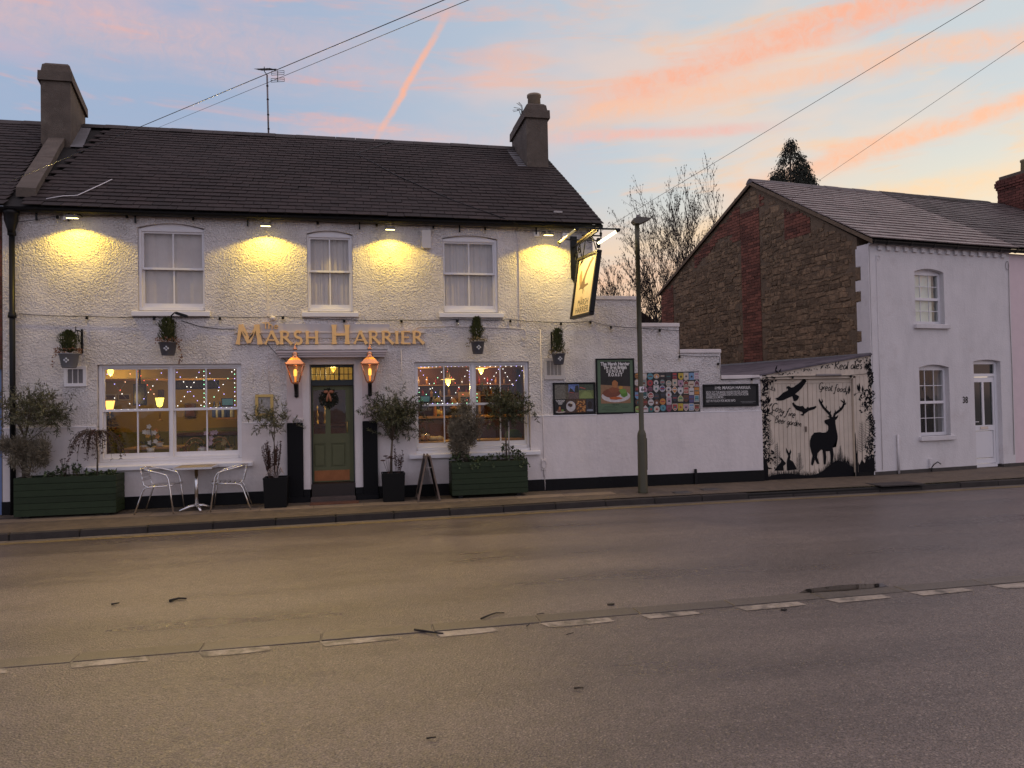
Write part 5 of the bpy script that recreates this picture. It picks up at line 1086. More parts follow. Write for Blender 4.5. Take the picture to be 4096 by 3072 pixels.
for i in range(14): MB().box(3.51, 3.79, -.026, -.011, 2.194+i*.0192, 2.203+i*.0192).build('slat', mat('cream plastic', (.6, .56, .53)), v)
for i in range(1, 4): MB().box(3.51+i*.07-.005, 3.51+i*.07+.005, -.028, -.0105, 2.19, 2.46).build('mullion', mat('cream plastic', (.6, .56, .53)), v)
mn = empty('menu_case', (-1.56, 0, 1.54), label='brass framed menu case on the wall left of the door', cat='menu case')
MB().bbox(-1.71, -1.41, -.055, -.004, 1.54, 1.59, .006).bbox(-1.71, -1.41, -.055, -.004, 1.87, 1.92, .006).box(-1.71, -1.66, -.054, -.004, 1.59, 1.87).box(-1.46, -1.41, -.054, -.004, 1.59, 1.87).build('frame', M_BRASS, mn)
MB().box(-1.66, -1.46, -.02, -.006, 1.59, 1.87).build('menu_sheet', mat('menu paper', (.42, .38, .34), .7, var=.35, vs=30, two=((.22, .2, .18), 40, .55)), mn)
MB().add([(-1.66, -.045, 1.59), (-1.46, -.045, 1.59), (-1.46, -.045, 1.87), (-1.66, -.045, 1.87)], [(0, 1, 2, 3)]).build('glass_front', M_GLASS, mn)
sv = empty('hose_tap_box', (3.40, 0, .35), label='white wall socket box with coiled hose beside right planter', cat='service box')
MB().bbox(3.36, 3.46, -.05, -.027, .42, .63, .005).build('box', M_SMOOTH, sv)
MB().tube([(3.41+.045*math.cos(t*.6), -.06, .53+.075*math.sin(t*.6)) for t in range(-3, 9)]+[(3.41, -.06, .36), (3.42, -.06, .27)], .007, 6).tube([(3.42, -.06, .27), (3.42, -.065, .05)], .006, 5).build('hose', mat('pale hose', (.6, .56, .55), .5), sv)
tag(MB().ball((-1.40, -.03, 3.245), .045, 12, 8).build('sensor_dome', M_SMOOTH), 'white round sensor dome above the word The', 'sensor')
# ================================================================== wall cables
def cable(lab, pts, r=.007, m=M_SMOOTH, name='wall_cable'):
    return tag(MB().tube(pts, r, 6).build(name, m), lab, 'cable', 'cables on the pub wall')
cable('white cable dropping from second flood lamp to the name sign', [(-1.50, -.012, 4.78), (-1.51, -.012, 4.12), (-1.495, -.012, 4.08), (-1.49, -.012, 3.30), (-1.44, -.014, 3.18)])
MBx = cable('white cable running down right of the right upper window', [(2.97, -.012, 4.93), (3.0, -.012, 4.75), (3.02, -.012, 4.55), (3.01, -.012, 3.70), (3.01, -.014, 3.20), (3.03, -.014, 3.14), (2.99, -.014, 3.14), (3.01, -.014, 3.20)])
cable('dark cable sagging from left basket to the name sign', [(-2.9, -.012, 3.20), (-2.6, -.012, 3.10), (-2.3, -.012, 3.06), (-2.03, -.012, 3.055)], .005, M_IRON)
cable('white cable looping beside the right baskets with a hooked end', [(.98, -.012, 3.02), (1.12, -.012, 3.10), (1.7, -.012, 3.115), (2.6, -.012, 3.09), (3.08, -.012, 3.07), (3.12, -.012, 3.0), (3.11, -.012, 2.88), (3.07, -.012, 2.85), (3.04, -.012, 2.90)])
cable('thin white conduit running down the wall right of right window', [(3.40, -.012, 3.05), (3.405, -.012, 1.45), (3.41, -.034, 1.43), (3.415, -.034, .30)], .008)
cable('dark cable slanting from the M to left lantern', [(-1.62, -.07, 2.98), (-1.5, -.03, 2.80), (-1.35, -.03, 2.62), (-1.15, -.1, 2.48), (-1.10, -.2, 2.43)], .005, M_IRON)
cable('thin white pipe with hooked foot right of door canopy', [(.81, -.012, 2.70), (.81, -.012, 2.24), (.80, -.02, 2.21), (.77, -.02, 2.22)], .008)
cable('thin cable down from canopy to menu case', [(-1.50, -.010, 2.75), (-1.49, -.010, 2.3), (-1.47, -.012, 1.95)], .004)
cable('dark cable crossing the pub roof down to the eaves', [(fac(1024+1160*.463, 200+870*.463, RY).x, RY-.1, RZ+.0), (.1, 3.3, roofz(3.3)+.05), (.85, 2.0, roofz(2.0)+.04), (1.9, .6, roofz(.6)+.04), (2.7, -.2, roofz(-.2)+.04), (2.95, -.24, 4.98)], .010, M_IRON, 'roof_cable')
cable('white loose cable end curled on the roof above left lamp', [(-4.95, -.05, roofz(-.05)+.055), (-4.75, .1, roofz(.1)+.055), (-4.55, .15, roofz(.15)+.055), (-4.35, .7, roofz(.7)+.06), (-4.25, .95, roofz(.95)+.07)], .008, M_WHITE, 'roof_cable')
tag(MB().bbox(3.76, 3.93, .15, .20, roofz(.2)+.01, roofz(.2)+.05, .01).build('slipped_slate', mat('pale broken slate', (.45, .42, .4), .6)), 'pale broken piece lying on the lower roof near right gable', 'debris')
# ================================================================== festoon lights (bulbs unlit)
M_BULB = glass('clear bulb', (.97, .95, .9), 2.0)
def festoon(lab, anchors, bulbs, sag, m=M_IRON):
    t = empty('festoon_lights', anchors[0], label=lab, cat='string lights', group='festoon lights on the pub wall')
    k = MB()
    for a, b in zip(anchors, anchors[1:]): k.tube(catenary(a, b, sag, 8), .005, 5)
    k.build('cable', m, t)
    for p in bulbs:
        p = Vector(p)
        MB().lathe([(.014, 0), (.022, -.01), (.022, -.045), (.016, -.05)][::-1], p, 8).build('bulb_holder', M_IRON, t)
        MB().lathe([(.014, -.05), (.024, -.085), (.02, -.11), (.0, -.12)][::-1], p, 8).build('bulb', M_BULB, t)
lw = [crop(0, 820)(x, y, -.03) for x, y in ((160, 940), (750, 960), (1330, 967), (1900, 967))]+[crop(900, 820)(x, y, -.03) for x, y in ((500, 962), (1030, 990), (1525, 992), (2005, 988))]+[c7(x, y, -.03) for x, y in ((280, 815), (738, 818), (1175, 842), (1430, 830))]
festoon('lower string of clear bulbs along the wall between the storeys', lw, lw[1:], .012)
gl_ = [c7(x, y, -.03) for x, y in ((1430, 830), (1607, 872), (2028, 900))]+[Vector((6.2, -.03, 3.04)), Vector((6.19, -.03, 2.55)), Vector((7.03, -.03, 2.52)), Vector((7.06, -.03, 2.06)), Vector((7.9, -.03, 2.10))]
festoon('string of clear bulbs stepping down the garden wall', gl_, [gl_[1], gl_[2], gl_[4], Vector((7.0, -.03, 2.40)), Vector((7.72, -.03, 2.09))], .008)
uw = [crop(0, 820)(x, y, -.05) for x, y in ((160, 145), (495, 92), (1095, 88), (1670, 105))]+[crop(900, 820)(x, y, -.05) for x, y in ((270, 100), (800, 143), (1310, 160), (1800, 180))]+[c7(x, y, -.05) for x, y in ((520, 20), (990, 50), (1390, 68))]
festoon('upper string of clear bulbs hung just below the eaves', uw, [uw[i] for i in (1, 2, 3, 4, 5, 6, 7, 8)], .01)
gt_ = [(8.1, -.04, 2.10), (8.62, -.045, 2.115), (9.74, -.07, 2.118), (9.95, -.045, 2.12), (10.45, -.03, 2.16)]
festoon('short string of bulbs over the painted gate', gt_, [gt_[1], gt_[3]], .004)
# ================================================================== hanging buckets
def rand_dir(R, up=0.0):
    while True:
        v_ = Vector((R.uniform(-1, 1), R.uniform(-1, 1), R.uniform(-1, 1)))
        if .1 < v_.length < 1: v_.normalize(); v_.z += up; return v_.normalized()
M_CON = mat('small conifer green', (.058, .070, .020), .7, var=.4, vs=20, island=.3)
M_IVY = mat('variegated trailing leaves', (.17, .13, .07), .6, var=.4, vs=25, island=.45)
M_IVYR = mat('russet trailing leaves', (.16, .065, .03), .6, var=.4, vs=25, island=.4)
def bucket(x, zt, zb, r, brk, lab, colr, seed, ch=.36, shape=1.0):
    R = random.Random(seed); y = -.26; h = zt-zb
    t = empty('hanging_bucket', (x, 0, zb), label=lab, cat='hanging planter', group='hanging buckets on the pub wall')
    MB().lathe([(r*.66, zb), (r*.70, zb+.012), (r*.72, zb+h*.16), (r*.76, zb+h*.18), (r*.93, zt-.02), (r*1.02, zt-.015), (r*1.03, zt), (r*.95, zt), (r*.9, zt-.03), (r*.88, zt-.05), (0, zt-.05)], (x, y, 0), 20).build('pot', colr, t)
    em = MB()
    for a in range(4): 
        q = a*math.pi/2; em.ball((x+.026*math.cos(q), y-r*.87, (zt+zb)/2+.026*math.sin(q)), .018, 6, 4, (1, .3, 1))
    em.build('emblem', mat('silver emblem', (.55, .56, .58), .5, .3, var=.1), t)
    c = MB()
    for i in range(900):
        a = R.random(); w_ = r*1.0*shape*(math.sin(min(1, a*.86+.12)*math.pi)**.5)*(1+.25*math.sin(a*9+seed)); q = R.uniform(0, 6.28); rr = w_*math.sqrt(R.random()); p = Vector((x-.01+rr*math.cos(q), y+rr*math.sin(q)*.9, zt+.02+a*ch))
        d_ = Vector((math.cos(q)*.7, math.sin(q)*.7, R.uniform(.5, 1.6))); c.leaf(p, d_, (0, 0, 1), R.uniform(.045, .075), R.uniform(.016, .026))
    c.build('conifer', M_CON, t)
    iv = MB(); s = 1 if seed % 2 else -1
    for i in range(150):
        q = R.uniform(0, 6.28); rr = r*R.uniform(.7, 1.45); iv.leaf((x+rr*math.cos(q), y+rr*math.sin(q)*.8, zt+R.uniform(-.01, .08)), rand_dir(R, .1), (0, -.5, 1), R.uniform(.025, .045), R.uniform(.018, .03))
    for i in range(brk[2]):
        f = R.random(); iv.leaf((x+s*(r*.95+.08*math.sin(f*2.6)+R.uniform(-.025, .025)), y-.05+R.uniform(-.04, .04), zt-f*brk[3]), rand_dir(R, -.2), (0, -1, .3), R.uniform(.022, .04), R.uniform(.015, .026))
    iv.build('trailing_plant', M_IVYR if seed in (2, 1) else M_IVY, t)
    bx = x+brk[0]; zt2 = brk[1]
    b = MB().bbox(bx-.015, bx+.015, -.03, -.002, zt2-.40, zt2, .004).bbox(bx-.010, bx+.010, -.30, -.03, zt2-.05, zt2-.03, .003).tube([(bx, -.03, zt2-.28), (bx, -.14, zt2-.20), (bx, -.22, zt2-.05)], .007, 6).tube([(bx, -.29, zt2+.02), (bx, -.29, zt2-.07), (x, y, zt2-.11)], .008, 6)
    b.build('bracket', M_IRON, t)
    w_ = MB()
    for a in range(3): q = a*2.1+.4; w_.tube([(x, y, zt2-.10), (x+r*math.cos(q), y+r*math.sin(q), zt)], .0025, 4)
    w_.build('hanging_wires', M_IRON, t)
M_PG, M_PD = mat('grey plastic bucket', (.20, .205, .22), .6, var=.1, vs=12), mat('dark grey plastic bucket', (.10, .10, .115), .6, var=.12, vs=12)
bucket(-4.55, 2.63, 2.40, .155, (.11, 3.05, 16, .24), 'pale grey hanging bucket with conifer above the left vent', M_PG, 2, .33)
bucket(-3.055, 2.81, 2.59, .145, (.03, 3.22, 60, .36), 'dark grey hanging bucket trailing russet leaves above left window', M_PD, 1, .36)
bucket(2.165, 2.81, 2.585, .13, (-.04, 3.22, 14, .1), 'dark grey hanging bucket above the right ground floor window', M_PD, 4, .40, .85)
bucket(3.675, 2.585, 2.38, .13, (-.06, 3.01, 10, .08), 'dark grey hanging bucket in front of the grille vent', M_PD, 6, .42, .85)
sp = empty('spotlight', (-2.99, 0, 3.2), label='small black spotlight on a bent arm above dark left bucket', cat='lamp')
MB().tube([(-3.02, -.02, 3.12), (-3.02, -.16, 3.14), (-3.01, -.22, 3.26), (-2.95, -.24, 3.31), (-2.88, -.25, 3.29)], .012, 6).build('arm', M_IRON, sp)
MB().bbox(-.10, .10, -.05, .05, -.025, .02, .01, Matrix.Translation((-2.84, -.25, 3.275)) @ Matrix.Rotation(math.radians(18), 4, 'Y')).build('head', M_IRON, sp)
# ================================================================== posters
def framed(name, x0, x1, z0, z1, fw, lab, cat, bg, y=-.035):
    t = empty(name, ((x0+x1)/2, 0, z0), label=lab, cat=cat)
    MB().bbox(x0, x1, y, -.001, z0, z0+fw, .006).bbox(x0, x1, y, -.001, z1-fw, z1, .006).bbox(x0, x0+fw, y+.001, -.001, z0+fw, z1-fw, .006).bbox(x1-fw, x1, y+.001, -.001, z0+fw, z1-fw, .006).build('frame', M_IRON, t)
    MB().box(x0+fw, x1-fw, y+.016, -.001, z0+fw, z1-fw).build('print', bg, t)
    return t
def pm(n, c): return mat('print '+n, c, .5, var=.18, vs=24)
def ell(cx, cz, rx, rz, n=14, wob=0, R=rnd): return [(cx+rx*math.cos(2*math.pi*i/n)*(1+R.uniform(-wob, wob)), cz+rz*math.sin(2*math.pi*i/n)*(1+R.uniform(-wob, wob))) for i in range(n)]
def flat(par, name, poly, y, m): return MB().sheet(poly, y).build(name, m, par)
YB = -.0195
P1 = framed('roast_poster', 4.475, 5.25, 1.44, 2.50, .028, 'tall black framed poster advertising a Sunday roast on green', 'poster', mat('poster green', (.105, .165, .095), .55, var=.06))
bx0, bx1 = 4.565, 5.16
flat(P1, 'poster_photo', [(bx0, 1.64), (bx1, 1.64), (bx1, 2.44), (bx0, 2.44)], YB-.0006, mat('poster dark photo', (.018, .015, .013), .5, var=.5, vs=9))
flat(P1, 'poster_table', [(bx0, 1.64), (bx1, 1.64), (bx1, 1.96), (bx0, 2.0)], YB-.0012, pm('table wood', (.30, .17, .09)))
flat(P1, 'poster_plate', ell(4.865, 1.775, .29, .115, 20), YB-.0018, pm('plate', (.62, .58, .58)))
for i, (cx, cz_, rx, rz, c, nme) in enumerate(((4.78, 1.83, .175, .085, (.20, .065, .035), 'beef'), (4.83, 1.90, .10, .06, (.26, .085, .04), 'beef'), (4.85, 2.005, .062, .075, (.42, .17, .06), 'pudding'), (4.97, 1.94, .04, .035, (.55, .30, .05), 'potato'), (5.03, 1.82, .075, .065, (.10, .24, .03), 'broccoli'), (5.01, 1.87, .075, .045, (.16, .32, .06), 'broccoli'), (4.86, 1.735, .13, .028, (.50, .12, .03), 'carrot'))):
    flat(P1, 'poster_'+nme, ell(cx, cz_, rx, rz, 12, .14), YB-.0024-.0005*i, pm(nme+str(i), c))
M_CHALK = mat('white lettering', (.72, .70, .68), .6, var=.05)
for tx, z, sz, sx, sp_ in (('The Marsh Harrier', 2.395, .088, .86, 1.0), ('The Best British', 2.325, .085, .84, 1.0), ('SUNDAY', 2.255, .085, .80, 1.5), ('ROAST', 2.185, .085, .80, 1.5)):
    put_text('poster_lettering', tx, 4.862, z, YB-.0020, sz, M_CHALK, P1, .0045, sx, None, sp_)
put_text('poster_lettering', 'Find us on:', 4.862, 1.612, YB-.0008, .030, M_IRON, P1, .0006)
for i, (tx, wd) in enumerate(((4.74, .22), (4.74, .30), (4.74, .33), (4.76, .22), (5.05, .17), (5.05, .12))):
    z = 1.583-.028*i if i < 4 else 1.583-.028*(i-4); flat(P1, 'poster_small_print', [(tx-wd/2, z-.004), (tx+wd/2, z-.004), (tx+wd/2, z+.004), (tx-wd/2, z+.004)], YB-.0008, mat('faint print', (.05, .085, .05), .6, var=.4, vs=90))
P2 = framed('collage_poster', 3.62, 4.455, 1.445, 2.05, .030, 'wide black framed collage poster of food and garden photographs', 'poster', M_DARK)
cl = [(3.655, 3.865, 1.74, 2.015, (.16, .15, .12)), (3.865, 3.925, 1.74, 2.015, (.10, .085, .06)), (3.925, 4.13, 1.86, 2.015, (.13, .19, .42)), (3.925, 4.13, 1.74, 1.86, (.12, .085, .08)), (4.13, 4.42, 1.90, 2.015, (.065, .085, .055)), (4.13, 4.42, 1.74, 1.90, (.17, .21, .07)), (3.655, 3.865, 1.48, 1.735, (.015, .012, .01)), (3.87, 4.06, 1.48, 1.735, (.06, .035, .025)), (4.065, 4.26, 1.48, 1.735, (.10, .045, .02)), (4.265, 4.42, 1.48, 1.735, (.04, .038, .045))]
for i, (a, b, c, d_, colr) in enumerate(cl): flat(P2, 'collage_photo', [(a, c), (b, c), (b, d_), (a, d_)], YB-.0006, mat('collage %d' % i, colr, .5, var=.55, vs=38))
flat(P2, 'photo_tree', [(3.93, 1.86), (3.96, 1.95), (4.0, 1.92), (4.04, 1.87), (4.06, 1.99), (4.12, 2.0), (4.13, 1.86)], YB-.0012, pm('tree', (.03, .03, .025)))
flat(P2, 'photo_marquee', [(4.14, 1.75), (4.41, 1.75), (4.36, 1.85), (4.25, 1.89), (4.17, 1.83)], YB-.0012, pm('marquee', (.24, .30, .10)))
flat(P2, 'photo_plate', ell(3.965, 1.60, .092, .10, 16), YB-.0012, pm('white plate', (.5, .48, .5)))
flat(P2, 'photo_cake', ell(3.955, 1.625, .05, .035, 8, .2), YB-.0018, pm('cake', (.06, .03, .02))); flat(P2, 'photo_cream', ell(3.975, 1.665, .025, .022, 8), YB-.0024, pm('cream', (.6, .52, .42)))
for i in range(36): flat(P2, 'photo_roll', ell(4.065+.012+.17*rnd.random(), 1.50+.21*rnd.random(), .018, .013, 7, .3), YB-.0012-.00015*i, pm('roll %d' % (i % 3), [(.50, .22, .06), (.40, .15, .04), (.58, .30, .10)][i % 3]))
for i, (cx, cz_, rx, rz, c) in enumerate(((3.76, 1.50, .09, .02, (.5, .42, .38)), (3.74, 1.525, .05, .03, (.22, .08, .05)), (3.745, 1.57, .02, .03, (.42, .17, .06)), (3.80, 1.525, .025, .022, (.14, .26, .05)))): flat(P2, 'photo_roast', ell(cx, cz_, rx, rz, 10, .15), YB-.0012-.0004*i, pm('mini %d' % i, c))
for tx, z in (('The Marsh Harrier', 1.715), ('The Best British', 1.692), ('SUNDAY', 1.668), ('ROAST', 1.645)): put_text('collage_lettering', tx, 3.76, z, YB-.0012, .026, M_CHALK, P2, .001, .9)
flat(P2, 'photo_awning', [(3.93, 1.865), (4.03, 1.85), (4.03, 1.858), (3.94, 1.873)], YB-.0016, pm('awning', (.5, .1, .08))); flat(P2, 'photo_awning', [(4.14, 1.95), (4.26, 1.925), (4.26, 1.935), (4.16, 1.965)], YB-.0016, pm('awning', (.5, .1, .08)))
flat(P2, 'photo_glass', ell(4.34, 1.62, .045, .075, 10), YB-.0012, pm('stout', (.02, .012, .01))); flat(P2, 'photo_dish', ell(4.34, 1.52, .07, .018, 10), YB-.0010, pm('dish', (.25, .28, .34)))
# pump clip board
P3 = empty('pump_clip_board', (5.93, 0, 1.44), label='black board covered with rows of round and shield beer pump clips', cat='notice board')
MB().prism([(5.27, 1.44), (6.60, 1.44), (6.59, 2.235), (5.26, 2.215)], -.022, -.001).build('board', mat('dark clip board', (.018, .018, .016), .5, var=.4, two=((.075, .062, .05), 6, .60)), P3)
cc = lambda x, y: (lambda q: (q.x, q.z))(fac(2540+x*.13562, 1470+y*.13562, -.03))
PALS = dict(w=(.56, .53, .53), t=(.10, .27, .33), o=(.52, .22, .05), k=(.03, .028, .03), r=(.36, .05, .05), y=(.50, .36, .05), b=(.17, .30, .48), n=(.14, .055, .03), g=(.22, .27, .27), p=(.42, .26, .33), v=(.09, .08, .20), d=(.045, .055, .075), m=(.22, .06, .10), l=(.28, .38, .12), c=(.55, .45, .36), e=(.04, .14, .14))
SPEC = [[(65, 250, 'O', 'o'), (268, 270, 'S', 'w'), (450, 265, 'O', 't'), (635, 255, 'E', 'o'), (810, 255, 'O', 'k'), (985, 265, 'S', 'k'), (1170, 245, 'Q', 'r'), (1355, 265, 'S', 'y'), (1510, 255, 'Q', 'c'), (1670, 262, 'Q', 'b'), (1815, 245, 'Q', 'p')],
        [(62, 445, 'O', 'w'), (265, 455, 'Q', 'g'), (445, 455, 'O', 'r'), (620, 445, 'O', 'w'), (810, 432, 'O', 'g'), (995, 470, 'O', 'g'), (1175, 445, 'Q', 'c'), (1345, 470, 'S', 'p'), (1508, 460, 'H', 'n'), (1665, 500, 'S', 'c'), (1825, 470, 'H', 'm')],
        [(60, 635, 'O', 'n'), (280, 645, 'H', 'p'), (450, 635, 'O', 'm'), (625, 620, 'S', 'w'), (808, 625, 'O', 'v'), (990, 640, 'O', 'w'), (1170, 655, 'D', 'o'), (1345, 685, 'S', 'w'), (1510, 670, 'Q', 'r'), (1670, 705, 'Q', 'w'), (1825, 690, 'Q', 'o')],
        [(68, 820, 'S', 'b'), (285, 810, 'S', 'e'), (465, 825, 'O', 'r'), (635, 850, 'O', 'd'), (825, 810, 'O', 'k'), (995, 800, 'O', 'w'), (1170, 900, 'S', 'd'), (1345, 910, 'H', 'l'), (1508, 910, 'S', 'n'), (1670, 930, 'Q', 'v'), (1822, 915, 'Q', 't')],
        [(85, 1025, 'O', 'n'), (295, 1025, 'O', 'n'), (472, 1030, 'O', 'w'), (640, 1035, 'O', 'n'), (818, 1005, 'O', 'o'), (1005, 985, 'Q', 'p'), (1180, 1165, 'S', 'r'), (1345, 1165, 'Q', 'y'), (1505, 1170, 'S', 'p'), (1665, 1165, 'Q', 'b'), (1825, 1180, 'S', 'n')],
        [(80, 1230, 'O', 'l'), (310, 1225, 'H', 'w'), (475, 1225, 'O', 'e'), (645, 1225, 'O', 'c'), (830, 1190, 'O', 't'), (1005, 1200, 'S', 'm')]]
NAMEC = dict(w='white', t='teal', o='orange', k='black', r='red', y='yellow', b='blue', n='brown', g='grey', p='pink', v='violet', d='navy', m='maroon', l='lime', c='cream', e='dark green')
Rc = random.Random(3); keys = list(PALS)
for row in SPEC:
    for (px, py, sh, cl_) in row:
        cx, cz_ = cc(px, py); s = .060
        if sh == 'O': poly = ell(0, 0, s, s*1.04, 16)
        elif sh == 'E': poly = ell(0, 0, s, s*.8, 16)
        elif sh == 'S': poly = [(-s*.9, s*1.1), (s*.9, s*1.1), (s*.95, -s*.3), (s*.5, -s*.95), (0, -s*1.3), (-s*.5, -s*.95), (-s*.95, -s*.3)]
        elif sh == 'H': poly = [(-s*.9, -s), (s*.9, -s), (s*.95, s*.2), (0, s*1.25), (-s*.95, s*.2)]
        elif sh == 'D': poly = [(0, s*1.4), (s*1.1, 0), (0, -s*1.4), (-s*1.1, 0)]
        else: poly = [(-s*.85, -s*1.15), (s*.85, -s*1.15), (s*.85, s*1.15), (-s*.85, s*1.15)]
        c2 = Rc.choice([q for q in ('w', 'k', 'r', 'c', 'd', 'n', 'e') if q != cl_]); k = MB().mt(0).prism([(cx+a, cz_+b) for a, b in poly], -.030, -.0225)
        k.mt(1).sheet([(cx+a*.80, cz_+b*.80) for a, b in poly], -.0305)
        k.mt(2).sheet([(cx-s*.66, cz_-s*.12), (cx+s*.66, cz_-s*.12), (cx+s*.66, cz_+s*.20), (cx-s*.66, cz_+s*.20)] if Rc.random() < .6 else ell(cx, cz_-s*.1, s*.36, s*.42, 8), -.0310)
        k.mt(0).sheet([(cx-s*.45, cz_-s*.62), (cx+s*.45, cz_-s*.62), (cx+s*.35, cz_-s*.40), (cx-s*.35, cz_-s*.40)] if sh != 'D' else ell(cx, cz_+s*.6, s*.15, s*.15, 6), -.0312)
        rim = Rc.choice(['w', 'k', cl_, 'c', cl_]); 
        o = k.build('pump_clip', [mat('clip '+rim, PALS[rim], .4, var=.2, vs=40), mat('clip '+cl_, PALS[cl_], .4, var=.2, vs=40), mat('clip '+c2, PALS[c2], .4, var=.2, vs=40)], P3)
        o['label'] = '%s pump clip on the board' % NAMEC[cl_]
# chalk board
P4 = framed('chalk_board', 6.67, 7.865, 1.53, 1.975, .040, 'long black chalkboard with white writing beside the painted gate', 'chalkboard', mat('chalkboard slate', (.012, .012, .013), .6, var=.3))
put_text('chalk_lettering', 'THE MARSH HARRIER', 7.30, 1.905, YB-.001, .105, M_CHALK, P4, .0015, .78)
for tx, z in (('BOOK OUT THE MARSH HARRIER PUB FOR GARDEN', 1.815), ('VENUE PARTIES DINNERS EVENTS FUNCTION ROOM', 1.765), ('BARBECUE & MORE ....', 1.715), ('GET IN TOUCH FOR MORE INFO:', 1.645)):
    put_text('chalk_lettering', tx, 6.735, z, YB-.001, .068, M_CHALK, P4, .0004, .56 if len(tx) > 30 else .62, None, 1.0, 'LEFT')
MB().sheet([(7.47, 1.615), (7.80, 1.615), (7.80, 1.628), (7.47, 1.628)], YB-.001).sheet([(7.5, 1.592), (7.74, 1.592), (7.74, 1.604), (7.5, 1.604)], YB-.001).build('chalk_small_print', mat('faded chalk', (.14, .14, .14), .7, var=.7, vs=70), P4)
# ---- hand painted words on the gate: single brush line per letter
GLY = {'R': [[(0, 0), (.08, .5), (.14, 1), (.4, 1.02), (.55, .85), (.45, .62), (.12, .52), (.3, .3), (.6, 0)]], 'e': [[(0, .26), (.2, .27), (.4, .32), (.38, .48), (.2, .52), (.03, .35), (.02, .15), (.15, .0), (.42, .08)]], 'a': [[(.42, .46), (.2, .5), (.04, .3), (.06, .06), (.22, .02), (.4, .2), (.44, .48), (.42, .1), (.52, .02)]], 'l': [[(.0, .05), (.12, .5), (.16, 1), (.12, .5), (.1, .05), (.22, .02)]], 's': [[(.36, .46), (.16, .5), (.08, .38), (.3, .22), (.28, .04), (.04, .02)]],
       'G': [[(.62, .82), (.4, 1.02), (.1, .85), (0, .5), (.1, .15), (.35, .02), (.6, .2), (.62, .45), (.38, .44)], [(.6, .45), (.58, -.12), (.4, -.3), (.2, -.2)]], 'r': [[(.04, .48), (.06, .0), (.08, .3), (.2, .48), (.34, .46)]], 't': [[(.14, .9), (.1, .1), (.2, .0), (.32, .08)], [(-.04, .55), (.32, .58)]], 'f': [[(.42, .9), (.26, 1.0), (.18, .8), (.14, .2), (.08, -.3), (-.06, -.35), (-.08, -.2)], [(-.02, .48), (.34, .52)]], 'o': [[(.2, .5), (.03, .3), (.06, .06), (.24, .0), (.4, .2), (.36, .44), (.2, .5)]], 'd': [[(.42, .44), (.2, .5), (.03, .28), (.08, .04), (.26, .02), (.42, .2), (.48, 1.0), (.44, .1), (.54, .0)]],
       'C': [[(.62, .85), (.42, 1.02), (.12, .85), (0, .5), (.08, .15), (.32, 0), (.6, .14)]], 'y': [[(.02, .48), (.06, .2), (.2, .08), (.36, .2), (.42, .5), (.38, 0), (.28, -.35), (.06, -.3), (.1, -.1)]], 'i': [[(.1, .48), (.1, .08), (.22, .0)], [(.12, .68), (.15, .72)]], 'n': [[(.04, .48), (.05, .0), (.08, .3), (.22, .5), (.36, .4), (.38, .06), (.48, .0)]], 'B': [[(.06, 0), (.1, 1.0), (.4, 1.0), (.5, .8), (.36, .58), (.12, .54), (.46, .5), (.58, .25), (.4, .02), (.0, .0)]], 'g': [[(.42, .44), (.2, .5), (.04, .3), (.08, .06), (.26, .04), (.42, .3), (.44, .48), (.42, -.2), (.26, -.38), (.06, -.3)]]}
ADV = {'R': .66, 'G': .70, 'C': .62, 'B': .66, 'l': .24, 'i': .26, 't': .36, 'r': .36, 'f': .42, 's': .42, ' ': .30}
def brush(word, p0, p1, h, w_, y):
    k = MB(); tot = sum(ADV.get(c, .50) for c in word); dx, dz = p1[0]-p0[0], p1[1]-p0[1]; L_ = math.hypot(dx, dz); ux, uz = dx/L_, dz/L_; sc = L_/(tot*h); adv = 0
    for c in word:
        for ln in GLY.get(c, []):
            P_ = []
            for i in range(len(ln)-1):
                for s in range(3): t = s/3; P_.append((ln[i][0]*(1-t)+ln[i+1][0]*t, ln[i][1]*(1-t)+ln[i+1][1]*t))
            P_.append(ln[-1])
            Q = [(sum(P_[j][0] for j in range(max(0, i-1), min(len(P_), i+2)))/len(range(max(0, i-1), min(len(P_), i+2))), sum(P_[j][1] for j in range(max(0, i-1), min(len(P_), i+2)))/len(range(max(0, i-1), min(len(P_), i+2)))) for i in range(len(P_))]
            W2 = [(p0[0]+ux*(adv+(a+.12*b)*h*sc)-uz*b*h, p0[1]+uz*(adv+(a+.12*b)*h*sc)+ux*b*h) for a, b in Q]
            ribbon(k, W2, w_, y-.0004*rnd.random())
        adv += ADV.get(c, .50)*h*sc
    return k.build('painted_words', M_PAINT, gate)
brush('Real ales', gz(1350, 272), gz(1865, 258), .185, .017, GYF+.005)
brush('Great food', gz(1080, 640), gz(1575, 690), .155, .014, YP)
brush('Cosy fire', gz(205, 1010), gz(640, 1165), .165, .017, YP)
brush('Beer garden', gz(270, 1245), gz(760, 1325), .145, .013, YP)
# ================================================================== inside the pub
M_OCH = mat('ochre plaster', (.42, .285, .068), .8, var=.1, vs=2); M_CEIL = mat('nicotine ceiling', (.50, .36, .13), .8, var=.08); M_OLIVE = mat('olive panelling', (.20, .19, .035), .5, var=.08)
M_WOODD = mat('dark bar wood', (.075, .026, .012), .4, var=.3, vs=5); M_WOODL = mat('golden oak', (.36, .19, .06), .45, var=.2, vs=6); M_FLOORW = mat('pub floor boards', (.10, .05, .022), .5, var=.3, vs=3)
M_RED = mat('dark brown red wall', (.13, .052, .022), .7, var=.2)
inn = empty('bar_interior', (-.5, 2.5, .3), label='warm lit ochre bar room seen through the pub windows', cat='room')
MB().box(-5.4, 4.15, .36, 5.6, .25, .30).build('floor', M_FLOORW, inn)
MB().box(-5.4, 4.15, .36, 5.6, 2.56, 2.60).build('ceiling', M_CEIL, inn)
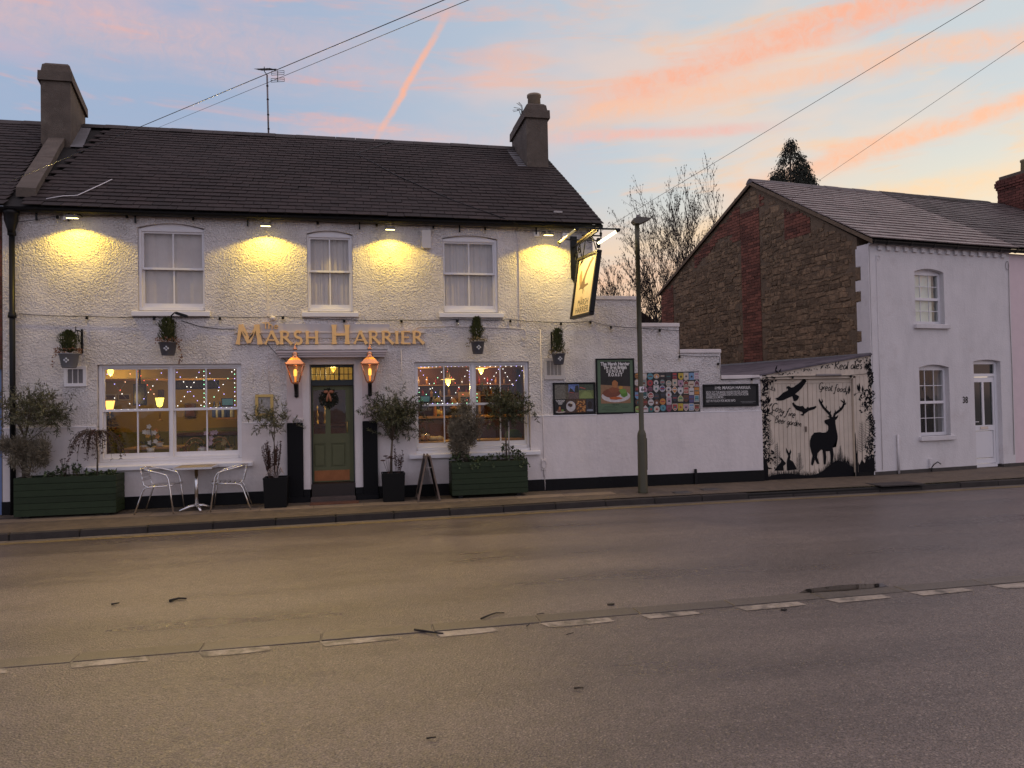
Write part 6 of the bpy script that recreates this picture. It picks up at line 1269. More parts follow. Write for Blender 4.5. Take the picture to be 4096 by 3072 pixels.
MB().box(-5.4, -1.2, 3.9, 3.95, .30, 2.56).box(-5.42, -5.38, .36, 3.9, .30, 2.56).build('left_room_wall', M_OCH, inn)
MB().box(-1.2, 4.15, 5.0, 5.05, .30, 2.56).box(4.12, 4.16, .36, 5.0, .30, 2.56).build('right_room_wall', M_RED, inn)
MB().box(-1.24, -1.2, 1.6, 5.0, .30, 2.56).build('partition', M_OLIVE, inn)
MB().bbox(-5.3, -1.3, 1.75, 1.95, 2.28, 2.55, .01).build('ceiling_beam', M_CEIL, inn)
MB().bbox(-5.3, -1.3, 3.0, 3.2, 2.28, 2.55, .01).build('ceiling_beam', M_WOODL, inn)
MB().bbox(-3.3, -1.25, 3.86, 3.895, .30, 1.25, .004).build('wall_panelling', M_OLIVE, inn)
MB().bbox(-5.35, -3.3, 3.86, 3.895, .30, 1.20, .004).build('wall_panelling', M_OLIVE, inn)
MB().box(-.83, .0, .35, .37, 2.44, 2.56).build('lobby_head', M_CEIL, inn)
zl = lambda x, y, Y: fac(400+x*.26220, 1440+y*.26220, Y); zr = lambda x, y, Y: fac(1660+x*.21700, 1440+y*.21700, Y)
def ilight(par, name, loc, e_, c, r=.05):
    ld = bpy.data.lights.new(name, 'POINT'); ld.energy = e_; ld.color = c; ld.shadow_soft_size = r
    o = bpy.data.objects.new(name, ld); COL.objects.link(o); o.parent = par; o.matrix_parent_inverse = par.matrix_basis.inverted(); o.location = loc; return o
WARM = (1.0, .68, .26)
# ceiling lanterns inside (lit)
def pendant(x, y, z, lab, e_, bell=True):
    t = empty('pendant_lamp', (x, y, z), label=lab, cat='pendant lamp')
    MB().tube([(x, y, z+.12), (x, y, 2.56)], .008, 6).lathe([(.028, z+.20), (.036, z+.16), (.03, z+.10), (.04, z+.06)][::-1], (x, y, 0), 10).build('stem', M_BRASS, t)
    MB().lathe([(.15, z+.045), (.05, z+.075), (.035, z+.08)], (x, y, 0), 16).build('shade', mat('cream glass shade', (.75, .60, .35), .3, var=.05, emit=(1, .6, .2), es=.35), t)
    MB().lathe([(.0, z-.085), (.03, z-.055), (.052, z-.01), (.045, z+.035), (.03, z+.05)], (x, y, 0), 12).build('bulb', mat('glowing yellow bulb', (1, .8, .2), .4, var=0, emit=(1.0, .66, .10), es=4.5), t)
    ilight(t, 'pendant_light', (x, y, z-.12), e_, WARM)
p = zr(610, 400, 1.3); pendant(p.x, p.y, p.z, 'bell shaped glowing pendant lamp inside the right window', 20)
pendant(-3.1, 2.4, 2.38, 'pendant lamp near the ceiling of the left bar room', 10); pendant(-4.4, 1.3, 2.40, 'pendant lamp near the ceiling behind left sash', 6); pendant(-.42, .95, 2.42, 'pendant lamp inside the entrance behind the fanlight', 9); pendant(2.7, 2.6, 2.40, 'pendant lamp above the bar counter', 18)
def wall_light(q, lab, e_, c, es):
    t = empty('table_lamp', q, label=lab, cat='lamp')
    MB().lathe([(.035, -.09), (.055, -.06), (.075, .05), (.085, .09), (.0, .085)], q, 12).build('shade', mat('lit shade '+lab[:5], (1, .7, .3), .5, var=0, emit=c, es=es), t)
    MB().tube([q+Vector((0, 0, -.09)), q+Vector((0, .02, -.35))], .012, 6).lathe([(.06, -.37), (.05, -.35), (.0, -.34)], q, 10).build('stand', M_BRASS, t)
    ilight(t, 'lamp_light', q+Vector((0, -.02, .16)), e_, WARM)
wall_light(zl(150, 700, .75), 'orange shaded lamp glowing at the left edge of left window', 3, (1.0, .48, .10), 2.2)
wall_light(zl(910, 645, 2.6), 'small yellow green glowing lamp in the left window', 5, (.95, .80, .12), 2.6)
def picbox(name, lab, cat, a, b, Y, m, dep=.04, frame_m=None):
    """upright panel inside the room, corners given as seen through the window"""
    x0, x1, z0, z1 = min(a.x, b.x), max(a.x, b.x), min(a.z, b.z), max(a.z, b.z)
    t = empty(name, ((x0+x1)/2, Y, z0), label=lab, cat=cat)
    MB().bbox(x0, x1, Y, Y+dep, z0, z1, .006).build('panel', frame_m or M_WOODD, t)
    MB().sheet([(x0+.03, z0+.03), (x1-.03, z0+.03), (x1-.03, z1-.03), (x0+.03, z1-.03)], Y-.002).build('face', m, t); return t
tvb = picbox('television', 'black television hanging from ceiling inside left window', 'television', zl(500, 365, 1.5), zl(705, 690, 1.5), 1.5, mat('tv black', (.006, .012, .012), .25, var=0), .06, M_IRON)
MB().tube([((zl(600, 365, 1.5)).x, 1.53, zl(600, 365, 1.5).z-.01), ((zl(600, 365, 1.5)).x, 1.53, 2.56)], .02, 6).build('bracket', M_IRON, tvb)
cb = picbox('ceiling_sign', 'long black written sign under the beam in left window', 'sign', zl(1145, 318, 1.7), zl(1815, 440, 1.7), 1.7, mat('sign scribble', (.05, .04, .025), .6, var=.8, vs=45), .03, M_IRON)
MB().tube([(zl(1200, 318, 1.7).x, 1.72, zl(1200, 318, 1.7).z), (zl(1200, 318, 1.7).x, 1.80, 2.30)], .006, 5).tube([(zl(1750, 318, 1.7).x, 1.72, zl(1750, 318, 1.7).z), (zl(1750, 318, 1.7).x, 1.80, 2.30)], .006, 5).build('chains', M_IRON, cb)
picbox('picture', 'dark framed picture on the left bar wall, pale mount', 'picture', zl(75, 520, 3.85), zl(250, 615, 3.85), 3.85, mat('dark print', (.03, .012, .01), .4), .03, mat('pale frame', (.45, .40, .34), .5))
picbox('picture', 'wide dark framed picture left of the television', 'picture', zl(270, 515, 3.85), zl(470, 620, 3.85), 3.85, mat('dark print', (.03, .012, .01), .4), .03, mat('pale frame', (.45, .40, .34), .5))
picbox('picture', 'reddish poster low on the wall in left window', 'picture', zl(1290, 660, 3.8), zl(1460, 870, 3.8), 3.80, mat('red poster', (.16, .05, .03), .6, var=.4, vs=12), .03)
picbox('picture', 'tall brown picture beside the glowing yellow lamp', 'picture', zl(880, 455, 3.8), zl(975, 575, 3.8), 3.80, mat('brown print', (.06, .035, .02), .6, var=.4), .03)
# dresser and bottles at the end of the left room
dr_ = empty('back_bar', (-2.2, 3.4, .3), label='green panelled bar with wooden top seen in left window', cat='bar counter')
a = zl(1160, 1030, 2.9); b = zl(2075, 1380, 2.9)
MB().box(a.x, b.x+.6, 2.92, 3.3, .30, 1.12).build('front', M_OLIVE, dr_)
n = 14
for i in range(n): x = a.x+(b.x+.6-a.x)*i/n; MB().bbox(x+.004, x+(b.x+.6-a.x)/n-.004, 2.90, 2.925, .32, 1.10, .005).build('panel_board', M_OLIVE, dr_)
MB().bbox(a.x-.05, b.x+.65, 2.82, 3.35, 1.12, 1.18, .01).build('top', M_WOODD, dr_)
MB().bbox(a.x+.75, b.x+.6, 3.1, 3.35, 1.44, 1.48, .006).build('shelf', M_WOODL, dr_)
def bottle(x, y, z, h, m, lab, lm=None, grp='bottles in the bar'):
    r = h*.14; t = empty('bottle', (x, y, z), label=lab, cat='bottle', group=grp)
    MB().lathe([(r*.9, 0), (r, h*.03), (r, h*.55), (r*.8, h*.66), (r*.33, h*.76), (r*.33, h*.95), (r*.4, h*.96), (r*.4, h), (0, h)], (x, y, z), 10).build('glass', m, t)
    if lm: MB().lathe([(r*1.02, h*.14), (r*1.02, h*.48)], (x, y, z), 10).build('paper_label', lm, t)
M_BB, M_BG, M_BA = mat('blue bottle', (.05, .09, .30), .1, var=0), mat('green bottle', (.02, .05, .02), .1, var=0), mat('amber bottle', (.40, .16, .02), .12, var=0)
M_BC = mat('clear bottle', (.55, .58, .60), .08, var=0); M_LAB = mat('bottle label', (.62, .45, .12), .6, var=.2)
seq = ['white tipped blue', 'clear glass', 'blue', 'clear glass', 'blue', 'pale blue', 'clear glass']
for i, xx in enumerate((1745, 1790, 1830, 1880, 1925, 1965, 2015)):
    q = zl(xx, 915, 3.2); bottle(q.x, 3.2, 1.485, .30 if i % 2 else .34, M_BC if 'clear' in seq[i] else M_BB, '%s bottle on the shelf, number %s from the glazing bar in left window' % (seq[i], ['one', 'two', 'three', 'four', 'five', 'six', 'seven'][i]))
# christmas tree, table, flowers, chairs behind the left window
M_FIR = mat('dark fir', (.016, .020, .010), .8, var=.4, vs=15, island=.4)
xt = empty('christmas_tree', (-4.0, .75, .3), label='dark christmas tree in the corner of the left window', cat='christmas tree')
k = MB(); Rx = random.Random(12); xb = zl(170, 1100, .75)
for i in range(1500):
    f = Rx.random()**.8; q = Rx.uniform(0, 6.28); rr = .42*(1-f)*Rx.uniform(.45, 1)+.02; z = .75+f*1.0
    k.leaf((xb.x-.08+rr*math.cos(q), .80+rr*math.sin(q)*.8, z), (math.cos(q), math.sin(q)*.8, Rx.uniform(-.5, .2)), (0, 0, 1), Rx.uniform(.05, .09), Rx.uniform(.015, .03))
k.build('branches', M_FIR, xt)
MB().tube([(xb.x-.08, .8, .3), (xb.x-.08, .8, 1.6)], .03, 6).build('trunk', M_WOODD, xt)
for i in range(16):
    f = Rx.random()*.6; q = Rx.uniform(3.3, 6.1); rr = .42*(1-f); MB().ball((xb.x-.08+rr*math.cos(q), .8+rr*math.sin(q)*.8, .78+f), .014, 6, 4).build('bauble', mat('red bauble' if i % 2 else 'gold bauble', (.35, .03, .02) if i % 2 else (.5, .3, .06), .2, var=0), xt)
def rtable(cx, cy, z, w, d_, lab, m=M_WOODL):
    t = empty('pub_table', (cx, cy, .3), label=lab, cat='table')
    MB().bbox(cx-w/2, cx+w/2, cy-d_/2, cy+d_/2, z-.035, z, .008).build('top', m, t)
    for sx in (-1, 1):
        for sy in (-1, 1): MB().box(cx+sx*(w/2-.06)-.025, cx+sx*(w/2-.06)+.025, cy+sy*(d_/2-.06)-.025, cy+sy*(d_/2-.06)+.025, .30, z-.035).build('leg', m, t)
rtable(-3.55, 1.0, 1.02, .95, .7, 'oak table with orchids behind the left window')
rtable(1.6, .85, .985, 1.25, .55, 'oak table with drinks just inside the right window'); rtable(2.75, .9, .985, .9, .5, 'oak table behind the small olive tree inside right window')
def flowers(q, lab, stem_h, blooms, m, R):
    t = empty('flower_pot', (q.x, q.y, q.z-stem_h), label=lab, cat='flowers')
    MB().lathe([(.05, -stem_h), (.07, -stem_h+.10), (.06, -stem_h+.10)], q, 12).build('pot', mat('white ceramic', (.6, .58, .55), .3, var=.05), t)
    MB().tube([q+Vector((0, 0, -stem_h+.08)), q+Vector((.02, 0, -stem_h*.4)), q+Vector((0, -.02, .02))], .006, 5).build('stem', M_CON, t)
    lf_ = MB()
    for i in range(7): lf_.leaf(q+Vector((0, 0, -stem_h+.10)), (math.cos(i*.9), math.sin(i*.9), .6), (0, 0, 1), .16, .05)
    lf_.build('leaves', M_CON, t)
    for i in range(blooms):
        c = q+Vector((R.uniform(-.09, .09), R.uniform(-.05, .03), R.uniform(-.24, .06))); k = MB()
        for a_ in range(5): k.leaf(c, (math.cos(a_*1.257), -.25, math.sin(a_*1.257)), (0, -1, 0), .052, .046)
        k.build('bloom', m, t)
flowers(zl(770, 1060, .62), 'white orchid in a pot on the left window ledge', .42, 8, mat('white petals', (.66, .62, .58), .6, var=.05), Rx)
flowers(zl(1700, 1140, .62), 'pale pink orchid by the right sash of left window', .36, 7, mat('pink petals', (.50, .36, .42), .6, var=.1), Rx)
flowers(zl(1560, 1250, .66), 'low pink orchid left of the glazing bar in left window', .20, 5, mat('pink petals', (.50, .36, .42)), Rx)
flowers(zl(680, 1180, .95), 'yellow flowers in a brass vase on the oak table', .24, 4, mat('yellow petals', (.60, .34, .04), .6), Rx)
flowers(zl(905, 1090, .95), 'orange flowers in a slender vase on the oak table', .30, 3, mat('orange petals', (.62, .28, .06), .6), Rx)
flowers(zl(1960, 1150, 1.0), 'dried pale flowers in tall vase right side of left window', .34, 4, mat('dried petals', (.55, .42, .18), .6), Rx)
M_BENT = mat('bentwood', (.32, .17, .05), .25, var=.15)
def bentwood(cx, cy, lab):
    t = empty('bentwood_chair', (cx, cy, .3), label=lab, cat='chair', group='bentwood chairs inside')
    MB().lathe([(.19, .75), (.20, .765), (.19, .78)], (cx, cy, 0), 18).build('seat', M_BENT, t)
    for w_, h in ((.20, 1.16), (.13, 1.08)): MB().tube([(cx+w_*math.cos(a_), cy-.18, .78+(h-.78)*max(0, math.sin(a_))**.7) for a_ in [math.pi*i/14 for i in range(15)]], .012, 6).build('back_hoop', M_BENT, t)
    for sx, sy in ((-1, -1), (1, -1), (1, 1), (-1, 1)): MB().tube([(cx+sx*.13, cy+sy*.13, .76), (cx+sx*.18, cy+sy*.18, .30)], .013, 6).build('leg', M_BENT, t)
q = zl(1450, 1300, .95); bentwood(q.x, 1.15, 'bentwood chair back left of the glazing bar in left window'); q = zl(1820, 1290, .95); bentwood(q.x, 1.15, 'bentwood chair back right of the glazing bar in left window')
# ---- right hand room: counter, shelves, bottles, barmaid
bc_ = empty('bar_counter', (1.9, 3.0, .3), label='dark panelled bar counter inside the right window', cat='bar counter')
MB().box(.0, 3.6, 2.95, 3.4, .30, 1.36).build('front', M_WOODD, bc_)
for i in range(7): MB().bbox(.06+i*.5, .5+i*.5, 2.925, 2.955, .45, 1.25, .01).build('panel', mat('red brown panel', (.095, .032, .014), .35, var=.25, vs=5), bc_)
MB().bbox(-.05, 3.65, 2.85, 3.5, 1.36, 1.41, .012).build('top', M_WOODL, bc_)
sh = empty('bottle_shelves', (1.9, 4.8, .3), label='shelves of glowing bottles and garlands behind the bar', cat='shelves')
for z in (1.85, 2.12): MB().bbox(.1, 3.9, 4.72, 4.98, z, z+.03, .005).build('shelf', M_WOODL, sh)
MB().bbox(.05, .1, 4.70, 5.0, .3, 2.5, .004).bbox(3.9, 3.95, 4.70, 5.0, .3, 2.5, .004).build('upright', M_WOODD, sh)
Rb = random.Random(9); cols = [(.5, .30, .10), (.36, .05, .04), (.45, .35, .25), (.30, .04, .05), (.5, .24, .05)]
for i in range(34):
    x = .2+i*.108; z = 1.882 if i % 2 else 2.152; h = Rb.uniform(.14, .22); c = cols[i % 5]
    MB().lathe([(.032, 0), (.034, h*.6), (.012, h*.75), (.012, h), (0, h)], (x, 4.80, z), 8).build('bottle', mat('shelf bottle %d' % (i % 5), c, .15, var=0), sh)
ilight(sh, 'shelf_light', (1.6, 4.55, 2.40), 5, (1.0, .58, .30)); ilight(sh, 'shelf_light', (3.2, 4.55, 2.40), 4, (1.0, .50, .25))
cbn = empty('oak_cabinet', (2.2, 3.9, .3), label='oak framed cabinet with dark glass behind the bar', cat='cabinet')
a, b = zr(790, 590, 3.9), zr(1215, 1080, 3.9)
MB().bbox(a.x, a.x+.06, 3.88, 4.2, .30, a.z, .006).bbox(b.x-.06, b.x, 3.88, 4.2, .30, a.z, .006).bbox(a.x+.06, b.x-.06, 3.88, 4.2, a.z-.12, a.z, .006).box(a.x+.06, b.x-.06, 4.1, 4.2, .30, a.z-.12).build('frame', M_WOODL, cbn)
MB().box(a.x+.06, b.x-.06, 3.95, 3.96, .9, a.z-.12).build('dark_glass', M_DARK, cbn)
for i, (xx, hh, m, nme) in enumerate(((375, .30, M_BA, 'tall amber'), (425, .30, M_BG, 'dark green'), (480, .24, M_BA, 'short amber'))):
    q = zr(xx, 1110, 3.0); bottle(q.x, 3.0, 1.412, hh, m, nme+' bottle standing on the bar counter', M_LAB if i != 0 else None)
for i, xx in enumerate((362, 402, 440)):
    q = zr(xx, 800, 4.3); 
    bottle(q.x, 4.3, q.z, .30, M_BG, ['left', 'middle', 'right'][i]+' dark bottle with yellow label of the three behind the bar', M_LAB)
bs_ = zr(400, 805, 4.3); tag(MB().bbox(bs_.x-.5, bs_.x+.35, 4.2, 4.45, bs_.z-.04, bs_.z-.001, .006).box(bs_.x-.48, bs_.x-.44, 4.22, 4.42, .3, bs_.z-.04).box(bs_.x+.28, bs_.x+.32, 4.22, 4.42, .3, bs_.z-.04).build('side_shelf', M_WOODD), 'dark side shelf holding three labelled bottles behind the bar', 'shelf')
# person behind the bar, hair tied, facing away to the right
def person(P0, H):
    t = empty('person', P0, label='person with brown hair and dark top standing behind the bar', cat='person')
    s = H/1.68
    V = [(0, 0, .92), (0, 0, 1.15), (0, .01, 1.36), (0, .0, 1.46), (0, -.01, 1.53), (-.17, 0, 1.36), (.17, 0, 1.36), (-.22, -.02, 1.10), (.23, -.05, 1.10), (-.20, -.18, .98), (.16, -.24, 1.02), (-.10, 0, .86), (.10, 0, .86), (-.11, .01, .48), (.11, .0, .48), (-.11, .03, .07), (.11, .03, .07), (-.11, -.09, .04), (.11, -.09, .04)]
    E_ = [(0, 1), (1, 2), (2, 3), (3, 4), (2, 5), (2, 6), (5, 7), (6, 8), (7, 9), (8, 10), (0, 11), (0, 12), (11, 13), (12, 14), (13, 15), (14, 16), (15, 17), (16, 18)]
    rr = [.14, .12, .13, .055, .052, .065, .065, .045, .045, .032, .032, .085, .085, .058, .058, .045, .045, .04, .04]
    me = bpy.data.meshes.new('body'); me.from_pydata([(x*s, y*s, z*s) for x, y, z in V], E_, []); o = bpy.data.objects.new('body', me); COL.objects.link(o)
    sk = o.modifiers.new('skin', 'SKIN'); 
    for i, v_ in enumerate(me.skin_vertices[0].data): v_.radius = (rr[i]*s, rr[i]*s*.85); v_.use_root = (i == 0)
    su = o.modifiers.new('sub', 'SUBSURF'); su.levels = su.render_levels = 2
    dg = bpy.context.evaluated_depsgraph_get(); m2 = bpy.data.meshes.new_from_object(o.evaluated_get(dg)); bpy.data.objects.remove(o)
    m2.materials.clear(); m2.materials.append(mat('dark top', (.03, .028, .03), .8, var=.1)); m2.materials.append(mat('skin', (.42, .24, .17), .55, var=.05))
    for p_ in m2.polygons: p_.use_smooth = True; p_.material_index = 1 if (p_.center.z > 1.42*s or p_.center.z < 1.04*s and abs(p_.center.x) > .13*s and p_.center.y < -.1*s) else 0
    b = bpy.data.objects.new('body', m2); COL.objects.link(b); b.parent = t
    hd = MB().smooth(); hd.ball((0, -.01*s, 1.615*s), .105*s, 16, 12, (.78, .95, 1.08)); hd.ball((.0, -.115*s, 1.60*s), .018*s, 6, 5, (.8, 1, 1.3)); hd.ball((-.082*s, .0, 1.61*s), .024*s, 6, 5, (.4, .8, 1.1)); hd.ball((.082*s, .0, 1.61*s), .024*s, 6, 5, (.4, .8, 1.1))
    hd.build('head', mat('skin', (.42, .24, .17)), t, local=True)
    fc = MB(); fc.ball((-.035*s, -.098*s, 1.63*s), .011*s, 6, 4); fc.ball((.035*s, -.098*s, 1.63*s), .011*s, 6, 4); fc.build('eyes', M_IRON, t, local=True)
    MB().ball((0, -.095*s, 1.555*s), .022*s, 6, 4, (1.2, .4, .35)).build('mouth', mat('lips', (.32, .11, .09), .5), t, local=True)
    hr = MB().smooth().ball((0, .022*s, 1.655*s), .112*s, 14, 9, (.88, .93, .93)); hr.ball((0, .115*s, 1.62*s), .05*s, 10, 7); hr.build('hair', mat('brown hair', (.12, .055, .025), .7, var=.4, vs=40), t, local=True)
    return t
q = zr(710, 740, 3.75); pr_ = person((q.x, 3.75, .30), q.z+.04-.30); pr_.rotation_euler = (0, 0, math.radians(-28))
# things on the table in the right window
for i, (xx, yy, lab) in enumerate(((145, 1430, 'cream topped glass of beer at the left of right window'), (235, 1450, 'glass of amber beer on the table in right window'))):
    q = zr(xx, yy, .72); t = empty('beer_glass', (q.x, .72, .985), label=lab, cat='glass', group='beer glasses in the window')
    MB().lathe([(.030, 0), (.034, .01), (.042, .15), (.039, .15), (.032, .012)], (q.x, .72, .985), 12).build('glass', M_GLASS, t); MB().lathe([(.031, .012), (.039, .10), (.0, .10)], (q.x, .72, .985), 12).build('beer', mat('amber beer', (.45, .20, .03), .2, var=0), t); MB().lathe([(.0395, .101), (.040, .125), (0, .13)], (q.x, .72, .985), 12).build('foam', mat('beer foam', (.7, .6, .42), .8, var=0), t)
k = MB().smooth(); Rk = random.Random(2)
for i in range(9): q = zr(300+i*22, 1470+10*math.sin(i), .74); k.ball((q.x, .74+Rk.uniform(-.03, .05), .985+.04), .055, 10, 7, (1.3, 1, Rk.uniform(.6, 1.0)))
tag(k.build('folded_coat', mat('cream cloth', (.55, .43, .24), .9, var=.25, vs=12, bump=.008, bs=25)), 'cream coat heaped on the table inside the right window', 'coat')
k = MB().smooth()
for i in range(5): q = zr(80+i*30, 1490, .76); k.ball((q.x, .78, .985+.03), .045, 8, 6, (1.3, 1, .8))
tag(k.build('scarf', mat('pink brown cloth', (.42, .24, .15), .9, var=.3, vs=14)), 'brownish scarf heaped beside the beer glasses', 'scarf')
q = zr(1830, 1400, 1.0); tag(MB().smooth().ball((q.x, 1.1, 1.02), .17, 12, 8, (1.1, .45, .8)).build('cushion', mat('green cushion', (.035, .075, .025), .85, var=.2)), 'green cushion at the right side of right window', 'cushion')
bench = empty('window_bench', (2.9, 1.1, .3), label='brown wooden bench with cushion inside right window', cat='bench'); MB().bbox(2.45, 3.6, 1.0, 1.4, .72, .80, .01).build('seat', M_WOODD, bench); MB().bbox(2.45, 3.6, 1.40, 1.46, .80, 1.35, .01).build('backrest', M_WOODD, bench)
MB().box(2.5, 2.56, 1.05, 1.4, .3, .72).build('leg', M_WOODD, bench); MB().box(3.5, 3.56, 1.05, 1.4, .3, .72).build('leg', M_WOODD, bench)
for a_, b_, lab in ((zl(1860, 592, .095), zl(2025, 685, .095), 'teal hygiene sticker on the left window'), (zr(97, 672, .095), zr(270, 765, .095), 'teal hygiene sticker on the right window')):
    Y = .122; k = MB().mt(0).box(a_.x-.012, b_.x+.012, Y+.0, Y+.001, b_.z-.03, a_.z+.012).mt(1).sheet([(a_.x, b_.z), (b_.x, b_.z), (b_.x, a_.z), (a_.x, a_.z)], Y-.001)
    tag(k.build('window_sticker', [M_IRON, mat('teal sticker', (.10, .27, .22), .5, var=.15, vs=60)]), lab, 'sticker')
put_text('window_writing', 'S time for', zr(190, 905, .13).x, zr(190, 905, .13).z, .142, .085, mat('glass pen', (.42, .36, .22), .7), WR, 0, .75); put_text('window_writing', 'of', zr(470, 900, .13).x, zr(470, 900, .13).z, .142, .08, mat('glass pen', (.4, .3, .2)), WR, 0, .75)
# beer pumps seen through the door, wreath on the door
pp = empty('beer_pumps', (-.6, 2.4, 1.3), label='brass beer pumps on the bar seen through the door', cat='beer pumps')
MB().bbox(-1.15, .6, 2.45, 2.9, 1.25, 1.31, .01).build('bar_top', M_WOODD, pp); MB().box(-1.15, .6, 2.5, 2.85, .3, 1.25).build('bar_front', M_WOODD, pp)
for x in (-.95, -.80, -.65): MB().lathe([(.045, 1.31), (.03, 1.34), (.022, 1.44), (.034, 1.48), (.02, 1.54), (.014, 1.60), (.022, 1.68), (0, 1.72)], (x, 2.5, 0), 10).build('pump', M_BRASS, pp)
wt = empty('door_wreath', (-.47, .12, 1.9), label='christmas wreath with orange ribbon hanging on pub door', cat='wreath')
k = MB(); Rw = random.Random(6)
for i in range(420):
    a_ = Rw.uniform(0, 6.28); b_ = Rw.uniform(0, 6.28); rr = .115+.04*math.cos(b_); k.leaf((-.475+rr*math.cos(a_), .105+.025*math.sin(b_), 1.83+rr*math.sin(a_)), rand_dir(Rw), (0, -1, 0), .05, .02)
k.build('greenery', M_FIR, wt)
k = MB(); 
for s in (-1, 1): k.ball((-.48+s*.045, .065, 1.95), .035, 8, 6, (1.3, .6, .8)); k.tube([(-.48, .065, 1.94), (-.48+s*.02, .06, 1.86), (-.48+s*.035, .065, 1.78)], [.008, .02, .018], 6)
k.build('ribbon', mat('orange ribbon', (.42, .17, .09), .6, var=.15), wt)
# ================================================================== fairy lights in the ground floor windows
FC = dict(w=(1, .95, .85), p=(.50, .42, 1.0), g=(.35, 1, .55), r=(1.0, .12, .06), o=(1, .5, .25))
def fairy(lab, lines, Y, conv):
    t = empty('fairy_lights', conv(*lines[0][0][0], Y), label=lab, cat='fairy lights', group='fairy lights in the windows')
    wire = MB()
    for pts, cl_, nb_ in lines:
        P_ = [conv(a, b, Y) for a, b in pts]; wire.tube(P_, .0022, 4)
        tot = sum((b-a).length for a, b in zip(P_, P_[1:])); i = 0
        for j in range(nb_):
            d_ = tot*(j+.5)/nb_; acc = 0
            for a, b in zip(P_, P_[1:]):
                l = (b-a).length
                if acc+l >= d_: c = a.lerp(b, (d_-acc)/l); break
                acc += l
            ch_ = cl_[j % len(cl_)]; MB().ball(c+Vector((0, -.004, 0)), .0068, 6, 4).build('bulb', mat('fairy bulb '+ch_, FC[ch_], .4, var=0, emit=FC[ch_], es=3.6), t)
    wire.build('wire', mat('pale wire', (.35, .30, .22), .5, var=0), t)
Yw = .118
fairy('fairy lights in the left half of the left window', [([(55, 140), (300, 470), (510, 740)], 'ppww', 4), ([(500, 150), (400, 310), (310, 460), (180, 640)], 'oorw', 4), ([(550, 140), (780, 460), (900, 620)], 'rrrrro', 7), ([(970, 150), (790, 420), (570, 740)], 'ppww', 6), ([(58, 380), (58, 745)], 'w', 5), ([(60, 765), (1000, 748)], 'w', 9)], Yw, zl)
fairy('fairy lights in the right half of the left window', [([(1150, 150), (1390, 500), (1570, 725)], 'ppwwp', 8), ([(1530, 150), (1420, 370), (1320, 515), (1160, 735)], 'pwww', 8), ([(1585, 140), (1590, 740)], 'gwg', 9), ([(1615, 130), (1615, 700)], 'gw', 8), ([(1640, 150), (1825, 430), (1930, 570)], 'p', 4), ([(2040, 130), (1960, 270), (1820, 450), (1640, 710)], 'wgw', 6), ([(2053, 115), (2058, 720)], 'wgp', 9), ([(1480, 115), (2050, 112)], 'w', 4), ([(1650, 730), (2050, 725)], 'pw', 5)], Yw, zl)
fairy('fairy lights in the left half of the right window', [([(75, 130), (980, 115)], 'ppwpwrr', 13), ([(75, 160), (250, 420), (520, 790)], 'ppwww', 8), ([(520, 170), (340, 450), (210, 630), (100, 790)], 'wgg', 6), ([(560, 160), (690, 350), (900, 660), (1000, 785)], 'rrr', 6), ([(985, 140), (900, 340), (760, 590), (640, 740)], 'w', 6), ([(75, 480), (78, 790)], 'wg', 4), ([(100, 805), (1000, 795)], 'gwp', 10), ([(998, 180), (1005, 400)], 'p', 4)], Yw, zr)
fairy('fairy lights in the right half of the right window', [([(1140, 120), (2010, 115)], 'wpw', 9), ([(1140, 130), (1320, 400), (1470, 640)], 'wpww', 6), ([(1560, 140), (1425, 345), (1370, 470)], 'pww', 5), ([(1568, 160), (1570, 680)], 'w', 6), ([(1600, 130), (1710, 320), (1810, 480)], 'w', 5), ([(2000, 150), (1930, 280), (1720, 600)], 'p', 5), ([(2020, 120), (2028, 690)], 'p', 9), ([(1140, 590), (1145, 790)], 'g', 3)], Yw, zr)
# ================================================================== planters, pots and their plants
M_PLG = mat('dark green planter paint', (.024, .038, .018), .6, var=.15, vs=8, island=.10, spec=.25, bump=.001, bs=60)
def planter(x0, x1, y0, y1, z0, z1, lab, seed):
    t = empty('green_planter', ((x0+x1)/2, (y0+y1)/2, 0), label=lab, cat='planter', group='green box planters')
    n = 6; h = (z1-z0)/n; R = random.Random(seed)
    for i in range(n):
        za, zb = z0+h*i, z0+h*(i+1); j = R.uniform(-.002, .002)
        MB().bbox(x0, x1, y0+j, y0+.024, za+.002, zb-.002, .004).build('board', M_PLG, t)
        MB().bbox(x0, x0+.024, y0+.025, y1, za+.002, zb-.002, .004).build('board', M_PLG, t)
        MB().bbox(x1-.024, x1, y0+.025, y1, za+.002, zb-.002, .004).build('board', M_PLG, t)
    MB().box(x0+.025, x1-.025, y0+.026, y1-.02, z0+.02, z1-.06).build('soil', mat('dark soil', (.012, .009, .007), .95, var=.3), t)
    MB().bbox(x0+.01, x1-.01, y1-.022, y1, z0+.002, z1-.002, .004).build('back_board', M_PLG, t)
    for xx in (x0+.12, x1-.2):
        for yy in (y0+.06, y1-.12): MB().box(xx, xx+.08, yy, yy+.06, pz(xx, yy)-.01, z0+.02).build('foot', M_IRON, t)
    return t
def grd(px, py, z=0.02): return onpl(px, py, (0, 0, z), (0, 0, 1))
PLx0, PLx1 = fac(54, 2068, -.52).x, fac(465, 2060, -.52).x
planter(PLx0, PLx1, -.52, -.07, .055, fac(260, 1906, -.52).z, 'long green planter of horizontal boards at the left end', 1)
PRx0, PRx1 = fac(1809, 1980, -.50).x, fac(2113, 1970, -.50).x
planter(PRx0, PRx1, -.50, -.07, .075, fac(1960, 1845, -.50).z, 'green planter of horizontal boards below right window', 2)
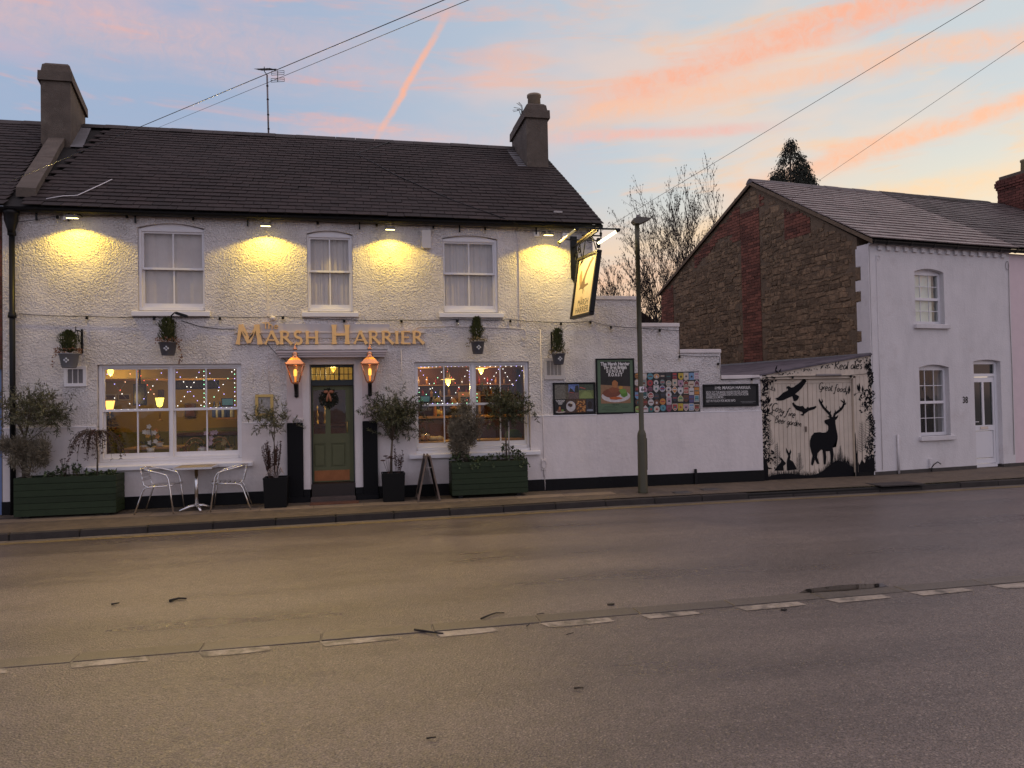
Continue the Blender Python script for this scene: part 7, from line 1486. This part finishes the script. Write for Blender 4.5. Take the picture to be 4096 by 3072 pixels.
M_OLV = mat('olive leaf', (.120, .120, .066), .6, var=.35, vs=18, island=.4); M_OLVD = mat('dark olive leaf', (.068, .074, .034), .6, var=.35, vs=18, island=.4)
M_GRYB = mat('grey bushy foliage', (.20, .175, .125), .85, var=.35, vs=12, island=.35); M_DRY = mat('dry brown foliage', (.060, .026, .018), .8, var=.4, vs=20, island=.4)
M_LEAFG = mat('fresh green leaves', (.040, .062, .020), .55, var=.35, vs=20, island=.4); M_BARK = mat('grey bark', (.11, .085, .060), .85, var=.25, vs=14, bump=.004, bs=60)
def sprays(k, w, base, n, spread, ln, lf_len, lf_w, R, droop=0.0, per=16, up=.5):
    """twigs set with pairs of narrow leaves"""
    for i in range(n):
        p = Vector(base(R)); d = rand_dir(R, up); L_ = ln*R.uniform(.6, 1.2); pts = [p]
        for s in range(4): d = (d+Vector((R.uniform(-.2, .2), R.uniform(-.2, .2), R.uniform(-.15, .15)-droop))).normalized(); pts.append(pts[-1]+d*L_/4)
        if w is not None: w.tube(pts, [.0035, .003, .0025, .002, .0012], 3, False)
        for j in range(per):
            f = (j+.5)/per*4; a = int(f); q = pts[a].lerp(pts[a+1], f-a); t = (pts[a+1]-pts[a]).normalized(); sd = rand_dir(R)
            k.leaf(q, (t*.7+sd*.8), rand_dir(R, .6), lf_len*R.uniform(.7, 1.2), lf_w*R.uniform(.8, 1.2))
def plant(name, lab, cat, base, parts):
    t = empty(name, base, label=lab, cat=cat)
    for pn, mb, m in parts: mb.build(pn, m, t)
    return t
def olive(lab, base, top, crown_c, crown_r, n, seed, m=M_OLV, trunk_r=.022, cat='olive tree', lean=0.0, per=18, ln=.24):
    R = random.Random(seed); tr = MB(); lv_ = MB(); b = Vector(base); c = Vector(crown_c); fork = b.lerp(c, .62)+Vector((lean, 0, 0))
    tr.tube([b, b.lerp(fork, .5)+Vector((R.uniform(-.02, .02), 0, 0)), fork], [trunk_r, trunk_r*.85, trunk_r*.7], 8)
    for i in range(9):
        q = rand_dir(R, .35); e_ = c+Vector((q.x*crown_r[0], q.y*crown_r[1], q.z*crown_r[2]))*.75; tr.tube([fork, fork.lerp(e_, .5)+Vector((0, 0, .04)), e_], [trunk_r*.5, trunk_r*.3, trunk_r*.12], 5)
    cl_ = []
    for i in range(9): v = rand_dir(R)*R.uniform(.35, .95); cl_.append((c+Vector((v.x*crown_r[0], v.y*crown_r[1], v.z*crown_r[2])), R.uniform(.7, 1.3)))
    def bs(R_):                                                              # the crown is a handful of uneven clumps
        q, s = R_.choice(cl_); return q+Vector((R_.gauss(0, crown_r[0]*.20*s), R_.gauss(0, crown_r[1]*.22*s), R_.gauss(0, crown_r[2]*.20*s)))
    sprays(lv_, tr, bs, n, 1, ln, .070, .017, R, .0, per, .4)
    return plant('olive_tree', lab, cat, base, [('trunk', tr, M_BARK), ('crown', lv_, m)])
# left planter: olive, grey bush, weeping dry shrub, green leaves
zp = fac(260, 1906, -.52).z-.05
cA = crop(0, 1400)
q0 = cA(230, 560, -.30); olive('olive tree rising from the left end of long planter', (cA(200, 1090, -.30).x, -.30, zp), None, (q0.x+.0, -.30, q0.z), (.46, .26, .34), 160, 31, M_OLV, .02, per=18, ln=.30)
q1 = cA(560, 590, -.30); k = MB(); w_ = MB(); R = random.Random(5); sprays(k, w_, lambda R_: (q1.x-.12+R_.uniform(-.12, .14), -.32+R_.uniform(-.08, .08), q1.z+R_.uniform(-.16, .1)), 30, 1, .28, .068, .016, R, 0, 16, .2)
w_.tube([(cA(205, 1090, -.30).x, -.3, zp), (cA(230, 800, -.3).x, -.30, cA(230, 800, -.3).z), (q1.x-.1, -.32, q1.z)], [.014, .010, .005], 6)
plant('olive_branch_shrub', 'long olive shoot reaching right over the left planter', 'shrub', (cA(205, 1090, -.30).x, -.3, zp), [('stems', w_, M_BARK), ('leaves', k, M_OLVD)])
def bush(lab, c, rad, n, seed, m, ll, lw, base, name='bush', cat='bush', wisp=0.0):
    R = random.Random(seed); k = MB(); st_ = MB(); c = Vector(c)
    cl_ = []
    for i in range(26): v = rand_dir(R)*R.uniform(.10, .92); cl_.append((c+Vector((v.x*rad[0], v.y*rad[1], v.z*rad[2])), R.uniform(.20, .42), rand_dir(R, .5)))
    for i in range(n):
        cc_, s_, dr0 = R.choice(cl_); v = rand_dir(R); f = R.random()**.5; p = cc_+Vector((v.x*rad[0]*s_, v.y*rad[1]*s_, v.z*rad[2]*s_*1.2))*f; d = (dr0*.9+Vector((v.x, v.y*.8, v.z*.6+.25))+rand_dir(R)*.6)
        if R.random() < .03: p = p+dr0*R.uniform(.04, .13)
        k.leaf(p, d, rand_dir(R, .4), ll*R.uniform(.6, 1.4), lw*R.uniform(.7, 1.3))
    for i in range(14):
        v = rand_dir(R, .3); st_.tube([base, Vector(base).lerp(c, .5)+Vector((v.x*rad[0]*.3, 0, 0)), c+Vector((v.x*rad[0], v.y*rad[1], abs(v.z)*rad[2]))*.9], [.010, .006, .002], 4)
    return plant(name, lab, cat, base, [('stems', st_, M_BARK), ('foliage', k, m)])
q2 = cA(205, 870, -.34); bush('grey brown bushy shrub under the olive in left planter', (q2.x, -.34, q2.z), (.34, .20, .40), 10000, 7, M_GRYB, .062, .012, (q2.x+.05, -.3, zp), 'grey_shrub')
def weeping(lab, top, base, seed):
    R = random.Random(seed); st_ = MB(); k = MB(); top = Vector(top); st_.tube([base, Vector(base).lerp(top, .5)+Vector((.015, 0, 0)), top], [.016, .013, .012], 7)
    for i in range(46):
        a = R.uniform(0, 6.28); rr = R.uniform(.10, .42); h = R.uniform(.0, .12); p = [top, top+Vector((rr*.55*math.cos(a), rr*.3*math.sin(a), .04+h)), top+Vector((rr*math.cos(a), rr*.5*math.sin(a), -.02+h*.3)), top+Vector((rr*1.12*math.cos(a), rr*.55*math.sin(a), -R.uniform(.12, .42)))]
        P_ = []
        for s in range(10): t = s/9; P_.append(p[0]*(1-t)**3+p[1]*3*t*(1-t)**2+p[2]*3*t*t*(1-t)+p[3]*t**3)
        st_.tube(P_, [.004]*9+[.0015], 3, False)
        for s in range(3, 10):
            for _ in range(3): k.leaf(P_[s], rand_dir(R, -.7), rand_dir(R), R.uniform(.03, .06), R.uniform(.012, .022))
    return plant('weeping_shrub', lab, 'shrub', base, [('stem', st_, M_BARK), ('dry_leaves', k, M_DRY)])
q3 = cA(830, 720, -.33); weeping('weeping shrub with dead brown leaves in left planter', (q3.x, -.33, q3.z), (cA(840, 1080, -.33).x, -.33, zp), 3)
def greens(lab, x0, x1, y, z, hs, n, seed, m=M_LEAFG, ll=.055, lw=.045, trail=0):
    R = random.Random(seed); k = MB(); st_ = MB()
    for i in range(n):
        x = R.uniform(x0, x1); f = hs((x-x0)/(x1-x0)); h = R.random()*f; p = (x, y+R.uniform(-.17, .14), z+h); st_.tube([(x+R.uniform(-.03, .03), y, z-.02), p], .0025, 3, False)
        for j in range(4): k.leaf(p, rand_dir(R, .15), rand_dir(R, 1.2), ll*R.uniform(.6, 1.2), lw*R.uniform(.7, 1.2))
    for i in range(trail):
        x = R.uniform(x0, x1)
        for j in range(5): k.leaf((x+R.uniform(-.03, .03), y-.22, z+.03-.02*j), rand_dir(R, -.5), (0, -1, .2), ll*.8, lw*.8)
    return plant('leafy_plants', lab, 'plants', ((x0+x1)/2, y, z-.02), [('stems', st_, M_BARK), ('leaves', k, m)])
greens('low green leafy plants filling the left planter', PLx0+.35, PLx1-.08, -.30, zp, lambda t: .10+.14*math.exp(-((t-.35)/.2)**2), 110, 21)
k = MB(); st_ = MB(); c = cA(560, 955, -.30)
for i in range(6): e_ = c+Vector((rnd.uniform(-.09, .06), rnd.uniform(-.04, .04), rnd.uniform(-.03, .03))); st_.tube([(c.x, -.30, zp), e_], .003, 4); k.ball(e_, .014, 6, 4, (1.4, 1.2, .6))
plant('dead_flower_stems', 'dead flower heads sticking up from the left planter', 'dried flowers', (c.x, -.3, zp), [('stems', st_, M_DRY), ('seed_heads', k, M_DRY)])
# right planter
zq = fac(1960, 1845, -.50).z-.05; cB = crop(1600, 1400)
q4 = cB(555, 700, -.30); bush('large grey bushy shrub in the right planter', (q4.x, -.30, q4.z+.0), (.40, .23, .52), 15000, 17, M_GRYB, .062, .012, (q4.x+.05, -.28, zq), 'grey_shrub')
q5 = cB(910, 520, -.30); olive('small standard olive tree on pale stake in right planter', (cB(922, 930, -.30).x, -.30, zq), None, (q5.x, -.30, q5.z+.02), (.40, .28, .42), 190, 41, M_OLVD, .018, per=20, ln=.22)
tag(MB().tube([(cB(930, 930, -.32).x+.02, -.33, zq-.1), (cB(930, 600, -.33).x+.02, -.33, cB(930, 600, -.33).z)], .012, 8).build('plant_stake', mat('pale stake', (.42, .38, .36), .7, var=.15)), 'pale stake tied beside the small olive in right planter', 'stake')
greens('green trailing leaves round the rim of right planter', PRx0+.02, PRx1+.02, -.30, zq, lambda t: .10+.26*math.exp(-((t-.75)/.16)**2)+.12*math.exp(-((t-.1)/.12)**2), 190, 23, trail=9)
# tall black pots by the door
M_POT = mat('black square pot', (.006, .006, .006), .45, var=.1, spec=.2)
def pot(x0, x1, y0, y1, z1, lab):
    t = empty('black_pot', ((x0+x1)/2, (y0+y1)/2, 0), label=lab, cat='plant pot', group='tall black pots')
    cx, cy = (x0+x1)/2, (y0+y1)/2; r = (x1-x0)/2; zb = pz(0, cy)
    MB().lathe([(r*.90, zb), (r*.92, zb+.01), (r, z1-.03), (r*1.02, z1-.028), (r*1.02, z1), (r*.92, z1), (r*.9, z1-.05), (0, z1-.05)], (cx, cy, 0), 4).build('pot', M_POT, t)
    MB().lathe([(r*.88, z1-.06), (r*.88, z1-.045), (0, z1-.04)], (cx, cy, 0), 4).build('soil', mat('dark soil', (.012, .009, .007)), t)
cC = crop(900, 1400)
a, b = cC(330, 1365, -.58), cC(540, 1360, -.58); zt = cC(430, 1105, -.58).z; pot(a.x, b.x, -.58, -.18, zt, 'tall square black pot left of the pub door')
xl = (a.x+b.x)/2
R = random.Random(77); tr = MB(); lv_ = MB(); 
for i in range(4): e_ = cC(400+R.uniform(-110, 60), 640+R.uniform(-30, 60), -.38); tr.tube([(xl+R.uniform(-.04, .04), -.38, zt-.05), cC(425, 800, -.38), e_], [.010, .008, .004], 6)
sprays(lv_, tr, lambda R_: cC(400+R_.gauss(0, 75), 620+R_.gauss(0, 45), -.38+R_.uniform(-.12, .12)), 60, 1, .24, .070, .017, R, 0, 15, .35)
plant('olive_tree', 'thin silvery olive in the black pot left of the door', 'olive tree', (xl, -.38, zt-.05), [('stems', tr, M_BARK), ('leaves', lv_, M_OLV)])
def dried(lab, xa, z0, z1, wd, n, seed, pale=0):
    R = random.Random(seed); st_ = MB(); k = MB()
    for i in range(n):
        f = R.uniform(-1, 1); p0 = Vector((xa+f*wd*.35, -.38+R.uniform(-.06, .06), z0)); p1 = Vector((xa+f*wd+R.uniform(-.03, .03), -.38+R.uniform(-.12, .12), z0+(z1-z0)*R.uniform(.65, 1.05))); st_.tube([p0, p0.lerp(p1, .5)+Vector((f*.02, 0, .02)), p1], .0032, 4)
        for j in range(26):
            q = p0.lerp(p1, R.uniform(.30, 1.0)); k.leaf(q, rand_dir(R, .3), rand_dir(R), R.uniform(.02, .04), R.uniform(.012, .024))
    return plant('dried_plant', lab, 'dried plant', (xa, -.38, z0), [('stems', st_, M_DRY), ('dead_leaves', k, M_DRY)])
dried('upright dead brown plant filling the pot left of door', cC(410, 950, -.38).x, zt-.05, cC(420, 800, -.38).z, .18, 36, 4)
for i in range(1):
    k = MB(); Rr = random.Random(8)
    for j in range(16): a_ = Rr.uniform(0, 3.14); k.tube([(xl, -.42, zt-.04), (xl+.11*math.cos(a_), -.48, zt+.10+.10*math.sin(a_)), (xl+.15*math.cos(a_), -.55, zt+.06*math.sin(a_)+.04)], .004, 4)
    tag(k.build('pale_grass_tuft', mat('pale dry grass', (.33, .27, .25), .8, var=.2)), 'pale dry grass tuft at the front of the left pot', 'plant')
a, b = cC(1360, 1305, -.50), cC(1558, 1300, -.50); zt2 = cC(1460, 1065, -.50).z; pot(a.x, b.x, -.52, -.13, zt2, 'tall square black pot right of the pub door')
xr = (a.x+b.x)/2; q6 = cC(1450, 590, -.33)
olive('full green olive tree in the black pot right of door', (xr-.03, -.33, zt2-.05), None, (q6.x+.0, -.33, q6.z-.02), (.46, .30, .50), 230, 51, M_OLVD, .024, per=20, ln=.26)
dried('thin dead stems in the pot right of door', cC(1490, 950, -.33).x, zt2-.05, cC(1500, 830, -.33).z, .10, 9, 6)
k = MB(); st_ = MB()
for i in range(5): e_ = cC(1365+i*22, 930+R.uniform(-15, 25), -.36); st_.tube([(xr-.08, -.36, zt2-.05), e_], .004, 4); k.ball(e_, .035, 8, 5, (1.3, 1, .35))
plant('dried_flower_heads', 'flat dead flower heads leaning left from the right pot', 'dried flowers', (xr-.08, -.36, zt2-.05), [('stems', st_, M_DRY), ('flower_heads', k, M_DRY)])
# ================================================================== table and chairs
M_ALU = mat('polished aluminium', (.78, .76, .75), .22, 1.0, var=.06, vs=8)
def chair(name, label):
    t = empty(name, (0, 0, 0)); tag(t, label, 'chair', 'aluminium bistro chairs')
    MB().tube([(.26, -.25, 0), (.22, -.25, .30), (.185, -.25, .56), (.15, -.25, .625), (.06, -.25, .655), (-.12, -.245, .70), (-.23, -.20, .725), (-.285, -.10, .738), (-.30, 0, .74), (-.285, .10, .738), (-.23, .20, .725), (-.12, .245, .70), (.06, .25, .655), (.15, .25, .625), (.185, .25, .56), (.22, .25, .30), (.26, .25, 0)], .0125, 10).build('arm_frame', M_ALU, t)
    for s in (-1, 1):
        MB().tube([(-.36, s*.22, 0), (-.29, s*.215, .20), (-.235, s*.21, .36), (-.20, s*.21, .415), (-.14, s*.21, .432), (.24, s*.225, .452)], .0125, 10).build('leg', M_ALU, t)
        MB().tube([(-.29, s*.13, .735), (-.265, s*.15, .60), (-.235, s*.16, .47), (-.19, s*.16, .437), (.0, s*.17, .445)], .010, 8).build('back_post', M_ALU, t)
    for i in range(6): x = -.17+i*.075; MB().bbox(x, x+.055, -.215, .215, .452+i*.003, .464+i*.003, .004).build('seat_slat', M_ALU, t)
    for i in range(3): z = .53+i*.065; x = -.252-i*.018; MB().bbox(x, x+.010, -.17, .17, z, z+.05, .003).build('back_slat', M_ALU, t)
    return t
zc = pz(0, -.45)
ch1 = chair('bistro_chair', 'aluminium bistro chair left of the pavement table'); 
ch2 = copy_tree(ch1); tag(ch2, 'aluminium bistro chair right of the pavement table')
ax = fac(780, 2048, -.55).x
ch1.location = (ax-.52, -.42, zc); ch1.rotation_euler = (0, 0, math.radians(-7)); ch2.location = (ax+.50, -.40, zc); ch2.rotation_euler = (0, 0, math.radians(184))
tb = empty('bistro_table', (ax, -.42, zc), label='small square aluminium pavement table with wooden top', cat='table')
M_TTOP = mat('table slats', (.27, .19, .085), .4, var=.25, vs=9)
for i in range(6): y = -.70+i*.094; MB().bbox(ax-.28, ax+.28, y+.002, y+.090, zc+.715, zc+.735, .003).build('top_slat', M_TTOP, tb)
MB().bbox(ax-.30, ax+.30, -.72, -.702, zc+.700, zc+.737, .004).bbox(ax-.30, ax+.30, -.134, -.116, zc+.700, zc+.737, .004).box(ax-.30, ax-.282, -.702, -.134, zc+.701, zc+.736).box(ax+.282, ax+.30, -.702, -.134, zc+.701, zc+.736).build('edge', M_ALU, tb)
MB().tube([(ax, -.42, zc+.05), (ax, -.42, zc+.71)], .030, 14).build('column', M_ALU, tb)
for a_ in (25, 115, 205, 295):
    c, s = math.cos(math.radians(a_)), math.sin(math.radians(a_)); MB().tube([(ax, -.42, zc+.085), (ax+.10*c, -.42+.10*s, zc+.08), (ax+.27*c, -.42+.27*s, zc+.018)], [.032, .028, .018], 8).build('foot', M_ALU, tb)
# ================================================================== A board, bits on the pilaster
M_WTH = mat('weathered pine', (.17, .125, .098), .8, var=.25, vs=10)
ab = empty('a_board', (1.25, -.35, 0), label='wooden A frame chalkboard standing beside right planter', cat='A-board')
cx = cC(1755, 1290, -.45).x; z0 = pz(0, -.4); zt = cC(1730, 905, -.40).z
def plank(p, q, w_, t_, m, name):
    p, q = Vector(p), Vector(q); d = (q-p).normalized(); M = frame(p, Vector((0, 1, 0)), d, None); return MB().bbox(-w_/2, w_/2, -t_/2, t_/2, 0, (q-p).length, .003, M).build(name, m, ab)
for s, xo in ((-1, -.19), (1, .19)):
    for y in (-.62, -.12): plank((cx+xo, y, z0), (cx+s*.025, y, zt), .05, .026, M_WTH, 'leg')
    tp, bt = Vector((cx+s*.022, 0, zt)), Vector((cx+xo, 0, z0)); u = (tp-bt)
    for f in (.10, .94): p = bt+u*f; MB().bbox(-.25, .25, -.013, .013, -.03, .03, .003, frame((p.x, -.37, p.z), Vector((0, 1, 0)), u.normalized())).build('rail', M_WTH, ab)
    p = bt+u*.12; M = frame((p.x, -.37, p.z), Vector((0, 1, 0)), u.normalized()); MB().box(-.23, .23, -.005, .005, 0, u.length*.80, M).build('panel', mat('chalk panel', (.012, .012, .012), .6, spec=.2, var=.3, two=((.10, .09, .085), 12, .66)) , ab)
MB().tube([(cx-.065, -.63, zt-.20), (cx, -.63, zt-.215), (cx+.065, -.63, zt-.20)], .006, 5).build('stay', mat('rope', (.4, .36, .33), .8), ab)
cpx = cC(608, 600, -.08); tag(MB().lathe([(.026, 0), (.036, .10), (.038, .105), (.033, .105), (.025, .01)], (cpx.x, -.065, 1.4155), 14).build('paper_cup', M_WHITE), 'white paper cup left on the black pilaster base', 'cup')
k = MB().smooth(); 
for i in range(6): k.ball((cpx.x+.085+rnd.uniform(-.03, .03), -.065+rnd.uniform(-.01, .01), 1.445+rnd.uniform(-.01, .03)), rnd.uniform(.022, .034), 6, 4, (1, .8, 1))
tag(k.build('crumpled_paper', mat('crumpled paper', (.6, .55, .53), .8, var=.15, bump=.006, bs=60)), 'crumpled white paper beside the cup on the pilaster base', 'litter')
q = cC(1265, 545, -.08); tag(MB().bbox(q.x-.035, q.x+.035, -.075, -.063, q.z-.05, q.z+.03, .004).build('door_number_plate', M_PINKW), 'small pale plate on pilaster right of the door', 'plate')
# ================================================================== street lamp
M_OLG = mat('olive lamp post paint', (.070, .066, .040), .45, var=.12, vs=6)
LX, LY = fac(2572, 1969, -.72).x, -.72
lp = empty('street_lamp', (LX, LY, 0), label='olive green street lamp column on the kerb side pavement', cat='street lamp')
zb = pz(0, LY); zh = fac(2551, 895, LY).z
MB().lathe([(.092, zb-.02), (.088, zb+.02), (.082, 1.05), (.076, 1.09), (.055, 1.14), (.046, 1.16), (.044, 3.0), (.040, zh-.55), (.043, zh-.55), (.043, zh)], (LX, LY, 0), 18).build('column', M_OLG, lp)
MB().bbox(LX+.055, LX+.088, LY-.045, LY+.045, .42, 1.0, .008).build('access_door', M_OLG, lp)
hd = MB().prism([(-.095, .02), (-.05, -.03), (.04, -.035), (.10, -.01), (.24, .055), (.25, .068), (.05, .085), (-.075, .062)], -.10, .10, M=Matrix.Translation((LX, LY, zh+.02)) @ Matrix.Rotation(math.radians(-8), 4, 'Z')); hd.build('lamp_head', mat('grey lamp head', (.10, .09, .075), .5, var=.1), lp)
MB().lathe([(.035, 0), (.038, .03), (.03, .035), (.03, .06), (0, .07)], (LX+.02, LY, zh+.10), 12).build('photocell', mat('photocell', (.12, .11, .11), .3), lp)
q = c7(1860, 1420, LY-.05); MB().bbox(LX-.045, LX+.042, LY-.052, LY-.047, q.z-.055, q.z+.05, .002).build('number_plate', M_WHITE, lp)
put_text('plate_number', '6', LX+.012, q.z-.003, LY-.0535, .10, M_IRON, lp, .003)
# ================================================================== bare tree, conifer, far roof
M_TWG = mat('dark bare branches', (.040, .028, .024), .85, var=.2)
def bare_tree(base, stems, lab, seed, bud=True):
    R = random.Random(seed); tr = MB(); tw = MB(); bd = MB(); b = Vector(base)
    def grow(p, d, L_, r, lvl):
        n = 5; pts = [p]; dd = d
        for s in range(n): dd = (dd+Vector((R.uniform(-.10, .10), R.uniform(-.10, .10), R.uniform(-.03, .09)))).normalized(); pts.append(pts[-1]+dd*L_/n)
        (tr if lvl < 2 else tw).tube(pts, [r*(1-.75*i/n) for i in range(n+1)], 6 if lvl < 2 else 3, False)
        if lvl >= 2 and bud:
            for i in range(4):
                q = pts[R.randrange(2, n+1)]; bd.leaf(q, (R.uniform(-.3, .3), R.uniform(-.3, .3), -1), rand_dir(R), R.uniform(.05, .12), .028)
        if lvl < 3:
            for i in range({0: 12, 1: 8, 2: 4}[lvl]):
                f = R.uniform(.30, 1.0); a = min(n-1, int(f*n)); q = pts[a].lerp(pts[a+1], f*n-a); sd = rand_dir(R, .25); nd_ = (dd*1.15+sd*.62).normalized(); grow(q, nd_, L_*R.uniform(.30, .46), max(.006, r*(1-.7*f)*.5), lvl+1)
    for (tx, tz, ry) in stems:
        e_ = Vector((tx, b.y+ry, tz)); d = (e_-b); grow(b+Vector((R.uniform(-.2, .2), R.uniform(-.2, .2), 0)), (d.normalized()+Vector((0, 0, -.06))).normalized(), d.length*.70, R.uniform(.04, .065), 0)
    t = empty('bare_tree', base, label=lab, cat='tree'); tr.build('trunk', M_TWG, t); tw.build('twigs', M_TWG, t)
    if bd.v: bd.build('catkins', M_TWG, t)
Yt = 13.0
T_ = lambda vx, vy: (lambda q: (q.x, q.z))(fac(vx*1.8517, vy*1.8517, Yt))
base = T_(1462, 800); st_ = [(*T_(1345, 570), -.5), (*T_(1362, 500), .5), (*T_(1410, 425), 0), (*T_(1455, 415), .8), (*T_(1498, 368), 0), (*T_(1535, 370), -.6), (*T_(1556, 415), .5), (*T_(1330, 640), .3), (*T_(1480, 400), -.8), (*T_(1390, 470), .2), (*T_(1320, 610), -.3), (*T_(1545, 480), .6), (*T_(1370, 600), .9)]
bare_tree((base[0], Yt, .0), st_, 'leafless tree with catkins between pub and stone house', 3)
bare_tree((fac(2360, 1300, 24).x, 24, 0), [(fac(2350, 1140, 24).x, fac(2350, 1140, 24).z, 0), (fac(2420, 1190, 24).x, fac(2420, 1190, 24).z, 0)], 'faint distant leafless tree just right of the hanging sign', 9, False)
def conifer(base, tops, lab, seed):
    R = random.Random(seed); k = MB(); tr = MB(); b = Vector(base); t = empty('conifer', base, label=lab, cat='tree')
    for (x, z, rad, zlow) in tops:
        tr.tube([(x, b.y, 0), (x, b.y, z*.97)], [.22, .03], 7)
        for i in range(int(110+110*rad)):                                       # drooping sprays, each a tuft of needles
            f = R.random()**.8; zz = z-(z-zlow)*f; rr = rad*(f**.70)*R.uniform(.30, 1.12); q = R.uniform(0, 6.28); s_ = .10+.10*f
            p = Vector((x+rr*math.cos(q), b.y+rr*math.sin(q), zz))
            for j in range(46):
                t_ = R.random(); k.leaf(p+Vector((math.cos(q)*t_*.22+R.gauss(0, s_*.6), R.gauss(0, s_), -t_*t_*.45+R.gauss(0, s_*.7))), (math.cos(q)*.35, math.sin(q)*.35, -R.uniform(.3, 1.2)), rand_dir(R), R.uniform(.07, .16), R.uniform(.025, .05))
    tr.build('trunk', M_BARK, t); k.build('crown', mat('dark cypress', (.014, .019, .010), .8, var=.4, vs=6, island=.4), t)
Yc = 16.0; C_ = lambda vx, vy: (lambda q: (q.x, q.z))(fac(vx*1.8517, vy*1.8517, Yc))
p1, p2, p3 = C_(1706, 302), C_(1728, 334), C_(1742, 352); p4 = C_(1680, 360)
conifer((p1[0], Yc, 0), [(p1[0], p1[1], 1.35, 8.0), (p2[0], p2[1], 1.0, 8.0), (p3[0]-.05, p3[1], .95, 8.0), (p4[0], p4[1], 1.0, 8.0)], 'dark drooping cypress behind the slate roof of number 38', 2)
fr_ = empty('far_house', (8.2, 14, 0), label='distant brown roof glimpsed beside the lamp column', cat='house')
a = fac(2572, 1222, 14); b = fac(2655, 1290, 14)
MB().box(a.x-2.0, a.x+.1, 14, 18, 0, a.z-.8).build('wall', M_BRICKD, fr_); MB().prism([(a.x-2.2, a.z-.9), (a.x-.9+.0, a.z+.25), (a.x+.9, a.z-.9)], 13.9, 18.2).build('roof', mat('brown tiles', (.10, .05, .03), .8, var=.3, vs=6), fr_)
MB().box(b.x-.6, b.x+3, 22, 26, 0, fac(2640, 1280, 22).z).build('rear_roof', M_SLATE3, fr_)
# ================================================================== overhead wires, aerial
def wire(lab, a, b, sag=.12, r=.0032): return tag(MB().tube(catenary(a, b, sag, 20), r, 5).build('overhead_wire', M_IRON), lab, 'wire', 'overhead wires')
wire('upper overhead wire passing in front of the pub roof', fac(-250, 846, -2.6), fac(2650, -365, -9.5), .0)
wire('second overhead wire reaching the pub ridge from upper right', fac(610, 520, RY+.3), fac(2700, -340, -9.5), .0)
wire('overhead wire anchored at the pub corner bracket', Vector((4.6, -.115, 4.92)), fac(4650, -430, -9.0), .0)
wire('overhead wire anchored on the gable of number 38', fac(3160, 801, 2.3), fac(4750, -280, -8.0), .0)
ae = empty('tv_aerial', (-1.93, RY+.1, RZ), label='television aerial on a tall mast above the pub ridge', cat='aerial')
ay = RY+.15; A = lambda x, y: fac(1000+x*.09042, 220+y*.09042, ay)
mb_, mt_ = fac(1075, 545, ay), A(755, 880); m_ = mat('grey aerial metal', (.16, .14, .15), .5, .5, var=.1)
MB().tube([mb_+Vector((0, 0, -.3)), mt_], .020, 8).build('mast', mat('dull mast', (.20, .18, .19), .5, .4, var=.2), ae)
for f in (.12, .35, .6, .82): MB().tube([mb_.lerp(mt_, f)-Vector((0, 0, .012)), mb_.lerp(mt_, f)+Vector((0, 0, .012))], .027, 8).build('clip', M_IRON, ae)
bm = MB(); p0, p1 = A(240, 240)+Vector((0, .5, 0)), A(1240, 950)+Vector((0, -.4, 0)); bm.tube([p0, p1], .009, 5).tube([mt_, A(640, 730), A(630, 520)], .010, 5); bm.build('boom', M_IRON, ae)
for i in range(11): q = p0.lerp(p1, i/12+.01); MB().tube([q+Vector((-.09, -.06, -.008)), q+Vector((.09, .06, .012))], .005, 4).build('director', M_IRON, ae)
for zz0, zz1, xa, xb in ((690, 860, 950, 1510), (1010, 1170, 930, 1520)):
    k = MB()
    for f in (0, .5, 1): z = zz0+(zz1-zz0)*f; k.tube([A(xa, z+35), A(xb, z)], .006, 4)
    k.tube([A(xa, zz0+35), A(xa, zz1+35)], .006, 4).tube([A(xb, zz0), A(xb, zz1)], .006, 4); k.build('reflector', M_IRON, ae)
MB().tube([A(1225, 690), A(1225, 1190)], .010, 5).build('reflector_post', M_IRON, ae)
# weeds growing from the right chimney
k = MB(); Rq = random.Random(3); q0 = Vector((3.95, 3.2, 8.42))
for i in range(8): e_ = q0+Vector((-.12-.14*Rq.random(), Rq.uniform(-.1, .4), .05+.20*Rq.random())); k.tube([q0+Vector((0, Rq.uniform(0, .4), 0)), q0.lerp(e_, .5)+Vector((0, 0, .05)), e_], .006, 4)
tag(k.build('chimney_weeds', M_DRY), 'dead weeds sprouting from the left side of right chimney', 'weeds')
